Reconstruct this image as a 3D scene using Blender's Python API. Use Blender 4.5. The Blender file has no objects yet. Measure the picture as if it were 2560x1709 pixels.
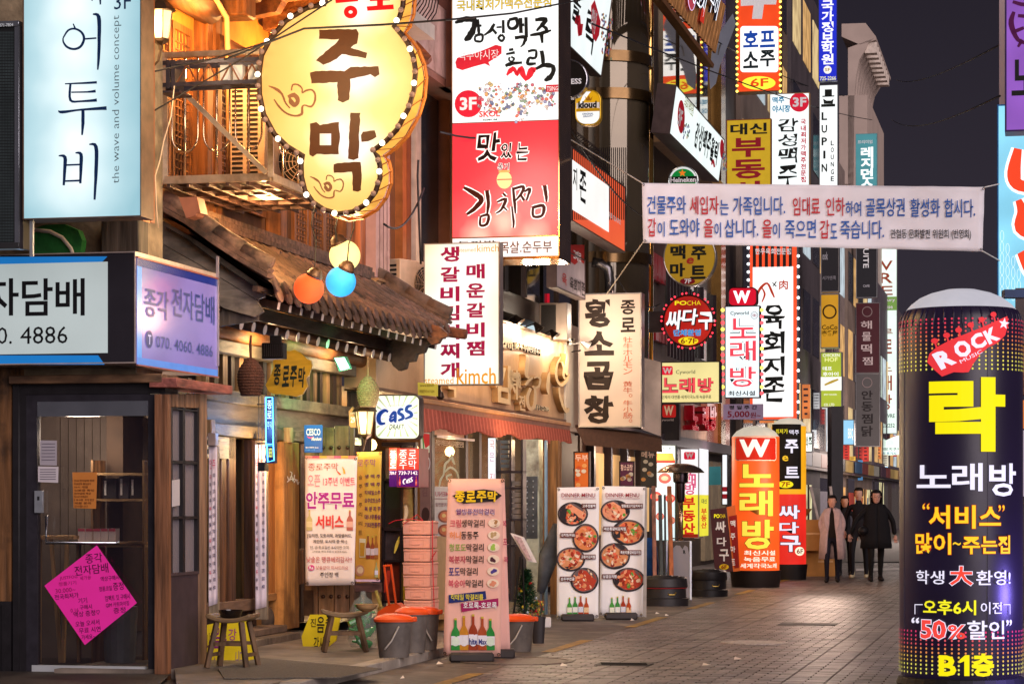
import bpy,bmesh,math,random
from mathutils import Vector,Matrix,noise
random.seed(7)
SC=bpy.context.scene
COL=SC.collection
R=math.radians
# ---------------------------------------------------------------- camera
F,U0,V0,H=6000.0,1280.0,1255.0,1.5
cd=bpy.data.cameras.new('camera');cd.sensor_width=36.0;cd.lens=36.0*F/2560.0
cd.shift_y=(V0-854.5)/2560.0;cd.clip_start=0.5;cd.clip_end=1500
cam=bpy.data.objects.new('camera',cd);COL.objects.link(cam)
cam.location=(0,0,H);cam.rotation_euler=(R(90),0,0)
SC.camera=cam
# ---------------------------------------------------------------- night sky, weak warm town glow as the one sun lamp
W=bpy.data.worlds.new('World');SC.world=W;W.use_nodes=True
nt=W.node_tree;nt.nodes.clear()
wo=nt.nodes.new('ShaderNodeOutputWorld');bg=nt.nodes.new('ShaderNodeBackground')
tc=nt.nodes.new('ShaderNodeTexCoord');sp=nt.nodes.new('ShaderNodeSeparateXYZ');cr=nt.nodes.new('ShaderNodeValToRGB')
nz=nt.nodes.new('ShaderNodeTexNoise');nz.inputs['Scale'].default_value=2.2;nz.inputs['Detail'].default_value=3
mx=nt.nodes.new('ShaderNodeMix');mx.data_type='RGBA';mx.blend_type='MULTIPLY';mx.inputs[0].default_value=.35
nt.links.new(tc.outputs['Generated'],sp.inputs[0]);nt.links.new(sp.outputs[2],cr.inputs[0])
cr.color_ramp.elements[0].position=0.0;cr.color_ramp.elements[0].color=(.056,.046,.064,1)
cr.color_ramp.elements[1].position=.24;cr.color_ramp.elements[1].color=(.024,.020,.030,1)
nt.links.new(tc.outputs['Generated'],nz.inputs['Vector'])
nt.links.new(cr.outputs[0],mx.inputs[6]);nt.links.new(nz.outputs['Fac'],mx.inputs[7])
nt.links.new(mx.outputs[2],bg.inputs[0]);bg.inputs[1].default_value=.68
nt.links.new(bg.outputs[0],wo.inputs[0])
sd=bpy.data.lights.new('town_glow','SUN');sd.energy=2.1;sd.angle=R(50);sd.color=(1.0,.86,.86)
so=bpy.data.objects.new('town_glow',sd);COL.objects.link(so)
so.rotation_euler=Vector((-.45,.84,-.30)).to_track_quat('-Z','Y').to_euler()
vs=SC.view_settings;vs.view_transform='Standard';vs.look='None';vs.exposure=0.4;vs.gamma=1.0;vs.use_curve_mapping=False
SC.cycles.use_denoising=True
SC.cycles.max_bounces=5;SC.cycles.diffuse_bounces=2;SC.cycles.glossy_bounces=3;SC.cycles.transmission_bounces=4;SC.cycles.transparent_max_bounces=8
SC.cycles.sample_clamp_indirect=4.0
SC.cycles.caustics_reflective=False;SC.cycles.caustics_refractive=False
# ---------------------------------------------------------------- colours and materials
def hx(h,k=1.0):
    o=[]
    for i in(0,2,4):
        c=int(h[i:i+2],16)/255.0
        o.append((c/12.92 if c<=.04045 else((c+.055)/1.055)**2.4)*k)
    return o
MATS={}
def mat(col,rough=.6,metal=0.0,var=.2,sc=6.0,bump=.0,st=(1,1,1),em=0.0,spec=.4,evar=.0,name=None,sample=True,grime=None,trans=0.0,coat=0.0):
    """procedural surface: base colour varied by stretched noise, optional relief, grime and light of its own"""
    key=(col if isinstance(col,str)else tuple(col),rough,metal,var,sc,bump,st,em,spec,evar,sample,grime,trans,coat)
    if key in MATS:return MATS[key]
    c=hx(col)if isinstance(col,str)else list(col)
    m=bpy.data.materials.new(name or('surface_'+(col if isinstance(col,str)else 'mix')));m.use_nodes=True
    n=m.node_tree;b=n.nodes['Principled BSDF'];L=n.links.new
    b.inputs['Roughness'].default_value=rough;b.inputs['Metallic'].default_value=metal
    b.inputs['Specular IOR Level'].default_value=spec
    if trans:b.inputs['Transmission Weight'].default_value=trans
    if coat:b.inputs['Coat Weight'].default_value=coat
    tcn=n.nodes.new('ShaderNodeTexCoord');mp=n.nodes.new('ShaderNodeMapping');mp.inputs['Scale'].default_value=st
    no=n.nodes.new('ShaderNodeTexNoise');no.inputs['Scale'].default_value=sc;no.inputs['Detail'].default_value=4
    L(tcn.outputs['Object'],mp.inputs[0]);L(mp.outputs[0],no.inputs['Vector'])
    rp=n.nodes.new('ShaderNodeValToRGB');e=rp.color_ramp.elements
    e[0].position=.3;e[1].position=.7
    kb=.35 if em else 1.0
    e[0].color=[min(1,x*(1-var)*kb)for x in c]+[1];e[1].color=[min(1,x*(1+var)*kb)for x in c]+[1]
    L(no.outputs['Fac'],rp.inputs[0]);last=rp.outputs[0]
    if grime:
        n2=n.nodes.new('ShaderNodeTexNoise');n2.inputs['Scale'].default_value=1.7;n2.inputs['Detail'].default_value=7;n2.inputs['Roughness'].default_value=.65
        L(tcn.outputs['Object'],n2.inputs['Vector'])
        r2=n.nodes.new('ShaderNodeValToRGB');r2.color_ramp.elements[0].position=.48;r2.color_ramp.elements[1].position=.66
        L(n2.outputs['Fac'],r2.inputs[0])
        mm=n.nodes.new('ShaderNodeMix');mm.data_type='RGBA';L(r2.outputs[0],mm.inputs[0]);L(last,mm.inputs[6]);mm.inputs[7].default_value=hx(grime)+[1]
        last=mm.outputs[2]
    L(last,b.inputs['Base Color'])
    if bump:
        bp=n.nodes.new('ShaderNodeBump');bp.inputs['Strength'].default_value=bump;bp.inputs['Distance'].default_value=.02
        L(no.outputs['Fac'],bp.inputs['Height']);L(bp.outputs[0],b.inputs['Normal'])
    if em:
        b.inputs['Emission Strength'].default_value=em
        b.inputs['Emission Color'].default_value=c+[1]
        if evar:
            n3=n.nodes.new('ShaderNodeTexNoise');n3.inputs['Scale'].default_value=1.9;n3.inputs['Detail'].default_value=0
            L(tcn.outputs['Object'],n3.inputs['Vector']);r3=n.nodes.new('ShaderNodeValToRGB');q=r3.color_ramp.elements
            q[0].position=.32;q[1].position=.68
            q[0].color=[x*(1-evar)for x in c]+[1];q[1].color=[min(1.0,x*(1+evar))for x in c]+[1]
            L(n3.outputs['Fac'],r3.inputs[0]);L(r3.outputs[0],b.inputs['Emission Color'])
        m.cycles.emission_sampling='AUTO' if sample else 'NONE'
    MATS[key]=m
    return m
def ink(h):return mat(h,.55,var=.06,sc=30,spec=.2) # opaque print
def glow(h,s=1.0):return mat(h,.5,var=.0,em=s*.80,sample=False,spec=.1) # print that lets the box light through
def box_face(h,s=1.15,ev=.12):return mat(h,.35,var=.05,em=s*.80,evar=ev,spec=.3)
def hot_face(origin,pts,stops,s=1.0):
    """lightbox skin: brightest over its tubes (pts, world), cooler colours away from them; stops = (metres, hex)"""
    m=bpy.data.materials.new('lit_panel');m.use_nodes=True;n=m.node_tree;L=n.links.new;b=n.nodes['Principled BSDF'];b.inputs['Roughness'].default_value=.35
    tcn=n.nodes.new('ShaderNodeTexCoord');last=None
    no=n.nodes.new('ShaderNodeTexNoise');no.inputs['Scale'].default_value=2.5;L(tcn.outputs['Object'],no.inputs['Vector'])
    for p in pts:
        d=n.nodes.new('ShaderNodeVectorMath');d.operation='DISTANCE';L(tcn.outputs['Object'],d.inputs[0]);d.inputs[1].default_value=Vector(p)-Vector(origin)
        if last is None:last=d.outputs['Value']
        else:k=n.nodes.new('ShaderNodeMath');k.operation='SMOOTH_MIN';k.inputs[2].default_value=.15;L(last,k.inputs[0]);L(d.outputs['Value'],k.inputs[1]);last=k.outputs[0]
    ad=n.nodes.new('ShaderNodeMath');ad.operation='MULTIPLY_ADD';L(no.outputs['Fac'],ad.inputs[0]);ad.inputs[1].default_value=.25;L(last,ad.inputs[2])
    cr=n.nodes.new('ShaderNodeValToRGB');L(ad.outputs[0],cr.inputs[0]);e=cr.color_ramp.elements
    while len(e)<len(stops):e.new(.5)
    for q,(x,h)in zip(e,stops):q.position=x
    for q,(x,h)in zip(sorted(e,key=lambda q:q.position),stops):q.color=hx(h)+[1]
    L(cr.outputs[0],b.inputs['Emission Color']);b.inputs['Emission Strength'].default_value=s*.8;b.inputs['Base Color'].default_value=hx(stops[-1][1],.3)+[1]
    return m
def glass_mat(tint='FFFFFF',alpha=.25,rough=.03):
    key=('glass',tint,alpha,rough)
    if key in MATS:return MATS[key]
    m=bpy.data.materials.new('window_glass');m.use_nodes=True;n=m.node_tree;L=n.links.new
    b=n.nodes['Principled BSDF'];b.inputs['Base Color'].default_value=hx(tint)+[1];b.inputs['Roughness'].default_value=rough
    b.inputs['Specular IOR Level'].default_value=.9
    b.inputs['Alpha'].default_value=alpha
    tcn=n.nodes.new('ShaderNodeTexCoord');no=n.nodes.new('ShaderNodeTexNoise');no.inputs['Scale'].default_value=1.1;L(tcn.outputs['Object'],no.inputs['Vector'])
    bp=n.nodes.new('ShaderNodeBump');bp.inputs['Strength'].default_value=.08;L(no.outputs['Fac'],bp.inputs['Height']);L(bp.outputs[0],b.inputs['Normal'])
    MATS[key]=m;return m
# ---------------------------------------------------------------- objects
WL={}
def tag(o,label=None,cat=None,group=None,kind=None):
    if label:o['label']=label
    if cat:o['category']=cat
    if group:o['group']=group
    if kind:o['kind']=kind
    return o
def thing(name,label,cat,loc,group=None):
    o=bpy.data.objects.new(name,None);o.empty_display_size=.1;COL.objects.link(o);o.location=loc
    WL[o.name]=Vector(loc);return tag(o,label,cat,group)
def copy_tree(o,par=None):
    c=o.copy();COL.objects.link(c);c.parent=par
    if c.name not in WL:WL[c.name]=WL.get(o.name,Vector((0,0,0))).copy()
    for k in list(o.children):copy_tree(k,c)
    return c
class MB:
    def __init__(s):s.v=[];s.f=[];s.mi=[];s.ms=[]
    def m(s,m):
        if m not in s.ms:s.ms.append(m)
        return s.ms.index(m)
    def add(s,vs,fs,m):
        o=len(s.v);i=s.m(m)
        s.v.extend([tuple(x)for x in vs]);s.f.extend([tuple(o+k for k in f)for f in fs]);s.mi.extend([i]*len(fs));return s
    def hexa(s,p,m): # 8 corners: bottom 4 ccw, top 4 ccw
        return s.add(p,[(0,3,2,1),(4,5,6,7),(0,1,5,4),(1,2,6,5),(2,3,7,6),(3,0,4,7)],m)
    def box(s,c,size,m,ex=(1,0,0),ey=(0,1,0),ez=(0,0,1)):
        c=Vector(c);ex,ey,ez=[Vector(a).normalized()*(k/2)for a,k in zip((ex,ey,ez),size)]
        return s.hexa([c-ex-ey-ez,c+ex-ey-ez,c+ex+ey-ez,c-ex+ey-ez,c-ex-ey+ez,c+ex-ey+ez,c+ex+ey+ez,c-ex+ey+ez],m)
    def bar(s,a,b,w,t,m,up=(0,0,1)):
        a,b=Vector(a),Vector(b);d=b-a;u=Vector(up);sd=d.cross(u)
        if sd.length<1e-6:sd=d.cross(Vector((1,0,0)))
        return s.box((a+b)/2,(d.length,w,t),m,d,sd,sd.cross(d))
    def tube(s,pts,r,m,n=8,cap=True):
        pts=[Vector(p)for p in pts];rs=r if isinstance(r,(list,tuple))else[r]*len(pts)
        vs=[];pr=None
        for i,p in enumerate(pts):
            d=(pts[min(i+1,len(pts)-1)]-pts[max(i-1,0)])
            if d.length<1e-9:d=Vector((0,0,1))
            d.normalize()
            if pr is None:
                a=d.cross(Vector((0,0,1)));
                if a.length<.1:a=d.cross(Vector((1,0,0)))
            else:a=pr-d*pr.dot(d)
            a.normalize();pr=a;b=d.cross(a)
            for k in range(n):
                t=2*math.pi*k/n;vs.append(p+(a*math.cos(t)+b*math.sin(t))*rs[i])
        fs=[(i*n+k,i*n+(k+1)%n,(i+1)*n+(k+1)%n,(i+1)*n+k)for i in range(len(pts)-1)for k in range(n)]
        if cap:fs+=[tuple(range(n-1,-1,-1)),tuple((len(pts)-1)*n+k for k in range(n))]
        return s.add(vs,fs,m)
    def lathe(s,c,prof,m,n=20,ax=(0,0,1),sx=1,sy=1,squash=None):
        c=Vector(c);az=Vector(ax).normalized();a=az.cross(Vector((0,1,0)));
        if a.length<.1:a=az.cross(Vector((1,0,0)))
        a.normalize();b=az.cross(a)
        vs=[c+a*(math.cos(2*math.pi*k/n)*r*sx)+b*(math.sin(2*math.pi*k/n)*r*sy)+az*z for r,z in prof for k in range(n)]
        fs=[(i*n+k,i*n+(k+1)%n,(i+1)*n+(k+1)%n,(i+1)*n+k)for i in range(len(prof)-1)for k in range(n)]
        return s.add(vs,fs,m)
    def prism(s,poly,off,m,mside=None): # poly: 3-D outline, off: extrusion vector
        n=len(poly);off=Vector(off);a=[Vector(p)for p in poly];b=[p+off for p in a]
        s.add(a+b,[tuple(range(n)),tuple(range(2*n-1,n-1,-1))],m)
        return s.add(a+b,[(k,n+k,n+(k+1)%n,(k+1)%n)for k in range(n)],mside or m)
    def build(s,name,parent=None,smooth=False,bevel=0.0,loc=None,recalc=True):
        base=WL[parent.name]if parent is not None else Vector(loc)if loc is not None else Vector((0,0,0))
        me=bpy.data.meshes.new(name);me.from_pydata([(x[0]-base[0],x[1]-base[1],x[2]-base[2])for x in s.v],[],s.f)
        for m in s.ms:me.materials.append(m)
        me.polygons.foreach_set('material_index',s.mi)
        if smooth:me.polygons.foreach_set('use_smooth',[True]*len(s.f))
        me.validate();me.update()
        o=bpy.data.objects.new(name,me);COL.objects.link(o)
        if smooth=='auto' or bevel:
            try:me.set_sharp_from_angle(angle=R(35))
            except Exception:pass
        if bevel:
            bv=o.modifiers.new('edge','BEVEL');bv.width=bevel;bv.segments=1;bv.limit_method='ANGLE'
        if parent is not None:
            o.parent=parent
            WL[o.name]=base.copy()
        else:o.location=base;WL[o.name]=base.copy()
        return o
# ---------------------------------------------------------------- photo geometry
TH=math.atan(1326.0/6000.0)
SV=Vector((math.sin(TH),math.cos(TH),0));PV=Vector((math.cos(TH),-math.sin(TH),0));K=math.tan(TH)
CF=-8.07 # facade line  x = K*y + CF
def P(u,v,Y):return Vector(((u-U0)/F*Y,Y,H+(V0-v)/F*Y))
def GR(u,v,z=0.0):
    Y=(H-z)*F/(v-V0);return Vector(((u-U0)/F*Y,Y,z))
def FY(u,c=CF):return-c/(K-(u-U0)/F)
class Pan:
    """an upright plane standing in the scene; rays through photo points are met with it to read off sizes"""
    def __init__(s,u0,Y0,ex=None,tilt=0.0,zref=0.0):
        ex=Vector(ex or PV);s.ex=Vector((ex.x,ex.y,0)).normalized();n0=Vector((s.ex.y,-s.ex.x,0))
        s.up=Vector((0,0,math.cos(R(tilt))))+n0*math.sin(R(tilt));s.n=s.ex.cross(s.up)
        s.A=Vector(((u0-U0)/F*Y0,Y0,0));s.z0=zref;s.A=s.A-s.up*zref+Vector((0,0,zref))
    def az(s,u,v):
        d=Vector(((u-U0)/F,1,(V0-v)/F));o=Vector((0,0,H))
        p=o+d*((s.A-o).dot(s.n)/d.dot(s.n))-s.A
        return p.dot(s.ex),p.dot(s.up)
    def pt(s,a,z,d=0.0):return s.A+s.ex*a+s.n*d+s.up*z
    def uv(s,u,v,d=0.0):a,z=s.az(u,v);return s.pt(a,z,d)
    def quad(s,u0,v0,u1,v1):
        a0,z0=s.az(u0,(v0));_,z1=s.az(u0,v1);a1,_=s.az(u1,v0);return a0,z0,a1,z1
    def rect(s,mb,m,u0,v0,u1,v1,d=.003):
        a0,z0,a1,z1=s.quad(u0,v0,u1,v1);mb.add([s.pt(a0,z1,d),s.pt(a1,z1,d),s.pt(a1,z0,d),s.pt(a0,z0,d)],[(0,1,2,3)],m)
    def poly(s,mb,m,pts,d=.003):mb.add([s.uv(u,v,d)for u,v in pts],[tuple(range(len(pts)))[::-1]],m)
    def tri(s,mb,m,pts,d=.003):
        from mathutils.geometry import tessellate_polygon
        vs=[Vector((u,v,0))for u,v in pts]
        mb.add([s.uv(u,v,d)for u,v in pts],[tuple(t)for t in tessellate_polygon([vs])],m)
    def box(s,mb,m,u0,v0,u1,v1,d0,d1):
        a0,z0,a1,z1=s.quad(u0,v0,u1,v1)
        mb.hexa([s.pt(a0,z1,d1),s.pt(a1,z1,d1),s.pt(a1,z1,d0),s.pt(a0,z1,d0),s.pt(a0,z0,d1),s.pt(a1,z0,d1),s.pt(a1,z0,d0),s.pt(a0,z0,d0)],m)
    def ell(s,mb,m,u,v,ru,rv,d=.003,n=24,rot=0,a0=0,a1=360):
        full=a1-a0>=360;k=n if full else n+1
        pts=[]
        for i in range(k):
            t=R(a0+(a1-a0)*i/n);x,y=math.cos(t)*ru,math.sin(t)*rv
            pts.append((u+x*math.cos(rot)-y*math.sin(rot),v+x*math.sin(rot)+y*math.cos(rot)))
        s.poly(mb,m,pts,d)
    def ring(s,mb,m,u,v,ru,rv,w,d=.003,n=32,a0=0,a1=360):
        vs=[]
        for i in range(n+1):
            t=R(a0+(a1-a0)*i/n)
            for q in(1,0):
                vs.append(s.uv(u+math.cos(t)*(ru-w*q),v+math.sin(t)*(rv-w*q),d))
        mb.add(vs,[(2*i,2*i+1,2*i+3,2*i+2)for i in range(n)],m)
    def stroke(s,mb,m,pts,w,d=.003,sc=1.0,o=(0,0),jag=0.0,smooth=True):
        """brush stroke through (x, y[, w]) points; sc, o map sketch units to photo units"""
        p=[(o[0]+q[0]/sc,o[1]+q[1]/sc,(q[2]if len(q)>2 else w)/sc)for q in pts]
        if smooth and len(p)>2:
            r=[]
            for i in range(len(p)-1):
                a=p[max(i-1,0)];b=p[i];c=p[i+1];e=p[min(i+2,len(p)-1)]
                for t in(0,.25,.5,.75):
                    r.append(tuple(.5*((2*b[k])+(-a[k]+c[k])*t+(2*a[k]-5*b[k]+4*c[k]-e[k])*t*t+(-a[k]+3*b[k]-3*c[k]+e[k])*t**3)for k in range(3)))
            p=r+[p[-1]]
        vs=[]
        for i,q in enumerate(p):
            a=p[max(i-1,0)];b=p[min(i+1,len(p)-1)];dx,dy=b[0]-a[0],b[1]-a[1];l=math.hypot(dx,dy)or 1
            w2=q[2]/2*(1+random.uniform(-jag,jag));w3=q[2]/2*(1+random.uniform(-jag,jag))
            vs+=[s.uv(q[0]-dy/l*w2,q[1]+dx/l*w2,d),s.uv(q[0]+dy/l*w3,q[1]-dx/l*w3,d)]
        mb.add(vs,[(2*i,2*i+1,2*i+3,2*i+2)for i in range(len(p)-1)],m)
    def text(s,mb,m,t,u0,v0,u1,v1,d=.006,bold=.018,out=None,ow=.03,shear=0.0,jag=0.0,shadow=None,depth=0.0,mside=None,flip=False):
        g=glyph(t,bold)
        if g is None:return
        lay=[]
        if shadow:lay.append((glyph(t,bold),shadow[0],d-.003,shadow[1],shadow[2]))
        if out:lay.append((glyph(t,bold+ow),out,d-.0015,0,0))
        lay.append((g,m,d,0,0))
        x0,y0,x1,y1=g[2]
        if t in('I','1','l','!'):w_=(u1-u0)*.3;u0,u1=u0+w_,u1-w_
        a0,z0,a1,z1=s.quad(u0,v0,u1,v1)
        kx=(a1-a0)/max(x1-x0,1e-6);kz=(z0-z1)/max(y1-y0,1e-6)
        for(vv,ff,_),mm,dd,ox,oy in lay:
            vs=[]
            for x,y in vv:
                fx=(x-x0)+shear*(y-y0)
                if flip:fx=(x1-x0)-fx
                zz=(y-y0)
                if jag:
                    fx+=jag*noise.noise(Vector((x*9,y*9,1.3)));zz+=jag*noise.noise(Vector((x*9,y*9,7.7)))
                vs.append(s.pt(a0+fx*kx+ox,z1+zz*kz+oy,dd))
            mb.add(vs,ff,mm)
            if depth and mm is m:
                ed={}
                for f in ff:
                    for i in range(len(f)):
                        e=(f[i],f[(i+1)%len(f)]);k2=(min(e),max(e));ed[k2]=None if k2 in ed else e
                N=len(vs);back=[v-s.n*depth for v in vs]
                mb.add(vs+back,[(e[1],e[0],e[0]+N,e[1]+N)for e in ed.values()if e],mside or m)
    def vtext(s,mb,m,t,u0,v0,u1,v1,gap=.12,**k):
        n=len(t);h=(v1-v0)/(n+gap*(n-1))
        for i,c in enumerate(t):
            if c==' ':continue
            y=v0+i*h*(1+gap);s.text(mb,m,c,u0,y,u1,y+h,**k)
def rtext(pan,mb,m,t,u0,v0,u1,v1,up=True,bold=.012,d=.006):
    """a line of lettering turned a quarter: it reads upwards (up) or downwards inside the box"""
    g=glyph(t,bold);x0,y0,x1,y1=g[2];a0,z0,a1,z1=pan.quad(u0,v0,u1,v1);vs=[]
    for x,y in g[0]:
        fx=(x-x0)/(x1-x0);fy=(y-y0)/(y1-y0)
        vs.append(pan.pt(a1-fy*(a1-a0),z1+fx*(z0-z1),d)if up else pan.pt(a0+fy*(a1-a0),z0-fx*(z0-z1),d))
    mb.add(vs,g[1],m)
def perp(u0,Y0):return Pan(u0,Y0,PV)
def along(u0,c=CF):return Pan(u0,FY(u0,c),SV)
_G={}
_keep=bpy.data.curves.new('kept','FONT');_keep.body='A' # keeps the font loaded between letters
def glyph(t,off=0.0):
    k=(t,round(off,4))
    if k in _G:return _G[k]
    c=bpy.data.curves.new('t','FONT');c.body=t;c.offset=off;c.resolution_u=2;c.fill_mode='FRONT'
    o=bpy.data.objects.new('t',c);me=bpy.data.meshes.new_from_object(o)
    vs=[(v.co.x,v.co.y)for v in me.vertices];fs=[tuple(p.vertices)for p in me.polygons]
    # merge doubles so outlines can be walked
    mp,idx,nv={},[],[]
    for x,y in vs:
        q=(round(x,5),round(y,5))
        if q not in mp:mp[q]=len(nv);nv.append((x,y))
        idx.append(mp[q])
    fs=[tuple(idx[i]for i in f)for f in fs];fs=[f for f in fs if len(set(f))==len(f)]
    bpy.data.objects.remove(o);bpy.data.curves.remove(c);bpy.data.meshes.remove(me)
    if not nv:_G[k]=None;return None
    xs=[x for x,y in nv];ys=[y for x,y in nv]
    _G[k]=(nv,fs,(min(xs),min(ys),max(xs),max(ys)));return _G[k]
def ztop(pan,u0,v0,u1,v1):
    a0,z0,a1,z1=pan.quad(u0,v0,u1,v1);return pan.pt((a0+a1)/2,min(z0,z1),0)
def lightbox(name,label,cat,pan,u0,v0,u1,v1,T=.2,face=None,frame=None,group=None,rim=.018,proud=.012):
    """sign cabinet hanging at its real place: body, lit face and a raised frame"""
    frame=frame or mat('8A8A8E',.35,.7,.15);t=thing(name,label,cat,ztop(pan,u0,v0,u1,v1),group)
    a0,z0,a1,z1=pan.quad(u0,v0,u1,v1)
    def bx(mb,m,x0,y0,x1,y1,d0,d1):
        mb.hexa([pan.pt(x0,y0,d1),pan.pt(x1,y0,d1),pan.pt(x1,y0,d0),pan.pt(x0,y0,d0),pan.pt(x0,y1,d1),pan.pt(x1,y1,d1),pan.pt(x1,y1,d0),pan.pt(x0,y1,d0)],m)
    b=MB();bx(b,frame,a0,z1,a1,z0,-T,-.004);b.build('cabinet',t)
    f=MB();f.add([pan.pt(a0+rim,z1+rim,0),pan.pt(a1-rim,z1+rim,0),pan.pt(a1-rim,z0-rim,0),pan.pt(a0+rim,z0-rim,0)],[(0,1,2,3)],face);f.build('face_panel',t)
    if rim>0:
        r=MB();bx(r,frame,a0,z1,a1,z1+rim,-.004,proud);bx(r,frame,a0,z0-rim,a1,z0,-.004,proud)
        bx(r,frame,a0,z1+rim,a0+rim,z0-rim,-.004,proud);bx(r,frame,a1-rim,z1+rim,a1,z0-rim,-.004,proud);r.build('frame',t)
    return t
LK=2.9
def lamp(name,loc,energy,col,r=.05,spot=None,parent=None,aim=None):
    l=bpy.data.lights.new(name,'SPOT' if spot else 'POINT');l.energy=energy;l.color=col;l.shadow_soft_size=r
    l.energy=energy*LK
    o=bpy.data.objects.new(name,l);COL.objects.link(o);loc=Vector(loc)
    if spot:l.spot_size=R(spot);l.spot_blend=.6;o.rotation_euler=(Vector(aim)-loc).to_track_quat('-Z','Y').to_euler()
    if parent is not None:o.parent=parent;loc=loc-WL[parent.name]
    o.location=loc;return o
def wood(h,ax='z',var=.58,rough=.62,bump=.7,sc=3.0,grime=None,coat=0):
    st={'z':(6,6,.5),'x':(.5,6,6),'y':(6,.5,6),'s':(5,.5,6)}[ax]
    return mat(h,rough,var=var,sc=sc,bump=bump,st=st,grime=grime,coat=coat)
# ================================================================ GROUND
def SC_(c,y):return Vector((K*y+c,y,0)) # street point: offset c, distance y
def strip(name,c0,c1,y0,y1,z,m,n=1,kind='structure'):
    mb=MB();a=[SC_(c0,y0),SC_(c1,y0),SC_(c1,y1),SC_(c0,y1)]
    mb.add([(p.x,p.y,z)for p in a],[(0,1,2,3)],m);o=mb.build(name);tag(o,kind=kind);return o
ground_m=mat('57504C',.75,var=.25,sc=1.5,bump=.2)
mb=MB();mb.add([(-120,-20,-.02),(160,-20,-.02),(160,700,-.02),(-120,700,-.02)],[(0,1,2,3)],ground_m)
tag(mb.build('ground'),kind='structure')
strip('gutter',-8.3,-4.93,12,62,0.0,mat('544C48',.62,var=.35,sc=9,bump=.5,grime='7A6E66',spec=.5))
# pavers, laid crosswise in running bond, long joints in pairs
road=thing('road',None,None,(0,0,0));tag(road,kind='structure')
bm_=MB();a=[SC_(-4.93,12),SC_(7.2,12),SC_(7.2,61),SC_(-4.93,61)]
bm_.add([(p.x,p.y,-.012)for p in a],[(0,1,2,3)],mat('191513',.9));bm_.build('mortar_bed',road)
pav_m=[mat(h,.40,var=.34,sc=2.2,bump=.6,st=(2.0,10,1),spec=.5,grime='423B38')for h in('6E6561','7A706B','635B56','857B75')]
rest=MB();near=[]
strips=[];c=-4.93
for w in[.96,.36,1.44,.36,1.2,.36,1.44,.36,1.2,.36,1.44,.36,1.44,.72]:
    strips.append((c,c+w));c+=w+.0
rng=random.Random(3)
J=.0055
def brick_pts(c0,c1,t0,t1,z):
    o=Vector((K*0+0,0,0));pts=[]
    def W_(c,t): # c along PV direction measured at street offset, t along street
        return PV*(c*math.cos(TH))+SV*t
    for zz,g in((-.012,0),(z,.003)):
        for cc,tt in((c0+g,t0+g),(c1-g,t0+g),(c1-g,t1-g),(c0+g,t1-g)):
            p=W_(cc,tt);pts.append((p.x,p.y,zz))
    return pts
BF=[(4,5,6,7),(0,1,5,4),(1,2,6,5),(2,3,7,6),(3,0,4,7)]
for(c0,c1)in strips:
    nb=max(1,round((c1-c0)/.24));L_=(c1-c0)/nb
    t=16.9;row=0
    while t<60:
        xs=[c0]+[c0+(k+(.5 if row%2 else 0))*L_ for k in range(0 if row%2 else 1,nb)]+[c1]
        for k in range(len(xs)-1):
            z=rng.uniform(-.001,.0022);i=rng.randrange(4)
            pts=brick_pts(xs[k]+J,xs[k+1]-J,t+J,t+.12-J,z)
            X,Y=pts[4][0],pts[4][1]
            u=U0+X/Y*F
            if t<24 and 900<u<2280 and len(near)<300 and V0+9000/Y<1716:near.append((pts,i))
            else:rest.add(pts,BF,pav_m[i])
        t+=.12;row+=1
o=rest.build('paving',road);tag(o,kind='stuff')
for pts,i in near:
    b=MB();b.add(pts,BF,pav_m[i]);b.build('paver',road)
strip('far_road',-8.0,12,61,260,-.004,mat('6E6662',.55,var=.3,sc=3,st=(2,9,1)))
# raised platform before the tavern, kerb, mat
pf=MB();q=[SC_(-7.36,20.36),SC_(-6.6,18.3),SC_(-6.02,18.3),SC_(-6.02,26.6),SC_(-8.4,26.6),SC_(-8.4,20.4)]
pf.prism([(p.x,p.y,-.01)for p in q],(0,0,.095),mat('766A60',.6,var=.3,sc=4,bump=.5,grime='4E453E'))
tag(pf.build('pavement'),kind='structure')
kb=thing('kerb',None,None,(0,0,0));tag(kb,kind='structure')
for i in range(13):
    y0=14+i*.98;b=MB();q=[SC_(-6.015,y0+.006),SC_(-5.85,y0+.006),SC_(-5.85,y0+.974),SC_(-6.015,y0+.974)]
    if y0>26.4:break
    if y0<18:continue
    b.hexa([(p.x,p.y,-.01)for p in q]+[(p.x,p.y,.088+rng.uniform(-.003,.003))for p in q],mat('9A9086',.65,var=.22,sc=7,bump=.4));b.build('kerb_stone',kb,bevel=.008)
mb=MB();q=[GR(545,1672,.09),GR(650,1645,.09),GR(955,1672,.09),GR(850,1694,.09),GR(560,1696,.09)]
mb.prism(q,(0,0,.009),mat('6B635A',.95,var=.25,sc=60,bump=.8));o=mb.build('floor_mat',loc=GR(700,1670,.09));tag(o,'thin grey carpet mat lying on the raised step in front of the wooden tavern','mat')
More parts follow.
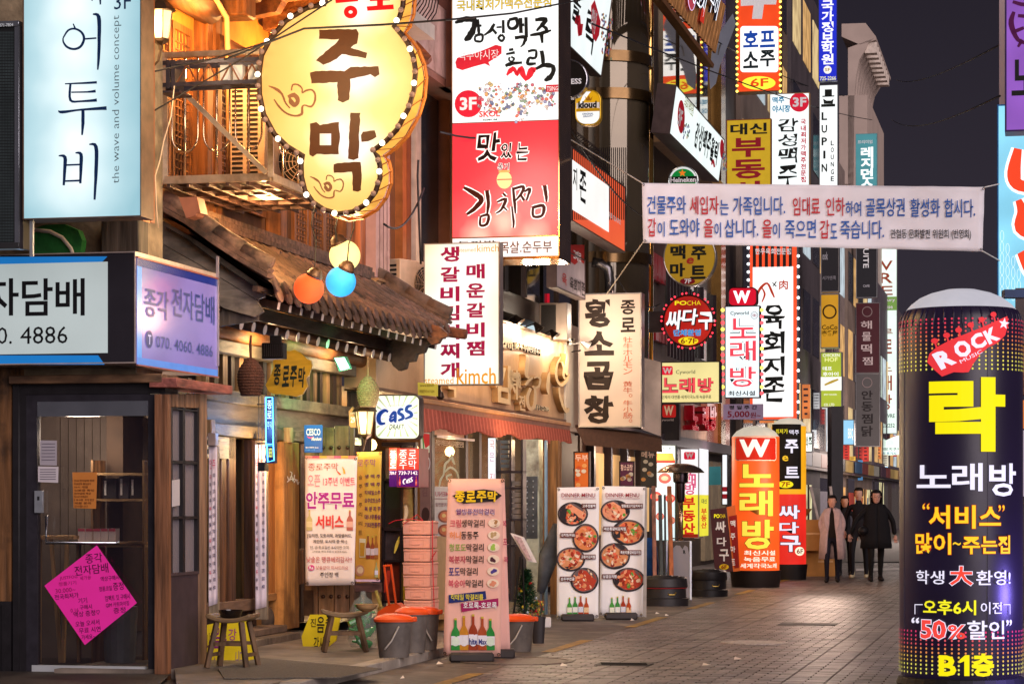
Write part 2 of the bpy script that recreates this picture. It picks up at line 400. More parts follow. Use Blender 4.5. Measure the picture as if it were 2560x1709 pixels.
# yellow line
yl=mat('9E7A30',.6,var=.35,sc=14,grime='6B5A40')
for y0,y1 in((19.4,21.0),(24.0,26.1),(28.75,31.3),(33.8,35.9),(39,41),(44,46.5),(50,52)):
    mb=MB();q=[SC_(-5.02,y0),SC_(-4.88,y0+.0),SC_(-4.88,y1),SC_(-5.02,y1)]
    mb.add([(p.x,p.y,.006)for p in q],[(0,1,2,3)],yl);tag(mb.build('road_marking'),kind='structure')
mb=MB();q=[GR(2140,1427),GR(2258,1425),GR(2258,1420),GR(2140,1421)]
mb.add([(p.x,p.y,.008)for p in q],[(0,1,2,3)],mat('CFC8C0',.7));tag(mb.build('road_marking'),kind='structure')
def manhole(u,v,r,h,lab):
    g=GR(u,v);mb=MB();mb.lathe((g.x,g.y,.004),[(0,.004),(r*.86,.004),(r*.86,.001),(r*.9,.001),(r*.9,.006),(r,.005),(r,-.004)],mat(h,.5,.3,.3,20,.6),36)
    o=mb.build('manhole_cover',loc=(g.x,g.y,0));tag(o,lab,'manhole cover','round manhole covers in the street')
manhole(1885,1606,.36,'B5ADA6','pale round manhole cover in the open middle of the paved street')
manhole(1290,1652,.55,'6E625A','large dull round manhole cover beside the tavern kerb and grey buckets')
for u,v in((1638,1535),(1662,1540),(1576,1552),(1400,1666),(1755,1665),(1000,1698),(1090,1662),(1835,1650),(1300,1600),(1700,1512)):
    g=GR(u,v);mb=MB();mb.add([(g.x,g.y,.01),(g.x+rng.uniform(.03,.09),g.y+.05,.012),(g.x+.02,g.y+rng.uniform(.1,.2),.03)],[(0,1,2)],ink('E8E0D8'));tag(mb.build('litter'),kind='stuff')

mb=MB()
for k in range(170): # trodden gum and drips
    y=rng.uniform(19,44);c=rng.uniform(-5.6,1.5);g=SC_(c,y);r=rng.uniform(.012,.035);mb.add([(g.x+r*math.cos(R(a)),g.y+r*1.2*math.sin(R(a)),.0045)for a in range(0,360,60)],[(0,1,2,3,4,5)],mat(rng.choice(('2A2523','1F1B1A','A39A92')),.6))
tag(mb.build('gum_spots'),kind='stuff')
for(u,v,w,h)in((1560,1660,.5,.35),(2020,1560,.7,.5)):
    g=GR(u,v);mb=MB();mb.box((g.x,g.y,.003),(w,h,.008),mat('3E3936',.6,var=.3,sc=9,bump=.6),PV,SV);[mb.box((g.x,g.y+(j-3)*h*.13,.0085),(w*.86,.012,.004),mat('14110F',.8),PV,SV)for j in range(7)]if w<.6 else None;tag(mb.build('drain_cover' if w<.6 else 'asphalt_patch',loc=(g.x,g.y,0)),'dark slotted drain cover in the paving near the yellow dashes' if w<.6 else 'dark square patch in the open paving before the walking people','drain cover' if w<.6 else 'patch')
# ================================================================ VAPE SHOP (front across, side along the street)
shop=thing('shop_building','dark framed vape shop with glass door and small paned side window at the corner','shop',P(200,1690,20.5))
fp=perp(424,20.35) # front wall plane
blk=mat('1C191D',.5,var=.3,sc=9,bump=.1);br=wood('6B4B33','z');brx=wood('6A4E38','x',grime='4A3428')
def pb(pan,name,m,u0,v0,u1,v1,d0,d1,parent,**k):
    mb=MB();pan.box(mb,m,u0,v0,u1,v1,d0,d1);return mb.build(name,parent,**k)
pb(fp,'wall',mat('8C7A62',.9,var=.3,sc=7,bump=.9,grime='5E5142'),-160,-150,312,945,-.9,-.25,shop)
pb(fp,'corner_post',wood('4A4038','z'),250,548,344,660,-.25,-.02,shop,bevel=.01)
pb(fp,'wall',wood('6E4A2C','z',grime='2B1D14'),-160,905,30,1500,-.3,.02,shop)
pb(fp,'wall',blk,-160,1500,30,1720,-.3,.015,shop)
for uu in(-30,8):pb(fp,'batten',blk,uu,1510,uu+5,1720,.015,.03,shop)
pb(fp,'door_frame',blk,34,960,52,1712,-.3,.03,shop,bevel=.006);pb(fp,'door_frame',blk,52,960,66,1712,-.3,.012,shop)
pb(fp,'door_frame',blk,402,960,414,1712,-.3,.02,shop,bevel=.006);pb(fp,'lintel',blk,66,960,402,986,-.3,.012,shop)
pb(fp,'ledge',brx,33,940,415,961,-.3,.10,shop,bevel=.006)
pb(fp,'threshold',blk,62,1699,402,1716,-.3,.04,shop)
dr=pb(fp,'door',mat('35323A',.4,.3,.2,12),66,986,93,1699,-.05,.0,shop)
for r_ in((370,986,402,1699),(93,986,370,1004),(93,1693,370,1699)):
    mb=MB();fp.box(mb,mat('35323A',.4,.3,.2,12),*r_,-.05,.0);mb.build('stile',dr)
silver=mat('AEB3BC',.25,.85,.15,3,.05)
mb=MB();fp.box(mb,silver,94,1004,370,1041,-.045,.006);mb.build('top_plate',dr)
mb=MB();fp.box(mb,mat('C4C8CC',.4,.3,.12,3,.05),80,1661,363,1693,-.045,.006);mb.build('kick_plate',dr)
mb=MB();fp.box(mb,glass_mat('262029',.30,.03),93,1041,370,1661,-.03,-.022);mb.build('pane',dr)
mb=MB();mb.tube([fp.uv(120,1290,.0),fp.uv(122,1290,.05),fp.uv(121,1356,.05),fp.uv(296,1356,.05),fp.uv(296,1356,.0)],.013,mat('C8CCD4',.15,1),8);mb.build('handle',dr,smooth=True)
mb=MB();fp.box(mb,mat('9BA0A8',.35,.5),90,1226,110,1281,0,.035);fp.box(mb,mat('1E1E22',.4),97,1240,103,1250,.035,.037);mb.build('lock',dr,bevel=.004)
# side window wall
sp_=Pan(424,20.35,SV);plank=wood('7A5A42','z')
CS=-7.38
def sbx(name,m,u0,v0,u1,v1,d0,d1,**k):return pb(sp_,name,m,u0,v0,u1,v1,d0,d1,shop,**k)
sbx('corner_post',wood('7C5238','z'),414.5,985,424.5,1712,-.1,.012)
sbx('post',wood('8A6A52','z'),496,983,512,1712,-.12,.02)
for i in range(6):sbx('plank',plank,425+i*12,985,436+i*12,1016+i*.5,-.05,.004+.003*(i%2))
sbx('wall',mat('43353A',.6,var=.15,sc=8),425,1437,495,1712,-.06,.0)
sbx('rail',mat('4B3C40',.6),425,1432,495,1439,-.06,.012)
w=sbx('window',blk,425,1018,429,1432,-.05,.01)
for r_ in((492,1018,496,1432),(455,1018,461,1432),(429,1018,492,1022),(429,1150,492,1157),(429,1290,492,1297)):
    mb=MB();sp_.box(mb,blk,*r_,-.05,.008);mb.build('glazing_bar',w)
for r_ in((429,1022,455,1150),(461,1022,492,1150),(429,1157,455,1290),(461,1157,492,1290),(429,1297,455,1432),(461,1297,492,1432)):
    mb=MB();sp_.box(mb,glass_mat('A89EA6',.5,.06),*r_,-.03,-.026);mb.build('pane',w)  # pale tint puts the whitish window reflection into the pane colour
# lintel board above side window
mb=MB();sp_.box(mb,wood('8A4F45','s',grime='5B3028'),414,944,555,968,-.15,.10);mb.build('ledge',shop,bevel=.006)
# room behind the glass
mb=MB();bp_=perp(424,22.4);bp_.box(mb,mat('6A5F58',.8,var=.3,sc=3),-80,950,470,1716,-.1,0);mb.build('back_wall',shop)
for i in range(14):
    mb=MB();bp_.box(mb,mat('3A2E24',.8),150+i*20,960,151.5+i*20,1560,0,.003);mb.build('wall_joint',shop)
mb=MB();mb.add([GR(60,1709,.05)+Vector((-.6,-1,0)),GR(420,1709,.05)+Vector((0,-1,0)),P(470,1255,22.4)-Vector((0,0,1.45)),P(40,1255,22.4)-Vector((0,0,1.45))],[(0,1,2,3)],mat('3A322C',.7));mb.build('floor_board',shop)
lamp('shop_lamp',P(210,1100,21.6),15,(1,.78,.6),.15)
ip=perp(424,21.6)
sh=thing('wall_shelf','wooden shelf unit with dark device boxes seen through the vape shop door glass','shelf',P(305,1690,21.6))
for v in(1182,1246,1360):pb(ip,'shelf',wood('A98A62','x'),235,v,372,v+6,-.2,.1,sh)
for u in(238,366):pb(ip,'side',wood('8A6C4C','z'),u,1150,u+5,1700,-.2,.1,sh)
for k,(u,v,w_,h_,cc,lab)in enumerate(((262,1195,34,50,'2A2A30','black device box on the upper shop shelf, leftmost of three'),(302,1190,24,55,'3A3A44','narrow grey device box on the upper shop shelf, middle of three'),(330,1192,34,53,'1E1E24','black device box on the upper shop shelf, rightmost of three'))):
    mb=MB();ip.box(mb,mat(cc,.4),u,v,u+w_,v+h_,-.1,.05);ip.box(mb,mat('C8C8CC',.5),u+4,v+6,u+9,v+h_-8,.05,.052);tag(mb.build('device_box',loc=ip.uv(u+w_/2,v+h_,0)),lab,'box')
for k in range(5):
    mb=MB();ip.box(mb,mat('D8CFD2',.5),206+k*19,1320,223+k*19,1352,-.0,.1);ip.box(mb,mat('C0506A',.5),206+k*19,1320,223+k*19,1327,.1,.102)
    tag(mb.build('liquid_box',loc=ip.uv(214+k*19,1352,0)),('leftmost','second','middle','fourth','rightmost')[k]+' white carton with red top band in the row on the shop counter','carton','white cartons in a row on the shop counter')
ct=thing('counter','low counter board holding white cartons inside the vape shop','counter',P(290,1700,21.5))
pb(ip,'top',wood('8C6C4A','x'),190,1352,372,1358,-.15,.15,ct);pb(ip,'leg',wood('8C6C4A','z'),192,1358,198,1698,-.05,0,ct);pb(ip,'leg',wood('8C6C4A','z'),360,1358,366,1698,-.05,0,ct)
st=thing('bar_stool','tall pale wooden stool standing behind the shop door glass','stool',P(130,1690,21.2));jp=perp(424,21.2)
pb(jp,'seat',wood('B89468','x'),92,1338,176,1347,-.2,.05,st)
for a_,b_ in((100,98),(128,152),(168,158)):
    mb=MB();mb.bar(jp.uv(a_,1346,0),jp.uv(b_,1655,0),.03,.03,wood('B89468','z'));mb.build('leg',st)
mb=MB();mb.lathe(jp.uv(300,1690,.0),[(.0,0),(.13,0),(.16,.62),(.15,.62),(.0,.6)],mat('6E7478',.5),16);tag(mb.build('waste_bin',loc=jp.uv(300,1690)),'grey plastic bin on the floor behind the shop door','bin')
# papers on the door
pp=Pan(424,20.31,PV)
def sheet(name,lab,col,pts,cat='paper',prints=None,d=.0,pan=pp):
    t=thing(name,lab,cat,pan.uv(sum(p[0]for p in pts)/len(pts),max(p[1]for p in pts),d))
    mb=MB();mb.prism([pan.uv(u,v,d)for u,v in pts][::-1],pan.n*-.002,mat(col,.75,var=.05));mb.build('sheet',t)
    if prints:
        m2=MB();prints(m2);m2.build('lettering',t)
    return t
sheet('paper_sheet','white printed sheet taped high inside the shop door near the lock','C9C0C6',[(95,1165),(146,1166),(145,1206),(95,1204)],prints=lambda m:[pp.rect(m,ink('6A6470'),100,1172+k*6,140,1174+k*6,.003)for k in range(5)])
sheet('paper_sheet','pale notice above the white sheet at the top left of the shop door','A79FA8',[(100,1100),(142,1101),(142,1163),(100,1162)],prints=lambda m:[pp.rect(m,ink('6A6470'),104,1108+k*8,138,1110+k*8,.003)for k in range(6)])
def op(m):
    for k in range(9):pp.text(m,ink('6A3A20'),['안내 전자담배 판매','미성년자 출입금지','10시 개점','신분증 확인','전자담배 액상','청소년 판매금지','19세 미만','제품 문의','감사합니다'][k],186,1198+k*8,236-(k%3)*8,1203.5+k*8,.004)
sheet('paper_sheet','orange handwritten notice taped to the shop door glass','C57A35',[(181,1180),(243,1180),(240,1271),(184,1269)],prints=op)
ca,sa=math.cos(R(-34.5)),math.sin(R(-34.5))
def rot_text(m,t,x,y,w,h,mt,bold=.0): # lettering on the turned pink sheet, centre x, y
    g=glyph(t,bold);x0,y0,x1,y1=g[2];vs=[]
    for gx,gy in g[0]:
        fx=((gx-x0)/(x1-x0)-.5)*w;fy=(.5-(gy-y0)/(y1-y0))*h
        c2,s2=math.cos(R(-6)),math.sin(R(-6));vs.append(pp.uv(x+fx*c2-fy*s2,y+fx*s2+fy*c2,.012))
    m.add(vs,g[1],mt)
def pk(m):
    dk=ink('3A1030');md=ink('A0206A')
    for t,x,y,w_,h_ in(('종각',236,1394,42,24),('전자담배',230,1422,84,24),('JUSTFOG',173,1443,44,10),('정품기기',170,1457,44,10),('세가용',215,1443,28,10),('액상구매시',276,1444,46,12),('30.000~',165,1474,50,11),('전국최저가',168,1489,60,13),('정품코일',265,1470,32,12),('증정',297,1464,26,20),
                            ('기기',208,1500,22,14),('구매시',216,1516,30,12),('0.16',188,1524,20,10),('액상 증정♡',218,1532,66,14),('컴팩트 킷 구매시',295,1492,62,14),('GIM 카트마이징',295,1509,58,12),('증정',300,1524,30,14),('오늘 오셔서',220,1556,60,14),('무료 시연',226,1573,54,14),('가세요~',222,1590,34,12)):
        rot_text(m,t,x,y,w_,h_,dk if h_>11 else md)
sheet('paper_sheet','bright pink diamond turned notice with handwriting on the lower shop door','FF2CB0',[(112,1463),(243,1362),(343,1506),(213,1611)],prints=pk,d=.008)
sheet('paper_note','small white note hanging in the narrow side window of the vape shop','C8C2C8',[(427,1200),(446,1197),(446,1262),(427,1266)],pan=Pan(424,20.34,SV),d=.012)
# ---- hanging LED board, big white sign, corner lit sign
lp=perp(0,19.7)
t=thing('led_board','tall black pixel display board in a grey metal frame left of the white sign','LED sign',lp.uv(0,625))
pb(lp,'screen',mat('16181A',.5,var=.2),-120,75,36,612,-.12,0,t)
dm=MB();dots=mat('3A4446',.35)
for i in range(20):
    for j in range(72):
        u,v=34-i*3.9*1.0,80+j*7.4
        if u>-6:lp.rect(dm,dots,u-2.6,v,u,v+5.2,.004)
o=dm.build('pixel_grid',t);tag(o,kind='stuff')
pb(lp,'frame',silver,36,66,50,622,-.12,.01,t,bevel=.006);pb(lp,'frame',silver,-120,60,50,74,-.12,.02,t,bevel=.006);pb(lp,'frame',mat('3A3A3C',.4,.4),-120,610,50,625,-.12,.02,t,bevel=.006)
pb(lp,'side',mat('2A2428',.5),50,66,58,622,-.14,0,t)
mb=MB();lp.text(mb,ink('D8E4E8'),'010-9071-7804',-20,62,36,70,.024);mb.build('lettering',t)
wp=perp(58,19.6)
t=lightbox('hanging_sign','tall pale blue white lit sign with dark letters and a line of vertical english','sign',wp,58,-80,354,549,.27,hot_face(ztop(wp,58,-80,354,549),[wp.uv(190,v)for v in(20,130,240,350,440)],((.12,'FAFFFF'),(.30,'DDF0F3'),(.48,'B4D4DC'),(.7,'8FBAC6')),1.0),mat('6E5140',.5,.4,.3,8),rim=.008)
mb=MB();nv=ink('14305C');sg=dict(sc=2.75,o=(0,0),jag=.06)
for s_ in([(436,263,10),(470,212,14),(515,200,14),(560,222,16),(580,268,18),(556,322,18),(508,340,16),(462,324,16),(438,292,12),(436,263,10)],[(505,165,8),(518,196,12)],[(588,270,12),(665,264,12)],[(640,100,10),(680,118,26),(684,260,24),(680,400,20),(674,482,10)],
           [(448,578,8),(560,574,14),(668,568,18)],[(486,580,16),(486,690,18),(560,698,14),(668,690,22)],[(492,636,10),(600,634,12),(660,628,20)],[(402,762,6),(430,772,20),(560,756,14),(735,745,26)],[(572,758,22),(572,850,22),(566,930,12)],
           [(405,1072,8),(448,1082,24),(446,1180,22),(440,1275,16)],[(520,1052,8),(558,1062,24),(558,1160,22),(554,1262,16)],[(452,1136,12),(556,1132,12)],[(448,1246,12),(556,1242,14)],[(615,994,8),(662,1010,26),(662,1180,24),(652,1374,14)],[(630,0,10),(640,8,4)],[(690,-30,18),(692,34,10)]):
    wp.stroke(mb,nv,s_,16,.006,**sg)
wp.text(mb,nv,'3F',286,-14,328,25,.006,bold=.0);rtext(wp,mb,ink('5C6E76'),'the wave and volume concept',281,40,304,459,True,-.008)
mb.build('lettering',t)
# side of that cabinet: rusty orange angle
q2=Pan(354,19.6,SV);mb=MB();q2.box(mb,mat('B0703A',.45,.5,.35,12,grime='5A3018'),354,-80,372,552,0,.012);q2.box(mb,mat('8A4A28',.5,.5,.3,12),374,-80,384,556,-.01,.01);mb.build('side_trim',t)
pb(wp,'hanger',mat('B9BDC2',.4,.7),70,549,78,640,-.06,-.03,t)
# corner sign (front white, side lavender)
c1=perp(339,20.0)
t=lightbox('corner_box_sign','wide blue and white two sided shop sign wrapping the corner above the glass door','sign',c1,-160,640,339,914,1.99,mat('28252C',.4,var=.1),mat('C9B8B0',.4,.5),rim=.010,proud=.008)
mb=MB();c1.rect(mb,box_face('C4D0D0',.62,.06),-160,664,270,888,.006)
bl=box_face('1E78C4',.75,.05);c1.poly(mb,bl,[(-160,643),(269,641),(247,664),(-160,664)],.004);c1.poly(mb,bl,[(-160,888),(246,888),(262,911),(-160,911)],.004)
k_=ink('141418')
c1.text(mb,k_,'자',-36,697,48,790,.01,.015);c1.text(mb,k_,'담',56,697,133,790,.01,.015);c1.text(mb,k_,'배',140,697,213,790,.01,.015)
c1.text(mb,k_,'0.',-6,818,31,860,.01,.0);c1.text(mb,k_,'4886',52,817,170,860,.01,.0);mb.build('lettering',t)
c2=Pan(339,20.0,SV);mb=MB();gl=mat('9C8CDC',.18,var=.03,em=.36,evar=.12,spec=1.0,coat=.15)
a0,z0,a1,z1=c2.quad(340,640,543,914);mb.add([c2.pt(a0,z1,.006),c2.pt(a1,z1,.006),c2.pt(a1,z0,.006),c2.pt(a0,z0,.006)],[(0,1,2,3)],gl)
c2.rect(mb,mat('2C3C96',.2,em=.35,spec=.8),340,641,542,664,.009);c2.rect(mb,mat('5A8CE0',.2,em=.6,spec=.8),340,892,542,913,.009);c2.rect(mb,mat('5AA0F0',.2,em=.6,spec=.8),340,664,352,892,.009)
tx=mat('3C4E96',.3,em=.25,sample=False)
c2.text(mb,tx,'종각',359,716,418,790,.013,.012);c2.text(mb,tx,'전자담배',427,716,533,790,.013,.012);c2.text(mb,tx,'070. 4060. 4886',387,838,529,868,.013,.006)
c2.ell(mb,tx,370,848,9,22,.012);c2.text(mb,glow('D8D0F0',.8),'T',366,836,374,860,.015);mb.build('side_lettering',t)
mb=MB()
for(va,vb)in((640,644),(910,914)):
    c2.box(mb,mat('B06A5A',.4,.5),340,va,543,vb,0,.02)
c2.box(mb,mat('A8A0B0',.4,.5),540,640,543,914,0,.02);mb.build('side_frame',t)
# green plaster lump and pale pipe above
mb=MB()
gm=mat('1F6A2C',.7,var=.3,sc=8,bump=.8);gp=Pan(100,20.4,PV)
pts=[(83,640),(83,572),(110,562),(160,560),(195,575),(205,600),(200,640)]
mb.prism([gp.uv(u,v)for u,v in pts][::-1],gp.n*-.1,gm);tag(mb.build('plaster_patch',shop and None,loc=gp.uv(140,640)),'green painted plaster lump above the corner shop sign','plaster')
mb=MB();mb.tube([gp.uv(80,575,.03),gp.uv(130,580,.04),gp.uv(160,595,.04),gp.uv(182,622,.04),gp.uv(190,645,.04)],.017,mat('C9BEB4',.6,var=.2),8);tag(mb.build('drain_hose',smooth=True,loc=gp.uv(190,640)),'pale ribbed drain hose curving over the green plaster above the shop sign','hose')
# ================================================================ WOODEN TAVERN (old tiled-roof house)
tav=thing('tavern','old wooden tavern with curved tiled eave, white rafter ends and a lit upper balcony','tavern',SC_(CF,25))
def WP(c,y,z):return Vector((K*y+c,y,z))
def EV(q,y,z):return WP(CF,y,z)+PV*q # q metres out from the facade
fa=along(600) # facade plane
dkw=wood('3B261A','z',grime='1E130C');mdw=wood('6A4327','z',grime='3A2414');ltw=wood('8F6238','z',.4,grime='5A3A20');hw=wood('6B5A48','s',.35,grime='403428');dks=wood('33221A','s',.3)
tile_m=mat('6E5245',.75,var=.45,sc=14,bump=.6,grime='2E2622');tile2_m=mat('594539',.75,var=.4,sc=14,bump=.6,grime='7A5E4C')
Y0_,Y1_=22.2,28.75
def rz(q,y):
    t=max(0.0,q)/.97;lift=.10*max(0,(y-26.8)/2.0)**2+.06*max(0,(23-y)/1.3)**2
    return 4.20-.80*t+.12*t*t+lift*t
roof=MB();n=26
vs=[]
for j in range(n+1):
    y=Y0_+(Y1_-Y0_)*j/n
    for i in range(6):
        q=-.06+1.0*i/5;vs.append(EV(q,y,rz(q,y)-.05))
roof.add(vs,[(j*6+i,(j+1)*6+i,(j+1)*6+i+1,j*6+i+1)for j in range(n)for i in range(5)],tile2_m)
vs2=[v-Vector((0,0,.10))for v in vs]
roof.add(vs2,[(j*6+i,j*6+i+1,(j+1)*6+i+1,(j+1)*6+i)for j in range(n)for i in range(5)],dks)
roof=roof.build('roof',tav)
def slope_piece(name,y,q0,q1,prof,m,up=0.0,share=None):
    """tile running down the slope: prof = list of (sideways, height)"""
    mb=MB();vs=[]
    for q in(q0,q1):
        for a,h in prof:vs.append(EV(q,y,rz(q,y)+h+up)+SV*a)
    k=len(prof);fs=[(i,i+1,k+i+1,k+i)for i in range(k-1)]
    mb.add(vs,fs+[tuple(range(k))[::-1],tuple(range(k,2*k))],m);return mb.build(name,roof)
nrow=24;stp=(Y1_-Y0_-.2)/(nrow-1)
for r_ in range(nrow):
    y=Y0_+.1+r_*stp
    for i in range(4):
        q0,q1=-.05+i*.255,.215+i*.255;ra=.072*rng.uniform(.94,1.06)
        pr=[(ra*math.cos(R(a)),ra*.95*math.sin(R(a)))for a in range(0,181,30)]
        if r_<10 or i>0 or True:slope_piece('roof_tile',y+rng.uniform(-.01,.01),q0,q1,pr,rng.choice((tile_m,tile2_m)),rng.uniform(-.004,.006)-.02-.008*(i%2))
    if r_<nrow-1:
        for i in range(4):
            q0,q1=-.05+i*.25,.21+i*.25;w_=stp/2-.045
            pr=[(w_,.0),(w_*.5,-.028),(0,-.036),(-w_*.5,-.028),(-w_,.0)]
            slope_piece('pan_tile',y+stp/2,q0,q1,pr,tile_m,.0+.012*(1-i%2))
    # end plates: tongue under the cover tile and wide tongue under the pan tile
    def plate(name,yy,w,h,q,dz,m):
        mb=MB();o=EV(q,yy,rz(.97,yy)+dz);dn=(Vector((0,0,-1))+PV*.28).normalized();out=SV.cross(dn).normalized()*-1
        pts=[o+SV*(w*math.cos(R(a)))+dn*(h*(.45-.55*math.sin(R(a))if math.sin(R(a))>0 else.45+.8*-math.sin(R(a))))for a in range(0,360,24)]
        mb.prism(pts,PV*.022,m);return mb.build(name,roof)
    plate('end_tile',y,.078,.105*rng.uniform(.9,1.05),.965,.02,tile_m)
    if r_<nrow-1:plate('end_tile',y+stp/2,.10,.12*rng.uniform(.9,1.05),.945,-.035,rng.choice((tile_m,tile2_m)))
# ridge courses on both ends and along the wall
for(y,m)in((Y1_+.05,tile2_m),(Y0_-.04,tile_m)):
    for k in range(3):
        for i in range(4):
            q0=-.08+i*.265;a,b=EV(q0,y,rz(q0,y)+.03+k*.05),EV(q0+.275,y,rz(q0+.275,y)+.03+k*.05)
            mb=MB()
            if k<2:mb.bar(a,b,.2-.03*k,.04,m)
            else:mb.tube([a,b],[.075,.082],m,10)
            mb.build('ridge_tile',roof,smooth=(k==2))
for k in range(3):
    for i in range(18):
        y=Y0_+i*.39;mb=MB();mb.bar(EV(.02,y,4.16+k*.055),EV(.02,y+.385,4.16+k*.055),.22-.05*k,.045,rng.choice((tile_m,tile2_m)));mb.build('ridge_tile',roof)
# corner tip
mb=MB();a=EV(.9,Y1_+.05,3.55)
mb.bar(EV(.3,Y1_+.08,3.62),EV(1.18,Y1_+.12,3.50),.12,.12,wood('6A3A20','s'));mb.build('hip_beam',roof,bevel=.02)
mb=MB();hp=perp(0,28.9)
mb.prism([hp.uv(u,v)for u,v in[(950,850),(1090,842),(1086,856),(1066,862),(1058,880),(1040,884),(1034,902),(1016,904),(1012,920),(996,926),(982,914),(975,900),(950,895)]][::-1],SV*.14,dks);mb.build('carved_bracket',roof)
mb=MB();mb.prism([hp.uv(u,v,.05)for u,v in[(1082,812),(1098,815),(1120,833),(1121,841),(1106,845),(1098,858),(1082,862),(1070,850)]][::-1],SV*.1,wood('74452A','s'));mb.build('carved_end',roof,bevel=.01)
# barge boards on the near gable end
gp2=perp(500,22.25);gb=wood('7B7064','x',.45,grime='3E3832',sc=2.2)
for pts in([(340,512),(500,606),(640,705),(662,742),(640,748),(500,662),(340,572)],[(340,574),(500,664),(640,750),(658,778),(636,792),(600,782),(560,770),(500,735),(340,640)]):
    mb=MB();mb.prism([gp2.uv(u,v)for u,v in pts][::-1],SV*.05,gb);mb.build('barge_board',roof,bevel=.004)
mb=MB();mb.prism([gp2.uv(u,v,-.06)for u,v in[(340,600),(640,745),(640,800),(560,812),(430,840),(340,840)]][::-1],SV*.04,wood('4A4038','z'));mb.build('gable_board',roof)
# round rafters with white ends, square flying rafters with white ends
def shared(first,n,step,par):
    for k in range(1,n):
        c=first.copy();COL.objects.link(c);c.parent=par;c.location=first.location+step*k
        for ch in first.children:
            d=ch.copy();COL.objects.link(d);d.parent=c
wht=mat('D9CEC6',.7,var=.1,sc=20);ra_m=wood('2E1D15','s',.3)
stepR=SV*(.345/1)
yR=22.75
mb=MB();mb.tube([EV(-.35,yR,3.42),EV(.50,yR,3.175)],.052,ra_m,14);r1=mb.build('rafter',roof,smooth=False)
mb=MB();mb.tube([EV(.501,yR,3.175),EV(.506,yR,3.174)],.050,wht,18);e1=mb.build('painted_end',r1)
for k in range(1,18):
    c=r1.copy();COL.objects.link(c);c.parent=roof;c.location=SV*.35*k;d=e1.copy();COL.objects.link(d);d.parent=c
mb=MB();mb.bar(EV(.2,yR-.1,3.50),EV(.90,yR-.1,3.335),.06,.07,ra_m);r2=mb.build('flying_rafter',roof)
mb=MB();mb.bar(EV(.901,yR-.1,3.335),EV(.907,yR-.1,3.334),.058,.068,wht);e2=mb.build('painted_end',r2)
for k in range(1,18):
    c=r2.copy();COL.objects.link(c);c.parent=roof;c.location=SV*.35*k;d=e2.copy();COL.objects.link(d);d.parent=c
mb=MB();mb.bar(EV(.42,Y0_-.1,3.33),EV(.42,Y1_,3.33),.05,.13,dks);mb.build('fascia_board',roof)
mb=MB();mb.bar(EV(.86,Y0_-.1,3.45),EV(.86,Y1_,3.45),.05,.05,dks);mb.build('fascia_board',roof)
mb=MB();a_=[EV(-.2,Y0_,3.52),EV(.45,Y0_,3.40),EV(.45,Y1_,3.40),EV(-.2,Y1_,3.52)];mb.add(a_,[(0,1,2,3)],wood('B07A48','s',.4));mb.build('soffit_board',roof)
# ---------------- lower facade: logs, beams, slats, posts (offset outwards from the wall)
def fbar(name,m,y0,y1,z0,z1,q0,q1,par=tav,**k):
    mb=MB();p=[EV(q1,y0,z0),EV(q1,y1,z0),EV(q0,y1,z0),EV(q0,y0,z0),EV(q1,y0,z1),EV(q1,y1,z1),EV(q0,y1,z1),EV(q0,y0,z1)];mb.hexa(p,m);return mb.build(name,par,**k)
fbar('wall',mat('3A2C22',.85,var=.3,sc=5),21.9,28.3,.3,4.4,-.5,-.34)
mb=MB();mb.tube([EV(.0,21.8,3.19),EV(.0,28.4,3.19)],.10,wood('A06A3A','s',.4,grime='6A4020'),14);mb.build('log_beam',tav,smooth=True)
lw=wood('6E6450','s',.35,grime='5A4C3C')
bev=dict(bevel=.008)
fbar('beam',lw,21.9,28.0,2.96,3.09,-.08,.07,**bev)
# slat zone between z 2.60 and 2.96
for k in range(19):
    y=23.2+k*.245;fbar('slat',wood(('8E6E48','3E2C1E','6E5236','2E221A')[k%4],'z'),y,y+.10+.02*(k%3),2.60,2.97,-.12,-.02)
fbar('back_panel',mat('1E1510',.9),22.4,28.0,2.5,3.1,-.3,-.25)
fbar('beam',wood('6C604A','s',.3,grime='3E352A'),21.9,28.1,2.48,2.60,-.1,.10,**bev)
fbar('board',wood('5F5348','s',.3),21.9,28.1,2.27,2.478,-.12,-.02)
fbar('beam',wood('645846','s',.3,grime='3A3028'),21.9,28.1,2.15,2.27,-.1,.06,**bev)
for y in(22.95,25.35,27.2):fbar('beam_end',wood('9A7A58','z'),y,y+.12,2.13,2.29,.05,.13,**bev)
fbar('board',wood('6E6656','s',.3),22.9,24.0,1.93,2.145,-.1,.0)
for z in(1.97,2.06):fbar('slot',mat('0C0A08',.9),23.12,23.35,z,z+.045,-.1,.003)
def fy(u,q=0.0):return FY(u,CF+q/.976)
def post(u0,u1,z0,z1,m,q0=-.12,q1=.03,name='post',par=tav):
    return fbar(name,m,fy(u0,q1),fy(u1,q1),z0,z1,q0,q1,par,bevel=.008)
post(553,568,.28,2.15,wood('5B3A22','z'),-.16,-.02);post(572,590,.28,2.15,wood('4A2C18','z'),-.14,0)
post(600,612,.25,2.15,wood('54401F','z'),-.3,-.2);post(632,641,.25,2.14,wood('42281A','z'),-.1,.0)
post(673,688,.5,2.14,wood('9C5F28','z',.35),-.1,.0);post(688,696,.5,2.14,wood('5A3A28','z'),-.1,-.02)
post(712,750,.16,2.14,wood('A8733A','z',.45,sc=2.4,grime='6E4520'),-.16,.10)
post(752,762,.2,2.14,wood('4A3020','z'),-.1,.03)
fbar('sill',wood('6B5240','s',.3),fy(505),fy(640),.40,.52,-.14,.02,**bev);fbar('sill',wood('8E6238','s',.3),fy(660),fy(712),.47,.55,-.1,.02,**bev)
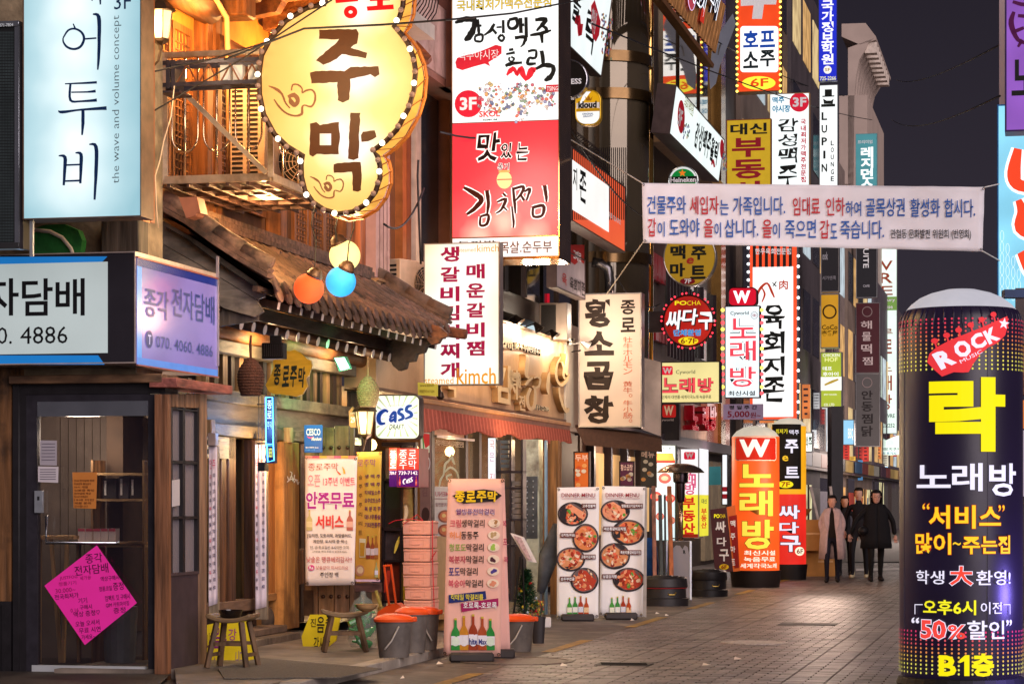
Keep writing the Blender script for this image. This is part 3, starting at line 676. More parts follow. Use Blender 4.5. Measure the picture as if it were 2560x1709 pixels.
fbar('wall_panel',mat('7A5228',.8,var=.4,sc=6,bump=.5,grime='3A2A1E'),fy(660),fy(712),.16,.40,-.1,-.03)
fbar('wall_panel',mat('2A1B12',.8),fy(505),fy(655),.1,.40,-.12,-.06)
mb=MB();mb.lathe(EV(-.05,fy(672),.28),[(0,.10),(.1,.08),(.15,.03),(.16,0)],mat('4A3C32',.9,var=.4,sc=12,bump=.8),14,ax=PV);mb.build('foundation_stone',tav,smooth=True)
fbar('step',mat('7C6A58',.8,var=.3,sc=7,bump=.6,grime='4A3E34'),fy(600,.35),fy(755,.35),.08,.155,-.05,.36,bevel=.01);fbar('step',mat('6B5646',.8,var=.3,sc=7,bump=.6),fy(600,.3),fy(742,.3),.155,.23,-.05,.22,bevel=.01)
# inner dark room hints: bottles and red things on a shelf, warm light
fbar('inner_shelf',wood('5A4028','s'),fy(690),fy(714),.82,.85,-.3,-.16)
# door leaf planks to the right of the big post
for k in range(4):post(762+k*30,791+k*30,.35,2.12,wood(('7A4E2C','6A4226','80552F','5E3A22')[k],'z',.4),-.05,-.01,'door_plank')
post(884,900,.2,2.2,wood('5C4434','z'),-.08,.06);post(903,930,.1,3.0,wood('4A382E','z'),-.2,-.02)
lamp('tavern_door_lamp',EV(.35,fy(700,.35),2.02),13,(1,.62,.26),.06);lamp('tavern_eave_lamp',EV(.30,24.2,3.02),6,(1,.66,.34),.08);lamp('tavern_eave_lamp',EV(.32,26.9,3.05),5,(1,.7,.4),.08)
# ---------------- upper floor
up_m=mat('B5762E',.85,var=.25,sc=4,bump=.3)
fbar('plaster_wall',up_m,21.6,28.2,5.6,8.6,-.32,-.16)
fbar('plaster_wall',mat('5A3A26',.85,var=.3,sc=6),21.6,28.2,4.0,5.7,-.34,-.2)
ow=wood('7E4A20','z',.4,grime='4A2A12');os_=wood('7A4820','s',.4,grime='482812')
def lattice_door(y0,y1,z0,z1):
    d=fbar('lattice_door',wood('4E2E16','z'),y0,y1,z0,z1,-.2,-.17)
    for a,b,c,e in((y0,y0+.05,z0,z1),(y1-.05,y1,z0,z1),(y0+.05,y1-.05,z0,z0+.07),(y0+.05,y1-.05,z1-.07,z1)):
        mb=MB();mb.hexa([EV(-.13,a,c),EV(-.13,b,c),EV(-.17,b,c),EV(-.17,a,c),EV(-.13,a,e),EV(-.13,b,e),EV(-.17,b,e),EV(-.17,a,e)],ow);mb.build('stile',d)
    lt=MB()
    nb=max(4,int((y1-y0)/.085))
    for k in range(1,nb):
        y=y0+(y1-y0)*k/nb;lt.bar(EV(-.15,y,z0+.07),EV(-.15,y,z1-.07),.012,.02,ow)
    for blk_ in(z0+.1,(z0+z1)/2-.25,z1-.55):
        for k in range(6):lt.bar(EV(-.148,y0+.04,blk_+k*.075),EV(-.148,y1-.04,blk_+k*.075),.014,.012,ow)
    o=lt.build('lattice',d);tag(o,kind='stuff')
for y in(22.05,22.62):lattice_door(y,y+.52,4.5,6.05)
for y in(23.75,24.3,24.85):lattice_door(y,y+.5,4.5,5.75)
for y in(26.3,26.9,27.4):lattice_door(y,y+.5,4.2,4.95)
for y0,w_ in((21.85,.14),(23.25,.17),(23.48,.2),(25.5,.2),(27.9,.2)):fbar('post',ow,y0,y0+w_,4.2,6.5,-.2,-.02,bevel=.01)
mb=MB();mb.tube([EV(-.02,21.7,6.28),EV(-.02,23.3,6.28)],.15,wood('6E4526','s',.4,grime='3A2414'),14);mb.build('log_beam',tav,smooth=True)
mb=MB();mb.tube([EV(-.04,23.6,5.95),EV(-.04,28,5.95)],.15,wood('6E4526','s',.4,grime='3A2414'),14);mb.build('log_beam',tav,smooth=True)
for(y,z,h_)in((23.2,6.52,.42),(23.5,6.26,.34)):fbar('beam_end',ow,y,y+.32,z,z+h_,-.15,.28,bevel=.02)
mb=MB();cable_m=mat('D0A070',.6);mb.tube([EV(.05,21.85,6.75),EV(.1,22.3,6.52),EV(.13,23.0,6.35),EV(.15,23.32,6.2),EV(.15,23.38,5.6),EV(.15,23.38,4.5)],.03,cable_m,8);mb.build('pipe',tav,smooth=True)
# upper eave soffit with stepped brackets
for k in range(3):
    y=23.9+k*.62;z=6.75-k*.0
    mb=MB();o=EV(-.1,y,0)
    pts=[o+PV*a+Vector((0,0,z_))for a,z_ in((0,6.45),(.35,6.5),(.42,6.62),(.75,6.66),(.82,6.78),(1.2,6.82),(1.2,7.0),(0,7.0))]
    mb.prism(pts,SV*.16,os_);mb.build('eave_bracket',tav,bevel=.01)
mb=MB();a_=[EV(-.2,21.6,7.0),EV(1.5,21.6,6.9),EV(1.5,25.6,6.9),EV(-.2,25.6,7.0)];mb.add(a_,[(0,1,2,3)],wood('8A4E20','s',.4));mb.build('soffit_board',tav)
for k in range(6):
    y=21.9+k*.66;mb=MB();mb.tube([EV(-.2,y,6.93),EV(1.35,y,6.8)],.055,wood('6A3A1A','s'),10);mb.tube([EV(1.351,y,6.8),EV(1.356,y,6.8)],.053,wht,12);mb.build('rafter',tav)
lamp('balcony_lamp',EV(.45,22.6,5.9),42,(1,.50,.13),.08);lamp('balcony_lamp',EV(.5,25.0,5.9),45,(1,.50,.13),.08);lamp('roof_glow_fill',EV(.7,22.9,4.36),34,(1,.55,.2),.06)  # roof one is added, without fixture, for the gourd sign's warm wash
# ---------------- balcony: frame, railing, grid floor
bal=thing('balcony','steel balcony with looped railing and open grid floor on the tavern upper storey','balcony',EV(.5,22.5,4.4))
alu=mat('C9B29A',.35,.6,.2,10,grime='8A6A4C');BY,BZ,BQ=21.95,4.44,1.06
def bb(name,a,b,w_,t_,m=alu,par=bal):mb=MB();mb.bar(a,b,w_,t_,m);return mb.build(name,par)
bb('edge_beam',EV(0.0,BY,BZ),EV(BQ,BY,BZ),.05,.07);bb('edge_beam',EV(BQ,BY,BZ),EV(BQ,24.0,BZ),.05,.07);bb('edge_beam',EV(0,24.0,BZ),EV(BQ,24.0,BZ),.05,.07)
gr_=wood('5A4038','s')
for k in range(6):bb('floor_joist',EV(.08+k*.19,BY,BZ-.04),EV(.08+k*.19,24.0,BZ-.04),.025,.05,gr_)
for k in range(5):bb('floor_joist',EV(.0,BY+.35+k*.36,BZ-.045),EV(BQ,BY+.35+k*.36,BZ-.045),.025,.03,gr_)
mb=MB();a_=[EV(0,BY,BZ-.0),EV(BQ,BY,BZ-.0),EV(BQ,24.0,BZ),EV(0,24.0,BZ)];mb.add(a_,[(3,2,1,0)],mat('4A342C',.8));mb.build('floor_board',bal)
bb('post',EV(.05,BY,BZ),EV(.05,BY,5.6),.05,.05);bb('post',EV(BQ,BY,BZ),EV(BQ,BY,5.6),.05,.05)
bb('top_rail',EV(0,BY,5.58),EV(BQ,BY,5.58),.05,.05);bb('top_rail',EV(BQ,BY,5.58),EV(BQ,24.0,5.58),.05,.05)
ch=mat('E0C8B0',.18,.95,.1)
def loop(o,dr_):
    mb=MB();mb.tube([o+Vector((0,0,BZ)),o+Vector((0,0,5.55))],.013,ch,8);mb.build('baluster',bal,smooth=True)
    mb=MB();w_=.125;pts=[o+dr_*-w_+Vector((0,0,5.55)),o+dr_*-w_+Vector((0,0,4.85))]+[o+dr_*(w_*-math.cos(R(a)))+Vector((0,0,4.85-.16*math.sin(R(a))))for a in range(15,180,15)]+[o+dr_*w_+Vector((0,0,4.85)),o+dr_*w_+Vector((0,0,5.55))]
    mb.tube(pts,.009,ch,6);mb.build('rail_loop',bal,smooth=True)
for q in(.24,.545,.85):loop(EV(q,BY,0),PV)
for k in range(4):loop(EV(BQ,BY+.35+k*.45,0),SV)
bb('brace',EV(.28,BY-.06,5.2),EV(1.04,BY-.06,4.47),.012,.045,mat('D8C4AE',.4,.5))
# ---------------- air conditioner on the balcony
def ac_unit(lab,o,ex,ey,w,dp,h,m,group=None,fan=True):
    t=thing('air_conditioner',lab,'air conditioner',o,group);ex=Vector(ex);ey=Vector(ey);up=Vector((0,0,1));o=Vector(o)
    mb=MB();mb.box(o+up*(h/2),(w,dp,h),m,ex,ey);mb.build('casing',t,bevel=.012)
    dk=mat('15120F',.8)
    if fan:
        fc=o+ex*(w*.18)-ey*(dp/2+.004)+up*(h*.5);r=min(w,h)*.4
        mb=MB();mb.lathe(fc,[(0,0),(r,0),(r,.004)],dk,28,ax=-ey);mb.build('fan_opening',t)
        for k in range(7):
            mb=MB();rr=r*(k+1)/7;pts=[fc-ey*.008+(ex*math.cos(R(a))+up*math.sin(R(a)))*rr for a in range(0,361,12)];mb.tube(pts,.003,m,4);mb.build('guard_ring',t)
        for k in range(12):
            mb=MB();a=R(k*30);mb.bar(fc-ey*.009,fc-ey*.009+(ex*math.cos(a)+up*math.sin(a))*r,.005,.005,m);mb.build('guard_spoke',t)
        mb=MB();mb.lathe(fc-ey*.012,[(0,.01),(r*.17,.008),(r*.17,0)],m,16,ax=-ey);mb.build('fan_hub',t)
    for k in range(int(h/.055)-1):
        z=.06+k*.055;mb=MB();mb.box(o-ex*(w/2+.003)+up*z+ey*(dp*.0),(.006,dp*.62,.026),dk,ex,ey);mb.build('side_slot',t)
    return t
acm=mat('D0AE90',.5,var=.12,sc=8,grime='B08A68')
p_=EV(.42,23.3,4.5)
t=thing('air_conditioner','tall cream air conditioner with rows of dark slots standing on the tavern balcony','air conditioner',p_)
mb=MB();mb.box(p_+Vector((0,0,.55)),(.36,.3,.95),acm,PV,SV);mb.build('casing',t,bevel=.01)
for i in range(2):
    for k in range(19):
        mb=MB();mb.box(p_-SV*.152+PV*(-.1+i*.15)+Vector((0,0,.12+k*.046)),(.11,.006,.024),mat('20140C',.8),PV,SV);mb.build('slot',t)
for s in(-.1,.1):mb=MB();mb.box(p_+PV*s+Vector((0,0,.04)),(.06,.3,.08),acm,PV,SV);mb.build('foot',t)
p_=EV(.74,23.65,4.5);ac_unit('white air conditioner with round fan behind the balcony rails under the gourd sign',p_,PV,SV,.7,.3,.62,acm)
# white power boxes on the truss
for k,u in enumerate((562,594,632)):
    tp_=perp(500,21.35);mb=MB();tp_.box(mb,mat('D8D4D0',.4,var=.08),u-12,163,u+12,208,-.08,.0);tp_.box(mb,mat('8A8A8A',.5),u-8,200,u+8,203,0,.004)
    tag(mb.build('power_box',bevel=.006,loc=tp_.uv(u,208)),('leftmost white power supply box hung in the sign truss','middle white power supply box hung in the sign truss','white power supply box in the truss nearest the gourd sign')[k],'power box')
# ---------------- truss arm
tr=thing('sign_truss','dark steel truss arm with zigzag bars that carries the gourd sign','truss',P(500,210,21.3))
tp_=perp(500,21.3);stl=mat('4A4550',.4,.7,.2,9)
for v in(158,213):
    for d in(0,-.22):mb=MB();tp_.box(mb,stl,392,v-5,662,v+5,d-.035,d);mb.build('chord',tr)
for u in(420,433):mb=MB();tp_.box(mb,stl,u-5,150,u+5,222,-.255,.005);mb.build('strut',tr)
mb=MB();tp_.box(mb,stl,400,228,450,233,-.3,.02);mb.build('plate',tr)
for k in range(8):
    u=440+k*27;mb=MB();a,b=(210,160)if k%2==0 else(160,210);mb.bar(tp_.uv(u,a,-.01),tp_.uv(u+27,b,-.01),.012,.012,mat('7A4A30',.6,.4));mb.build('web_bar',tr)
mb=MB()
for(u0,v0,u1,v1)in((380,180,700,95),(380,280,830,0)):
    mb.tube([P(u0,v0,20.6),P((u0+u1)/2,(v0+v1)/2+8,20.8),P(u1,v1,21.0)],.008,mat('2A1E18',.6),6)
tag(mb.build('guy_wire',loc=P(540,140,20.8)),'two thin dark wires crossing in front of the truss and gourd sign','wire')
mb=MB();mb.tube([P(560,150,20.4),P(760,72,20.6),P(960,62,20.6),P(1120,50,21.8),P(1280,34,24),P(1500,-10,27)],.01,mat('241C1A',.6),6);tag(mb.build('overhead_cable',loc=P(960,62,21)),'long dark cable sagging past the gourd sign towards the beer sign','cable')
mb=MB();mb.tube([P(436,215,21.1),P(428,290,21.1),P(410,350,21.1),P(400,400,21.1),P(388,440,21.1),P(392,540,21.1),P(396,570,21.1)],.006,mat('E0C0A0',.5),6);tag(mb.build('hanging_cable',smooth=True,loc=P(400,400,21.1)),'thin pale cable dangling beside the white sign edge','cable')
# gutter hopper
mb=MB();hp2=perp(0,21.8);mb.prism([hp2.uv(u,v,-.1)for u,v in[(437,490),(482,488),(492,530),(484,528),(478,536),(456,542),(448,520)]][::-1],SV*.2,mat('9A6048',.6,var=.2));tag(mb.build('rain_hopper',bevel=.006,loc=hp2.uv(460,542)),'brown ribbed rain hopper sitting above the tavern roof end','hopper')
# wall lantern top left
def lantern(lab,c,s,e,on=1.0,wall=True,strength=9):
    c=Vector(c);t=thing('wall_lantern',lab,'lantern',c);bk=mat('4A3626',.45,.6,.2,12)
    mb=MB();mb.lathe(c,[(.0,.40*s),(.02*s,.38*s),(.03*s,.33*s),(.05*s,.32*s),(.09*s,.27*s),(.15*s,.21*s),(.17*s,.18*s),(.14*s,.175*s),(0,.18*s)],bk,6);mb.build('cap',t)
    for k in range(6):
        a0,a1=R(k*60),R(k*60+60);p=lambda a,r,z:c+PV*(r*s*math.cos(a))+SV*(r*s*math.sin(a))+Vector((0,0,z*s))
        mb=MB();mb.add([p(a0,.085,-.12),p(a1,.085,-.12),p(a1,.13,.175),p(a0,.13,.175)],[(0,1,2,3)],mat('FFE0A0',.4,em=on*.8,sample=False));mb.build('pane',t)
        mb=MB();mb.bar(p(a0,.086,-.12),p(a0,.132,.175),.014*s,.014*s,bk);mb.build('glazing_bar',t)
    mb=MB();mb.lathe(c,[(0,-.12*s),(.095*s,-.12*s),(.08*s,-.15*s),(.03*s,-.19*s),(.02*s,-.24*s),(0,-.25*s)],bk,6);mb.build('base',t)
    mb=MB();mb.tube([c+Vector((0,0,-.24*s)),c+Vector((0,0,-.36*s))-PV*.03*s,c+Vector((0,0,-.46*s))-PV*.14*s],.014*s,bk,8);mb.build('bracket',t)
    lamp('lantern_bulb',c+PV*.0-SV*.2*s+Vector((0,0,.0)),e,(1,.72,.38),.05,parent=t);return t
lantern('lit lantern at the top left beside the white sign and lattice doors',P(402,70,20.9),.80,10,1.3)
# ================================================================ GOURD SIGN
gp3=perp(843,21.0)
OUT=[(818,12),(769,24),(718,55),(680,98),(658,140),(652,185),(653,235),(663,285),(689,333),(720,363),(761,388),(757,412),(758,442),(766,475),(785,503),(812,521),(845,531),(880,526),(912,508),(935,478),(946,445),(946,415),(940,392),(930,374),(962,350),(989,322),(1018,269),(1031,225),(1035,178),(1030,145),(1016,110),(1000,88),(981,66),(994,45),(1003,15),(1006,-20),(1000,-60),(975,-100),(930,-125),(880,-125),(835,-100),(815,-60),(811,-20)]
gs=thing('gourd_sign','glowing yellow gourd shaped sign with brown brush letters and a ring of bulbs','sign',gp3.uv(850,531,-.25))
warm=hot_face(WL[gs.name],[gp3.uv(850,150),gp3.uv(900,190),gp3.uv(840,330),gp3.uv(890,370),gp3.uv(900,20)],((.17,'FFFFFF'),(.30,'FFF4C4'),(.44,'FFDC88'),(.62,'FCC56E'),(.85,'EFAF5C')),1.0);wside=mat('FFB850',.5,em=.6,evar=.2,var=0)
def tess(pan,mb,m,pts,d,holes=()):
    from mathutils.geometry import tessellate_polygon
    loops=[[Vector((u,v,0))for u,v in pts]]+[[Vector((u,v,0))for u,v in h]for h in holes]
    al=[p for l in loops for p in l];mb.add([pan.uv(p.x,p.y,d)for p in al],[tuple(t)for t in tessellate_polygon(loops)],m)
mb=MB();tess(gp3,mb,warm,OUT,0);mb.build('face_panel',gs)
mb=MB();N=len(OUT);a=[gp3.uv(u,v,0)for u,v in OUT];b=[p+SV*.34 for p in a]
mb.add(a+b,[(k,(k+1)%N,N+(k+1)%N,N+k)for k in range(N)],wside);mb.build('side_panel',gs)
mb=MB();tess(gp3,mb,mat('8A5A28',.6),OUT,-.34);mb.build('back_panel',gs)
rimm=mat('3A2010',.5,.3)
cx,cy=850,230
def grow(pts,k):
    o=[]
    for i,(u,v)in enumerate(pts):
        a_,b_=pts[i-1],pts[(i+1)%len(pts)];dx,dy=b_[0]-a_[0],b_[1]-a_[1];l=math.hypot(dx,dy);o.append((u-dy/l*-k*-1,v+dx/l*-k*-1))if False else o.append((u+dy/l*-k,v-dx/l*-k))
    return o
G1=grow(OUT,4)
mb=MB();mb.tube([gp3.uv(u,v,.0)for u,v in G1+G1[:1]],.024,rimm,8,cap=False);mb.build('rim',gs)
mb=MB();mb.tube([gp3.uv(u,v,-.34)for u,v in grow(OUT,7)+grow(OUT,7)[:1]],.016,mat('B8702C',.5,.3),8,cap=False);mb.build('rim',gs)
for k in range(0,N,1):
    u,v=G1[k];u2,v2=grow(OUT,8)[(k+1)%N];mb=MB();mb.bar(gp3.uv(u,v,.0),gp3.uv(u2,v2,-.34),.008,.008,mat('8A4E1C',.5));mb.build('cage_wire',gs)
# bulbs along the rim
G2=grow(OUT,5);per=[0]
for k in range(N):per.append(per[-1]+math.dist(G2[k],G2[(k+1)%N]))
on_m=mat('FFF4D8',.3,em=3.0);off_m=mat('D8A890',.25,var=.05,em=.12,sample=False)
k=0;s_=6.0;cnt=0;step_=29.0
while s_<per[-1]:
    while per[k+1]<s_:k+=1
    t_=(s_-per[k])/(per[k+1]-per[k]);u=G2[k][0]+(G2[(k+1)%N][0]-G2[k][0])*t_;v=G2[k][1]+(G2[(k+1)%N][1]-G2[k][1])*t_
    c=gp3.uv(u,v,.035);r=.026;mb=MB()
    mb.lathe(c,[(0,-r),(r*.6,-r*.8),(r,0),(r*.8,r*.6),(0,r)],on_m if cnt%3==0 else off_m,12,ax=gp3.n);mb.build('bulb',gs,smooth=True);cnt+=1;s_+=step_
def SCl(pts,o=(640,0),sc=2.7515):return[(o[0]+x/sc,o[1]+y/sc)for x,y in pts]
def jagp(pts,j=3.0,stepn=24):
    o=[];r_=random.Random(5)
    for i in range(len(pts)):
        a_,b_=pts[i],pts[(i+1)%len(pts)];d_=math.dist(a_,b_);n_=max(1,int(d_/stepn))
        for q in range(n_):o.append((a_[0]+(b_[0]-a_[0])*q/n_+r_.uniform(-j,j),a_[1]+(b_[1]-a_[1])*q/n_+r_.uniform(-j,j)))
    return o
bi=mat('7A3C08',.5,em=.16,sample=False,var=.1,sc=20)
mb=MB()
for p,h_ in(([(435,205),(690,203),(706,232),(700,300),(650,328),(765,362),(755,405),(620,378),(590,375),(555,410),(465,448),(415,415),(440,390),(560,290),(575,272),(437,272)],()),([(372,500),(410,488),(610,490),(650,465),(845,455),(848,515),(820,535),(790,515),(650,545),(645,690),(600,705),(565,690),(560,565),(385,578)],()),
              ([(372,850),(415,838),(440,860),(572,840),(578,950),(568,1060),(420,1062),(395,1082),(370,1065)],([(440,920),(518,920),(518,1000),(440,1000)],)),([(650,775),(718,775),(712,900),(708,1090),(670,1100),(635,1090),(640,950),(645,900)],()),([(722,930),(735,905),(815,897),(830,945),(775,975),(728,975)],()),
              ([(535,1130),(560,1120),(720,1115),(728,1150),(725,1310),(700,1318),(668,1310),(662,1185),(535,1190)],())):
    tess(gp3,mb,bi,SCl(jagp(p)),.006,[SCl(q)for q in h_])
rd=mat('E00A10',.4,em=.75,sample=False)
gp3.ring(mb,rd,877,31,17,16,12,.006);gp3.poly(mb,rd,[(838,-4),(895,-6),(896,4),(840,9)],.006);gp3.poly(mb,rd,[(917,17),(984,12),(985,24),(919,28)],.006);gp3.poly(mb,rd,[(943,-6),(958,-6),(958,14),(943,16)],.006);gp3.poly(mb,rd,[(925,-8),(975,-10),(975,2),(925,4)],.006)
cl=mat('A8683C',.5,em=.35,sample=False)
for o_,sc_ in(((640,0),2.7515),((640+103+0,442-210*.72/2.75),3.85)):
    K_=dict(sc=sc_,o=o_ if sc_<3 else(640+372/2.7515-88/3.85,1215/2.7515-592/3.85))
    for st_ in([(88,592,6),(140,615,20),(180,650,16),(205,710,12),(235,745,10)],[(125,685,8),(160,735,14),(210,780,14),(270,798,14),(315,785,18),(320,740,14),(335,725,10),(380,735,14),(405,700,14),(408,650,14),(385,620,14),(345,625,12),(320,640,10),(318,610,10),(290,585,12),(255,585,12),(245,625,10)],[(222,670,26),(262,655,30),(290,690,30),(270,725,30),(240,700,34),(250,685,30)]):
        gp3.stroke(mb,cl,st_,12,.006,jag=.15,**K_)
mb.build('lettering',gs)
lamp('gourd_glow',P(870,590,21.5),26,(1,.66,.3),.2,parent=gs);lamp('gourd_glow',gp3.uv(843,200,.9),18,(1,.72,.34),.5,parent=gs);lamp('gourd_glow',gp3.uv(1000,250,-.2)+PV*.9,22,(1,.66,.3),.3,parent=gs)
mb=MB();wire=mat('1C1614',.6)
mb.tube([P(786,512,21.5),P(778,560,22.15),P(790,600,22.15),P(788,650,22.15),P(786,680,22.15)],.006,wire,6);tag(mb.build('lamp_wire',smooth=True,loc=P(786,680,21.2)),'thin wire from the gourd sign down to the orange globe lamp','wire')
mb=MB();mb.tube([P(884,534,21.5),P(885,570,22.15),P(872,610,22.15),P(868,660,22.15)],.006,wire,6);tag(mb.build('lamp_wire',smooth=True,loc=P(868,660,21.0)),'thin black wire from the gourd sign down to the blue globe lamp','wire')
mb=MB();mb.tube([P(846,534,21.5),P(838,570,22.15),P(842,605,22.15)],.009,wire,6);tag(mb.build('lamp_wire',smooth=True,loc=P(842,605,21.4)),'twisted wire from the gourd sign down to the cream globe lamp','wire')
def globe(lab,u,v,r_px,Y,hexc,cap,s,e,lc):
    c=P(u,v,Y);r=r_px*Y/F;t=thing('globe_lamp',lab,'globe lamp',c);mb=MB()
    prof=[(r*math.sin(R(a)),-r*math.cos(R(a)))for a in range(0,165,11)]
    ax=(P(cap[0],cap[1],Y-.03)-c).normalized();mb.lathe(c,prof,mat(hexc,.75,em=s,evar=.08,sample=False,spec=.15),28,ax=ax);mb.build('shade',t,smooth=True)
    mb=MB();mb.lathe(c+ax*r*.86,[(r*.55,-.01),(r*.56,.02),(r*.50,.03),(r*.42,.06),(r*.2,.085),(0,.09)],mat('3E2A20',.5,.4,.3,20),20,ax=ax);mb.build('cap',t,smooth='auto')
    lamp('globe_light',c-Vector((0,r*1.2,r*1.9)),e,lc,r,parent=t);return t
globe('orange globe lamp hanging leftmost under the gourd sign',772,721,38,22.2,'FF5A2A',(788,684),.8,2,(1,.4,.2))
globe('blue globe lamp hanging below and in front of the cream one',852,704,38,22.1,'38A4F0',(866,672),.85,2,(.3,.6,1))
globe('cream yellow globe lamp hanging directly under the gourd sign',862,639,39,22.4,'FFE896',(846,604),.9,3,(1,.85,.55))
# ================================================================ things on and before the tavern
def pod(lab,u,v0,v1,rpx,Y,h,top):
    c=P(u,v1,Y);k=Y/F;hh=(v1-v0)*k;r=rpx*k;t=thing('woven_pod',lab,'hanging pod',c)
    prof=[]
    for i in range(27):
        z=i/26;rr=r*((.72+.28*math.sin(min(1,z/.45)*math.pi/2))if z<.5 else math.cos((z-.5)/.5*1.42)**.75)
        prof.append((max(rr*(1+(.035 if i%2 else-.03)),.004),z*hh))
    mb=MB();mb.lathe(c,[(0,0)]+prof,mat(h,.95,var=.45,sc=60,bump=1.0),26);mb.build('body',t)
    mb=MB();mb.tube([c+Vector((0,0,hh)),P(u-1,(v0+top)/2,Y),P(u,top,Y)],[.012,.014,.01],mat(h,.95,var=.4,sc=60),8);mb.build('hanging_stem',t);return t
pod('dark brown woven pod hanging under the eave beside the corner sign',627,895,989,34,22.6,'4A2C20',838)
pod('pale straw woven pod hanging above the beer sign',920,940,1016,28,26.0,'A8825C',890)
fl=thing('flood_lamp','black finned floodlight housing under the eave in front of the wooden plaque','floodlight',P(680,900,22.9));q=perp(680,22.9);bk=mat('16120F',.5,.3)
mb=MB();q.box(mb,bk,654,857,708,897,-.12,0);mb.build('housing',fl,bevel=.006)
for k in range(9):mb=MB();q.box(mb,mat('2A2420',.4,.4),660+k*5.2,860,662+k*5.2,890,0,.012);mb.build('fin',fl)
mb=MB();q.box(mb,bk,672,838,700,857,-.06,-.03);mb.build('bracket',fl)
gf=thing('green_floodlight','small floodlight shining bright green under the eave','floodlight',P(856,922,25.2));q=Pan(856,25.2,PV+SV*-.1,tilt=-35,zref=P(0,908,25.2).z)
mb=MB();mb.prism([P(u,v,25.2)for u,v in[(833,893),(868,890),(880,921),(848,928)]][::-1],(0,.06,.0),bk);mb.build('housing',gf)
mb=MB();mb.prism([P(u,v,25.19)for u,v in[(836,895),(861,893),(874,919),(852,925)]][::-1],(0,-.003,.0),mat('C8FFE0',.3,em=2.2));mb.build('lens',gf)
lamp('green_light',P(852,925,24.9),15,(.12,1,.42),.05,parent=gf,spot=110,aim=P(760,1000,26.2));
pq=perp(720,23.6);pl=thing('wooden_plaque','golden wooden plaque with wavy outline and dark brush letters above the tavern door','plaque',pq.uv(720,990))
pts=[(708,872),(722,878),(736,874),(752,882),(768,898),(776,900),(779,915),(772,938),(764,945),(768,965),(756,985),(742,991),(700,985),(684,985),(672,978),(664,962),(676,940),(684,918),(682,902),(690,895),(706,892)]
mb=MB();mb.prism([pq.uv(u,v)for u,v in pts][::-1],SV*.035,mat('C89A28',.35,var=.35,sc=2,st=(1,1,6),coat=.5));mb.build('board',pl,bevel=.008)
mb=MB();dkg=mat('20281E',.4)
for c_,u0,v0 in(('종',683,910),('로',705,914),('주',724,914),('막',744,916)):pq.text(mb,dkg,c_,u0,v0,u0+17,v0+52,.004,.03,shear=.18,jag=.05,depth=.006)
mb.build('lettering',pl)
ns=perp(662,23.9);nb_=thing('neon_sign','narrow upright sign outlined in blue neon beside the tavern door','neon sign',ns.uv(672,1160));neon=mat('4AA4FF',.3,em=5)
mb=MB();ns.box(mb,mat('0A1E50',.4,em=.15),662,990,685,1157,-.1,-.01);mb.build('box',nb_)
mb=MB();ns.tube=None
mb.tube([ns.uv(u,v,.01)for u,v in[(665,993),(682,993),(684,1114),(666,1114),(665,993)]],.006,neon,8);mb.tube([ns.uv(u,v,.01)for u,v in[(668,1110),(684,1110),(686,1150),(670,1154),(668,1110)]],.006,neon,8);mb.build('neon_tube',nb_)
mb=MB();ns.text(mb,glow('D8ECFF',1.1),'종',668,1000,680,1022,.004);ns.text(mb,glow('D8ECFF',1.1),'로',668,1026,680,1046,.004);ns.text(mb,glow('A8C8FF',.8),'주막',668,1052,681,1072,.004);ns.text(mb,glow('E8E060',.9),'BEER',672,1120,682,1142,.004);mb.build('lettering',nb_)
lamp('neon_light',ns.uv(676,1070,.2),4,(.2,.45,1),.1,parent=nb_)
mb=MB()
for v in(1010,1107):mb.bar(ns.uv(640,v,-.04),ns.uv(674,v,-.04),.012,.012,bk)
for u in(643,651):mb.bar(ns.uv(u,988,-.05),ns.uv(u,1180,-.05),.006,.006,bk)
mb.build('bracket',nb_);mb=MB();ns.box(mb,bk,643,1155,660,1177,-.15,-.02);mb.build('transformer',nb_)
def plate_sign(name,lab,cat,pan,u0,v0,u1,v1,h,pr,d=0,rnd=.02,T=.01,rough=.4):
    t=thing(name,lab,cat,pan.uv((u0+u1)/2,v1,d));mb=MB();pan.box(mb,mat(h,rough,var=.06),u0,v0,u1,v1,d-T,d);mb.build('plate',t,bevel=rnd)
    m2=MB();pr(m2);m2.build('lettering',t);return t
cp=perp(762,25.35);W_=ink('F4F6FA')
def pr(m):
    cp.text(m,W_,'CESCO',766,1071,801,1088,.004,.012);cp.stroke(m,ink('E05080'),[(768,1090,1.5),(775,1094,3),(784,1091,1.5)],2,.004);cp.text(m,W_,'Members',779,1092,803,1101,.004,.02,shear=.3);cp.text(m,W_,'세스코 멤버스 Zone',764,1116,796,1120,.004,.02);cp.text(m,ink('60B0F0'),'1588-1119',764,1122,788,1126,.004,.0)
plate_sign('pest_plaque','rounded bright blue plaque with white lettering fixed above the white event banner','plaque',cp,760,1062,806,1131,'0A5CB8',pr,rnd=.015)
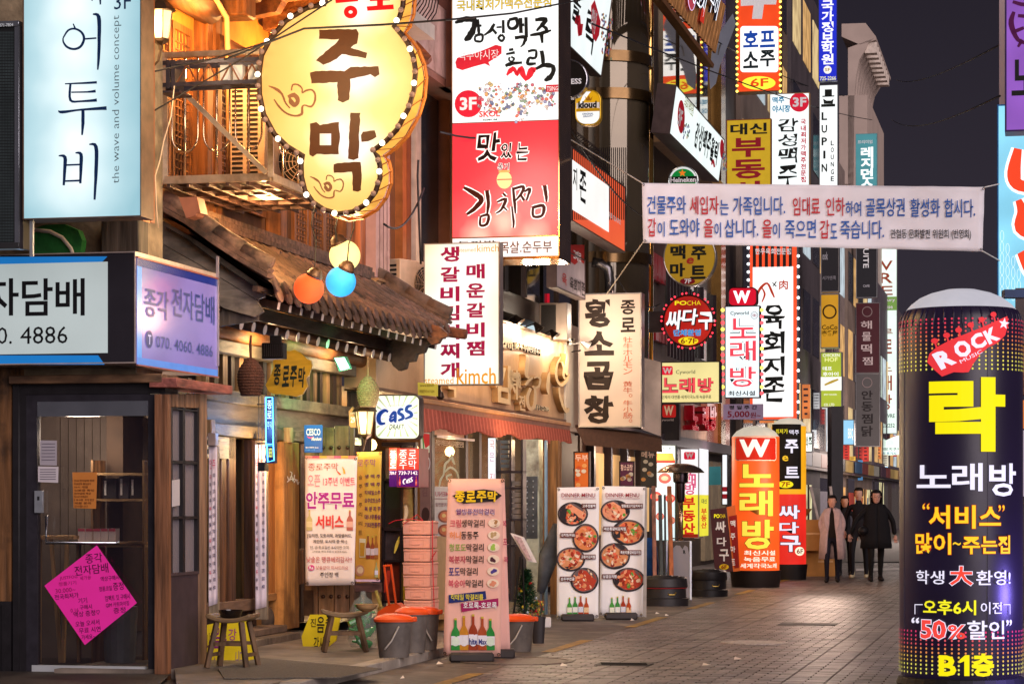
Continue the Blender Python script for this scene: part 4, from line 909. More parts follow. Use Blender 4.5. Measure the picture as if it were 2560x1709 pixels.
# heavy gate board with studs, white and yellow banners hung on it
gbp=perp(762,25.75);gt=thing('gate_board','old studded plank gate leaf standing open behind the white event banner','gate leaf',gbp.uv(820,1545))
for k,(a_,b_)in enumerate(((762,794),(796,834),(836,872),(874,884))):
    mb=MB();gbp.box(mb,wood(('7C5A3C','8A6440','75543A','6A4A32')[k],'z',.45,grime='4A3424'),a_,1064+(k%2)*4,b_,1538+(k%3)*3,-.06,-.004*(k%2));mb.build('plank',gt,bevel=.004)
for u in(808,828,848,869):
    for v in(1118,1490):
        mb=MB();mb.lathe(gbp.uv(u,v,.0),[(.022,0),(.02,.012),(.01,.02),(0,.022)],mat('4A3020',.5,.5),12,ax=gbp.n);mb.build('stud',gt,smooth=True)
mb=MB();gbp.box(mb,mat('4A3424',.5,.4,.4,12),759,1474,784,1538,0,.006);mb.build('iron_plate',gt)
post(752,766,.62,1.0,wood('7A4E2C','z'),.0,.1,'post')
def cloth_banner(name,lab,cat,pan,quad,h,pr,group=None,wav=.012,eyelets=True,T=.004):
    """printed cloth: quad = four photo corners (tl, tr, br, bl), cloth waves a little"""
    t=thing(name,lab,cat,pan.uv((quad[2][0]+quad[3][0])/2,(quad[2][1]+quad[3][1])/2),group);nx,ny=12,16;vs=[];sd_=quad[0][0]*.013
    asp=(quad[1][0]-quad[0][0])/(quad[3][1]-quad[0][1])
    def wave(a_,b_):return wav*(noise.noise(Vector((a_*3*max(1,asp),b_*4,sd_)))-.6+.5*noise.noise(Vector((a_*2+b_*3,a_*5,sd_+4))))
    if asp>2:nx=60
    for j in range(ny+1):
        for i in range(nx+1):
            a_,b_=i/nx,j/ny;l=[quad[0][k]*(1-b_)+quad[3][k]*b_ for k in(0,1)];r_=[quad[1][k]*(1-b_)+quad[2][k]*b_ for k in(0,1)]
            u,v=l[0]*(1-a_)+r_[0]*a_,l[1]*(1-a_)+r_[1]*a_
            vs.append(pan.uv(u,v,wave(a_,b_)))
    mb=MB();mb.add(vs,[(j*(nx+1)+i,(j+1)*(nx+1)+i,(j+1)*(nx+1)+i+1,j*(nx+1)+i+1)for j in range(ny)for i in range(nx)],mat(h,.6,var=.06,sc=3))
    o=mb.build('cloth',t,smooth=True);so_=o.modifiers.new('thick','SOLIDIFY');so_.thickness=T;so_.offset=0
    m2=MB();pr(m2)
    for i,co in enumerate(m2.v):
        co=Vector(co);u=U0+co.x/co.y*F;v=V0-(co.z-H)/co.y*F;b_=(v-quad[0][1])/(quad[3][1]-quad[0][1]);l=quad[0][0]*(1-b_)+quad[3][0]*b_;r_=quad[1][0]*(1-b_)+quad[2][0]*b_
        d_=(co-pan.A).dot(pan.n);m2.v[i]=tuple(co+pan.n*(wave((u-l)/(r_-l),b_)+T/2+.004+wav*.08-d_*.2))
    m2.build('lettering',t)
    if eyelets:
        for k,(u,v)in enumerate(quad):
            du=4 if k in(0,3)else-4;dv=5 if k<2 else-5;mb=MB();mb.lathe(pan.uv(u+du,v+dv,.004),[(.008,0),(.014,.003),(.016,0)],mat('5A4A3C',.3,.9),10,ax=pan.n);mb.build('eyelet',t)
    return t
def bottle(mb,pan,u,v0,v1,h,d=.006,label='E8E0D8',w=None):
    """flat printed bottle"""
    w=w or(v1-v0)*.15;H_=v1-v0
    pan.poly(mb,ink(h),[(u-w*.28,v0),(u+w*.28,v0),(u+w*.3,v0+H_*.28),(u+w*.85,v0+H_*.42),(u+w,v0+H_*.5),(u+w,v1),(u-w,v1),(u-w,v0+H_*.5),(u-w*.85,v0+H_*.42),(u-w*.3,v0+H_*.28)],d)
    pan.rect(mb,ink(label),u-w,v0+H_*.56,u+w,v0+H_*.84,d+.002);pan.rect(mb,ink('C8B040'),u-w*.3,v0,u+w*.3,v0+H_*.06,d+.002)
bb1=perp(763,25.45);pink_=ink('C8707A');mag=ink('A82C90');redb=ink('D83C3C');dkb=ink('4A3A38')
def pr(m):
    d=.008
    bb1.text(m,ink('B86A5C'),'종로주막',771,1157,846,1176,d,.0,jag=.04)
    for k,h in enumerate(('E8A090','D8607A','D8B050','E8A090','C86A8A','D8B050','E88A80')):bb1.rect(m,ink(h),763+k*18,1139,781+k*18,1145,d)
    bb1.text(m,ink('E8607A'),'오픈',769,1186,801,1216,d,.01,out=ink('E8607A'),ow=.0);bb1.text(m,ink('F6E0E0'),'오픈',769,1186,801,1216,d+.002,-.022);bb1.text(m,ink('E0607A'),'13주년 이벤트',808,1192,888,1214,d,.008)
    bb1.stroke(m,ink('E86040'),[(852,1186,4),(846,1180,3),(842,1176,1)],3,d);bb1.stroke(m,ink('E8B040'),[(862,1184,5),(860,1174,4),(856,1166,1)],3,d)
    bb1.text(m,mag,'안주무료',765,1228,886,1272,d+.002,.035,out=ink('FFFFFF'),ow=.03)
    bb1.text(m,redb,'서비스',790,1287,860,1320,d+.002,.03,out=ink('F4C0B8'),ow=.02)
    bottle(m,bb1,774,1274,1325,'C8B880',d,'E0D0A0');bottle(m,bb1,875,1274,1325,'B8685A',d,'E0B0A0')
    bb1.text(m,dkb,'[김치전, 도토리묵, 과일샐러드,',769,1333,880,1344,d,.014);bb1.text(m,dkb,'계란탕, 도시락 중 택1]',783,1348,868,1358,d,.014)
    bb1.text(m,dkb,'단, 금·토요일은 8시이전 고객',776,1363,872,1372,d,.0);bb1.text(m,dkb,'(사진을 찍어 주문시 보여주세요)',782,1375,868,1381,d,.0)
    bb1.text(m,ink('C86A6A'),'낮술은 땡큐베리감사!!',767,1390,880,1405,d,.008);bb1.ell(m,ink('D84A90'),779,1418,8,7,d);bb1.text(m,W_,'Re',774,1414,784,1422,d+.002);bb1.text(m,ink('C86A6A'),'낮술같아 미사드리요',791,1413,871,1423,d,.0)
    bb1.text(m,ink('3A2A2A'),'주인장 백',801,1429,846,1442,d,.008,jag=.05)
cloth_banner('event_banner','large white banner offering free side dishes hung on the studded tavern gate','banner',bb1,[(762,1138),(893,1141),(885,1461),(764,1463)],'F0E2DE',pr)
yb=perp(893,26.3);pur=ink('6A2458')
def pr(m):
    d=.008;yb.text(m,ink('A85A7A'),'로주막',894,1147,940,1166,d,.0,jag=.03)
    for k,t_ in enumerate(('생 맥 주','병 맥 주','칵테일소주','요쿠르트소주','복 분 자 주','대나무통술','기타전통주')):yb.text(m,pur,t_,912,1185+k*20,952,1195+k*20.5,d,.02)
    for k,t_ in enumerate(('술','주','주','주','리','리','트')):yb.text(m,ink('7A5A30'),t_,897,1187+k*23,906,1198+k*23,d,.01)
    yb.poly(m,ink('E8D8B0'),[(899,1345),(915,1346),(914,1392),(899,1392)],d);yb.poly(m,ink('C89030'),[(900,1355),(913,1356),(912,1390),(900,1390)],d+.001)
    for k,u in enumerate((921,932,941)):bottle(m,yb,u,1335+(k%2)*4,1396,('8A3A2A','9A4A28','B06A30')[k],d,'D8C0C0',5)
    yb.ell(m,ink('C88A6A'),900,1425,12,14,d);yb.ell(m,ink('E8C8A0'),901,1424,8,9,d+.001);bottle(m,yb,941,1403,1442,'B8B880',d,'E8E0F0',4);yb.rect(m,ink('E8C0D0'),886,1447,950,1453,d)
cloth_banner('drinks_banner','mustard yellow drinks list banner partly behind the white event banner','banner',yb,[(890,1130),(954,1128),(948,1452),(884,1458)],'D89A3A',pr)
mb=MB();yb.box(mb,wood('5A3A34','x'),882,1456,951,1479,-.08,.0);tag(mb.build('wooden_bar',bevel=.005,loc=yb.uv(916,1479)),'dark wooden crossbar under the mustard drinks banner','beam')
# two narrow posts with cloth menus
def slim(u0,u1,v0,v1,Y,lab,hd):
    q=perp(u0-4,Y)
    mb=MB();q.box(mb,wood('8A7A66','z',grime='4A4036'),u0-1,v0-10,u1+1,v1+28,-.07,-.02);tag(mb.build('wooden_post',bevel=.005,loc=q.uv((u0+u1)/2,v1+28)),'narrow weathered post carrying the '+lab.split(' hung')[0],'post')
    def pr(m):
        q.text(m,ink('C83A6A'),hd,u0+3,v0+35,u1-3,v0+60,.008,.0)
        for k in range(15):
            q.text(m,ink('3A3050' if k%4 else 'C03A5A'),'김파전두부해물순대'[k%9],u0+3,v0+74+k*20,u0+8,v0+84+k*20,.008);q.text(m,ink('4A4466'),'0123456789'[k%10]+'00',u1-9,v0+70+k*20,u1-3,v0+80+k*20,.008)
    cloth_banner('menu_banner',lab,'banner',q,[(u0,v0),(u1,v0+2),(u1,v1-4),(u0,v1+3)],'D6C8D4',pr,eyelets=False)
slim(521,542,1112,1512,22.9,'narrow white menu strip hung on the post next to the vape shop','안주')
slim(637,665,1110,1520,24.3,'narrow pale menu strip hung on the post below the blue neon sign','막걸리')
mb=MB();sq=perp(521,22.88);sq.box(mb,mat('8A7A78',.4),523,1082,542,1114,-.05,.04);tag(mb.build('card_box',bevel=.005,loc=sq.uv(532,1114)),'small grey letter box above the leftmost menu strip','letter box')
# graffiti tag, number plate, white tag
gq=Pan(712,fy(712,.105),SV);mb=MB()
for s_ in([(716,1190),(720,1200),(726,1188),(730,1202),(734,1186)],[(715,1204),(728,1196),(742,1200)],[(722,1178),(727,1182),(724,1194)],[(732,1206),(738,1198),(742,1210),(745,1203)]):Pan(712,fy(712,.105),SV).stroke(mb,ink('F0E0D0'),s_,2.0,.012)
tag(mb.build('graffiti',loc=gq.uv(728,1210)),'small white graffiti scrawl on the big orange tavern post','graffiti')
nq=perp(872,26.5)
def pr(m):nq.text(m,W_,'인사동',876,1030,888,1036,.004);nq.text(m,W_,'29',877,1042,888,1056,.004)
t=thing('house_number_plate','small tan house number plate reading 29 beside the lit lantern','number plate',nq.uv(882,1068));mb=MB();mb.prism([nq.uv(u,v)for u,v in[(872,1028),(882,1015),(893,1028),(892,1068),(873,1067)]][::-1],SV*.01,mat('B0845C',.4));mb.build('plate',t);m2=MB();pr(m2);m2.build('lettering',t)
mb=MB();mb.prism([nq.uv(u,v,.02)for u,v in[(878,1095),(904,1094),(905,1112),(880,1112)]][::-1],SV*.002,ink('EADCD0'));nq.text(mb,dkb,'SMILK',882,1099,895,1103,.022);tag(mb.build('paper_tag',loc=nq.uv(890,1112)),'small torn white tag pinned below the house number plate','tag')
lantern('lit lantern on the tavern wall between the number plate and the beer sign',P(912,1062,26.4),.82,4,1.2)
# ---------------- rounded beer sign
def round_rect(u0,v0,u1,v1,r,n=5):
    p=[]
    for cx_,cy_,a0_ in((u1-r,v0+r,-90),(u1-r,v1-r,0),(u0+r,v1-r,90),(u0+r,v0+r,180)):
        for k in range(n+1):a=R(a0_+90*k/n);p.append((cx_+r*math.cos(a),cy_+r*math.sin(a)))
    return p
def round_box(name,lab,cat,pan,pts,T,face,side,rim=3,group=None):
    t=thing(name,lab,cat,pan.uv(sum(p[0]for p in pts)/len(pts),max(p[1]for p in pts),-T/2),group)
    mb=MB();mb.prism([pan.uv(u,v,-.004)for u,v in pts],pan.n*-T,side);mb.build('cabinet',t)
    cxx,cyy=sum(p[0]for p in pts)/len(pts),sum(p[1]for p in pts)/len(pts)
    W0=max(p[0]for p in pts)-min(p[0]for p in pts);s_=1-2*rim/W0
    mb=MB();mb.add([pan.uv(cxx+(u-cxx)*s_,cyy+(v-cyy)*s_,0)for u,v in pts][::-1],[tuple(range(len(pts)))],face);mb.build('face_panel',t)
    mb=MB();mb.tube([pan.uv(cxx+(u-cxx)*(1-rim/W0),cyy+(v-cyy)*(1-rim/W0),.004)for u,v in pts+pts[:1]],rim*.5*pan.uv(cxx,cyy).y/F,side,6,cap=False);mb.build('frame',t)
    return t
cs=perp(937,26.6);t=round_box('beer_sign','square rounded white lit beer sign with blue letters and rays','sign',cs,round_rect(937,986,1050,1098,14),.16,box_face('EEF2DC',.95,.1),mat('3A2A26',.4,.4))
mb=MB();ray=glow('B8C49A',.7)
for k in range(20):
    a=R(k*18+5);a2=R(k*18+10);x0,y0=993,1040
    def rr(a):
        s_=min(51/max(abs(math.cos(a)),1e-3),51/max(abs(math.sin(a)),1e-3));return(x0+math.cos(a)*s_,y0+math.sin(a)*s_)
    cs.poly(mb,ray,[(x0+math.cos(a)*26,y0+math.sin(a)*20),rr(a),rr(a2)],.003)
bl_=glow('0A3C9A',.45)
for s_ in([(40,95,5),(30,70,7),(10,78,12),(4,100,14),(14,118,12),(38,112,6)],):pass
def cass(pan,mb,m,u0,v0,u1,v1,d,back=None):
    """lower-case brush beer mark drawn as strokes in a 100 x 60 box"""
    st=([(30,18,5),(20,12,9),(6,22,12),(2,38,13),(8,52,10),(22,52,5)],[(34,34,5),(44,22,9),(50,22,9),(50,46,9),(54,50,4)],[(48,40,6),(38,46,9),(36,38,7),(48,32,4)],[(74,12,5),(64,12,9),(60,22,9),(70,30,10),(72,40,9),(58,46,6)],[(98,2,5),(86,4,9),(82,16,9),(94,24,10),(96,34,9),(78,42,5)])
    for mm,dd,k in(((back,d-.001,1.45),)if back else())+((m,d,1.0),):
        for s in st:pan.stroke(mb,mm,[(u0+x*(u1-u0)/100,v0+(y+(100-x)*.06)*(v1-v0)/60,w*(u1-u0)/100*k)for x,y,w in s],1,dd)
cass(cs,mb,bl_,945,1012,1032,1060,.008,glow('C8CCE8',.9));cs.text(mb,glow('1A2A3A',.1),'DRAFT',973,1060,1009,1073,.008,.012,shear=.25);cs.text(mb,glow('6A7A8A',.4),'SOUND OF VITALITY',971,1012,1014,1015,.008)
mb.build('lettering',t)
lamp('beer_sign_glow',cs.uv(990,1040,.5),3,(.9,1,.8),.3,parent=t)
# ---------------- small red and purple phone sign (two faces)
ph=perp(993,26.7);t=lightbox('phone_sign','small red and purple lit box sign with phone number above the foam boxes','sign',ph,993,1120,1048,1217,.42,box_face('F03A28',.75,.1),mat('8A1A20',.4),rim=.004)
mb=MB();ph.rect(mb,glow('5A0E70',.6),994,1174,1047,1216,.004);W1=glow('FFE8F0',1.0)
for c_,u,v in(('종',999,1124),('로',1022,1124),('주',999,1149),('막',1022,1149)):ph.text(mb,W1,c_,u,v,u+19,v+22,.007,.0,jag=.04)
ph.text(mb,W1,'739-7142',997,1177,1044,1186,.007,.01);cass(ph,mb,W1,1008,1192,1032,1209,.008);bottle(mb,ph,1000,1190,1213,'C03A3A',.008,'D87070',2.5);bottle(mb,ph,1041,1190,1213,'C03A3A',.008,'D87070',2.5)
q=Pan(973,27.82,PV);
mb.build('lettering',t)
q=perp(973,26.85);mb=MB();q.box(mb,box_face('E8503C',.7,.1),973,1120,992,1175,-.02,0);q.box(mb,glow('4A1068',.6),973,1175,992,1216,-.02,0);q.vtext(mb,W1,'종로',975,1126,990,1170,d=.003);q.text(mb,W1,'739-7',974,1178,991,1186,.003);mb.build('side_face',t)
# ---------------- foam boxes, seven in a stack
fz=perp(1007,26.2);fo=mat('F0A890',.75,var=.05,sc=30,bump=.15)
ords=('topmost pink foam box of the stack tied with string','second pink foam box from the top of the stack','third pink foam box from the top of the stack','middle pink foam box, fourth from the top','third pink foam box from the bottom, above the two wide ones','upper one of the two wide pink foam boxes at the bottom','lowest wide pink foam box of the stack on the ledge')
for k,(v0,v1)in enumerate(((1302,1336),(1338,1370),(1372,1403),(1405,1436),(1437,1466),(1467,1498),(1500,1532))):
    u0,u1=(1007,1076)if k<5 else(1010,1078);t=thing('foam_box',ords[k],'foam box',fz.uv((u0+u1)/2,v1,-.15),'pink foam boxes in one stack')
    mb=MB();fz.box(mb,fo,u0+(k*7%3),v0+6,u1-(k*5%3),v1-.5,-.34,0);mb.build('tub',t,bevel=.006);mb=MB();fz.box(mb,fo,u0-1+(k*7%3),v0,u1+1-(k*5%3),v0+6,-.35,.006);mb.build('lid',t,bevel=.006)
    mb=MB();fz.box(mb,fo,u0+22,v0+20,u0+42,v0+23,0,.012);mb.build('grip',t)
    mb=MB();[fz.box(mb,mat('D88E78',.8),a_,b_,c_,d_,0,.0015)for a_,b_,c_,d_ in((u0+16,v0+11,u0+52,v0+12),(u0+16,v0+12,u0+17,v1-6),(u0+51,v0+12,u0+52,v1-6))];mb.build('moulding',t)
mb=MB();rp_=ink('D82030');mb.tube([fz.uv(1058,1301,.01),fz.uv(1030,1296,.03),fz.uv(990,1300,.03),fz.uv(973,1308,.02)],.004,rp_,5);mb.tube([fz.uv(1058,1300,.01),fz.uv(1045,1285,.03),fz.uv(1010,1310,.03)],.004,rp_,5);mb.tube([fz.uv(1080,1300,-.02),fz.uv(1082,1400,.01),fz.uv(1086,1520,.01)],.005,rp_,5);mb.tube([fz.uv(1080,1390,.01),fz.uv(1092,1378,.04),fz.uv(1078,1400,.02)],.004,rp_,5)
tag(mb.build('binding_string',loc=fz.uv(1040,1300)),'red plastic string tied round the pink foam box stack','string')
lg=thing('ledge_bench','wooden ledge bench holding the pink foam boxes in front of the restaurant glass','bench',P(1060,1590,26.4));q=perp(1000,26.35)
mb=MB();q.box(mb,wood('A07448','x'),985,1532,1120,1545,-.4,.1);mb.build('top',lg,bevel=.005)
for u in(990,1075,1112):mb=MB();q.box(mb,wood('8A5A34','z'),u,1545,u+6,1618,-.05,0);mb.build('leg',lg)
mb=MB();q.box(mb,wood('B0824C','x'),1075,1548,1112,1592,-.3,-.28);mb.build('panel',lg)
# ---------------- dustpan, broom
dp=thing('dustpan','orange long handled dustpan leaning behind the grey bins','dustpan',P(980,1560,24.4));q=perp(950,24.4);orm=mat('E0501A',.4,var=.08)
mb=MB();mb.prism([q.uv(u,v)for u,v in[(972,1510),(990,1507),(1012,1521),(1012,1545),(935,1550),(945,1528)]][::-1],SV*.2,orm);mb.build('pan',dp,bevel=.01)
for a_,b_ in(((961,1416),(973,1512)),((978,1414),(990,1508))):mb=MB();mb.bar(q.uv(*a_,.0),q.uv(*b_,.0),.026,.02,orm);mb.build('handle_bar',dp,bevel=.004)
mb=MB();mb.bar(q.uv(958,1414,.0),q.uv(980,1412,.0),.026,.02,orm);mb.build('grip',dp,bevel=.004)
mb=MB();mb.tube([P(940,1475,24.9),P(952,1515,24.9)],.018,mat('A89A50',.8,var=.3,sc=40),8);mb.tube([P(952,1515,24.9),P(960,1560,24.9)],[.03,.09],mat('8A7040',.9,var=.4,sc=60,bump=.8),12);tag(mb.build('broom',loc=P(960,1560,24.9)),'straw broom leaning behind the orange dustpan','broom')
# ---------------- grey oval bins with orange lids
def bin_(lab,u,v,rx,h,Y,tilt=0,handle=None,lid=True,m=mat('5B5450',.45,var=.12,sc=14,grime='726A64')):
    g=P(u,v,Y);g.z=.088 if u<1200 else.0;t=thing('waste_bin',lab,'bin',g,'grey bins with orange lids');k=Y/F;r=rx*k;hh=h*k
    mb=MB();mb.lathe(g,[(0,0),(r*.78,0),(r*.80,.01),(r*.98,hh*.93),(r*1.04,hh*.94),(r*1.04,hh),(r*.98,hh),(r*.76,.02)],m,28,sx=1,sy=.72);mb.build('tub',t,smooth='auto')
    if lid:
        mb=MB();mb.lathe(g+Vector((0,0,hh*1.0)),[(r*1.08,-.01),(r*1.10,.012),(r*1.0,.03),(r*.85,.045),(r*.5,.06),(0,.066)],orm,28,sx=1,sy=.74);mb.build('lid',t,smooth='auto')
        mb=MB();mb.box(g+Vector((r*1.08,-.0,hh+.012)),(.05,.09,.045),orm);mb.build('lid_clip',t,bevel=.008)
    if handle:
        mb=MB();sgn=handle;pts=[g+Vector((sgn*r*.3-.0,-r*.75,hh*.86))]+[g+Vector((sgn*r*(.3-.95*math.sin(R(a))*.8),-r*.78-.02,hh*.86-.16*math.sin(R(a))-.05))for a in(30,60,90)]
        mb.tube(pts,.008,mat('A8A29C',.4),6);mb.build('handle',t,smooth=True)
    return t
bin_('largest grey bin with orange lid, nearest the studded gate',985,1648,47,92,21.9,handle=1)
bin_('middle grey bin with orange lid, half hidden behind the largest',1030,1640,40,98,22.6)
bin_('rightmost grey bin with orange lid and dangling handle before the standing menu',1066,1632,32,92,23.0,handle=-1)
# ---------------- stools, bowl, yellow boards, bag of bottles
def stool(lab,u,v,Y,w,h,rot=0.0):
    g=P(u,v,Y);g.z=.088;t=thing('wooden_stool',lab,'stool',g);c,s=math.cos(rot),math.sin(rot);ex=Vector((c,s,0));ey=Vector((-s,c,0));wd=wood('6A5038','z',.4,grime='3A2C20');wx=wood('7A6246','x',.4,coat=.2)
    L_=w/2;n=8
    mb=MB();vs=[]
    for i in range(n+1):
        x=-L_*1.12+2.24*L_*i/n;z=h-.05+.035*(x/L_)**2
        for y,zz in((-.13,z),(.13,z),(.13,z+.04),(-.13,z+.04)):vs.append(g+ex*x+ey*y+Vector((0,0,zz)))
    fs=[(i*4+k,i*4+(k+1)%4,(i+1)*4+(k+1)%4,(i+1)*4+k)for i in range(n)for k in range(4)]+[(3,2,1,0),(n*4,n*4+1,n*4+2,n*4+3)]
    mb.add(vs,fs,wx);mb.build('seat',t,bevel=.01)
    F_=[(-1,-1),(1,-1),(1,1),(-1,1)];top=[g+ex*(a*L_*.62)+ey*(b*.09)+Vector((0,0,h-.04))for a,b in F_];bot=[g+ex*(a*L_*1.0)+ey*(b*.15)for a,b in F_]
    for a,b in zip(top,bot):mb=MB();mb.bar(a,b,.045,.04,wd);mb.build('leg',t,bevel=.004)
    for(i,j,f)in((0,1,.38),(1,2,.62),(2,3,.38),(3,0,.62)):mb=MB();mb.bar(top[i].lerp(bot[i],f+.1),top[j].lerp(bot[j],f+.1),.03,.03,wd);mb.build('rung',t)
    return g
g=stool('carved wooden stool with a black bowl on it beside the vape shop',582,1692,20.6,.36,.43,-.25)
mb=MB();mb.lathe(g+Vector((-.02,0,.405)),[(0,0),(.06,0),(.085,.025),(.1,.07),(.103,.085),(.096,.085),(.08,.03),(0,.015)],mat('120C0C',.15,coat=.6,var=.1),28);tag(mb.build('bowl',smooth='auto',loc=g+Vector((-.02,0,.40))),'glossy black bowl sitting on the carved stool','bowl')
stool('dark wooden stool standing under the studded gate beside the yellow board',862,1632,22.8,.40,.37,.1)
mb=MB();q=perp(915,22.6);mb.lathe(P(916,1528,22.6),[(.03,.0),(.07,.03),(.08,.07),(.07,.075)],wood('9A7850','x'),16,sx=1.3,sy=.8);tag(mb.build('gourd_dipper',smooth='auto',loc=P(916,1538,22.6)),'small wooden dipper hanging at the stool corner under the gate','dipper')
def ybd(lab,Y,pts,txts,lean=6):
    q=Pan(pts[0][0],Y,PV,tilt=-lean,zref=.1);t=thing('leaning_board',lab,'board',q.uv(sum(p[0]for p in pts)/len(pts),max(p[1]for p in pts)));mb=MB();mb.prism([q.uv(u,v)for u,v in pts][::-1],q.n*-.02,mat('E0C820',.45,var=.1));mb.build('panel',t)
    m2=MB()
    for(t_,h,u0,v0,u1,v1)in txts:q.text(m2,ink(h),t_,u0,v0,u1,v1,.004,.012)
    m2.build('lettering',t)
ybd('yellow rounded board with dark letters leaning behind the stool under the gate',23.6,[(775,1535),(852,1535),(840,1600),(815,1620),(775,1640),(758,1622),(754,1590)],(('진','3A2A1A',777,1545,790,1566),('음','201818',793,1540,812,1580),('주','201818',815,1535,832,1570),('감사합','3A2A1A',785,1590,826,1628)))
ybd('yellow and white board with purple letters leaning behind the carved stool',21.6,[(511,1562),(560,1552),(615,1552),(652,1665),(515,1695)],(('지나친','6A3A3A',512,1580,532,1630),('음주','7A2A6A',536,1565,568,1620),('강','A04A7A',572,1570,592,1600),('신합','7A4A7A',533,1640,562,1680),('니다','8A6A8A',590,1625,610,1660)))
bg_=thing('bottle_bag','clear plastic sack full of green bottles behind the wooden stool','bag',P(905,1635,23.3));c=P(908,1636,23.3);c.z=.088
mb=MB();mb.lathe(c,[(0,0),(.15,.01),(.19,.08),(.185,.22),(.17,.36),(.11,.46),(.04,.50),(.03,.55)],mat('C8CFC8',.25,var=.3,sc=12,bump=1,trans=.0,spec=.6),16,sx=.8,sy=.7);o=mb.build('sack',bg_,smooth=True);o.data.materials.clear();o.data.materials.append(glass_mat('B8C4BC',.2,.2))
for k in range(16):
    a=rng.uniform(0,6.28);r_=rng.uniform(.02,.085);z=.06+(k//4)*.10;p=c+Vector((math.cos(a)*r_,math.sin(a)*r_*.7,z));d_=Vector((rng.uniform(-1,1),rng.uniform(-.4,.4),rng.uniform(-.5,1))).normalized()
    mb=MB();mb.tube([p-d_*.07,p+d_*.03,p+d_*.05,p+d_*.1],[.03,.03,.014,.011],mat('1E8A3A',.15,spec=.7,var=.2),8);mb.build('bottle',bg_)
# ================================================================ BUILDINGS ALONG THE LEFT SIDE
def body(t,name,m,y0,y1,z0,z1,q0,q1,**k):return fbar(name,m,y0,y1,z0,z1,q0,q1,t,**k)
gl_dark=mat('15120F',.06,.0,.3,2,.04,spec=1.0,coat=.6)
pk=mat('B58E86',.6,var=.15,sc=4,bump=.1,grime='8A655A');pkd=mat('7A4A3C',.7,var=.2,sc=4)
b2=thing('building','pink panelled building with dark windows between the tavern and the kimchi restaurant','building',SC_(CF,30))
body(b2,'wall',mat('5E3E34',.8,var=.3,sc=4,bump=.2),28.35,33.6,3.6,16,-3,-.15)
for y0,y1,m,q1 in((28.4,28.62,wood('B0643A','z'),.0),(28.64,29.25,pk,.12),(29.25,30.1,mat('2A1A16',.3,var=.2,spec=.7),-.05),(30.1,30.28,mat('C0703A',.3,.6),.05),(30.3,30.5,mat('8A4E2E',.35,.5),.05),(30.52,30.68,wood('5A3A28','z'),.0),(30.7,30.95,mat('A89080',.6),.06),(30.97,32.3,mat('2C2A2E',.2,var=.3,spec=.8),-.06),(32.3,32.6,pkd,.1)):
    body(b2,'panel',m,y0,y1,3.9,6.9,-.2,q1)
for k in range(3):body(b2,'groove',mat('5A3A34',.8),28.8+k*.16,28.81+k*.16,3.9,6.9,.12,.124)
for k in range(4):body(b2,'cladding',pk,28.45+k*1.0,29.43+k*1.0,7.0,7.9,-.2,.3,bevel=.006)
for k in range(4):body(b2,'cladding',pk,28.45+k*1.0,29.43+k*1.0,7.92,9.2,-.2,.3 if k<1 else.2,bevel=.006)
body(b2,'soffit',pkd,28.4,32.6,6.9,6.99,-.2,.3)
body(b2,'column',mat('6E4034',.6,var=.15,sc=5),31.3,31.75,6.9,16,.2,.45)
bc=thing('window_balcony','small white window ledge with curled iron railing right of the gourd sign','balcony',P(1060,110,29.4))
body(bc,'slab',mat('C9BAB0',.6,var=.1),27.9,29.0,7.05,7.22,.25,.75)
irm=mat('2A1C18',.5,.6)
def curl_rail(par,y0,y1,n,z,q,s=1.0,curl=True):
    for k in range(n):
        y=y0+(y1-y0)*k/(n-1);o=EV(q,y,z);pts=[o,o+PV*.10*s+Vector((0,0,.14*s)),o+PV*.13*s+Vector((0,0,.28*s)),o+PV*.03*s+Vector((0,0,.48*s)),o+PV*-.02*s+Vector((0,0,.62*s))]
        if curl:pts+=[o+PV*(.03+.05*math.sin(R(a)))*s+Vector((0,0,(.68-.05*math.cos(R(a)))*s))for a in range(-60,260,40)]
        mb=MB();mb.tube(pts,.008,irm,5);mb.build('curled_bar',par,smooth=True)
curl_rail(bc,27.98,28.95,9,7.22,.68,1.0)
mb=MB();mb.prism([P(u,v,29.2)for u,v in[(1040,100),(1055,115),(1078,140),(1070,150),(1045,160)]][::-1],(0,.3,0),wood('7A3E1C','x'));mb.build('carved_end',bc)
o_=P(1014,768,30.2);ac_unit('beige air conditioner with round fan on the pink building above the tavern eave',EV(.35,29.9,P(1014,768,30.2).z),SV*-1,PV,.05,.02,.1,acm)if False else None
acz=P(1010,768,30).z;c_=P(1030,768,30.0)
ac_unit('beige air conditioner with slotted side and round fan above the tavern eave',P(1022,770,30.0),(PV*.35+SV*.93).normalized(),(SV*.35-PV*.93).normalized(),.78,.30,.58,mat('C9A98C',.5,var=.12,sc=8,grime='A07E60'))
mb=MB();mb.tube([P(1052,660,29.6),P(1048,560,29.6),P(1044,440,29.6),P(1046,400,29.6)],.015,wire,6);tag(mb.build('power_cable',loc=P(1050,660,29.6)),'black cable running down the pink building beside the windows','cable')
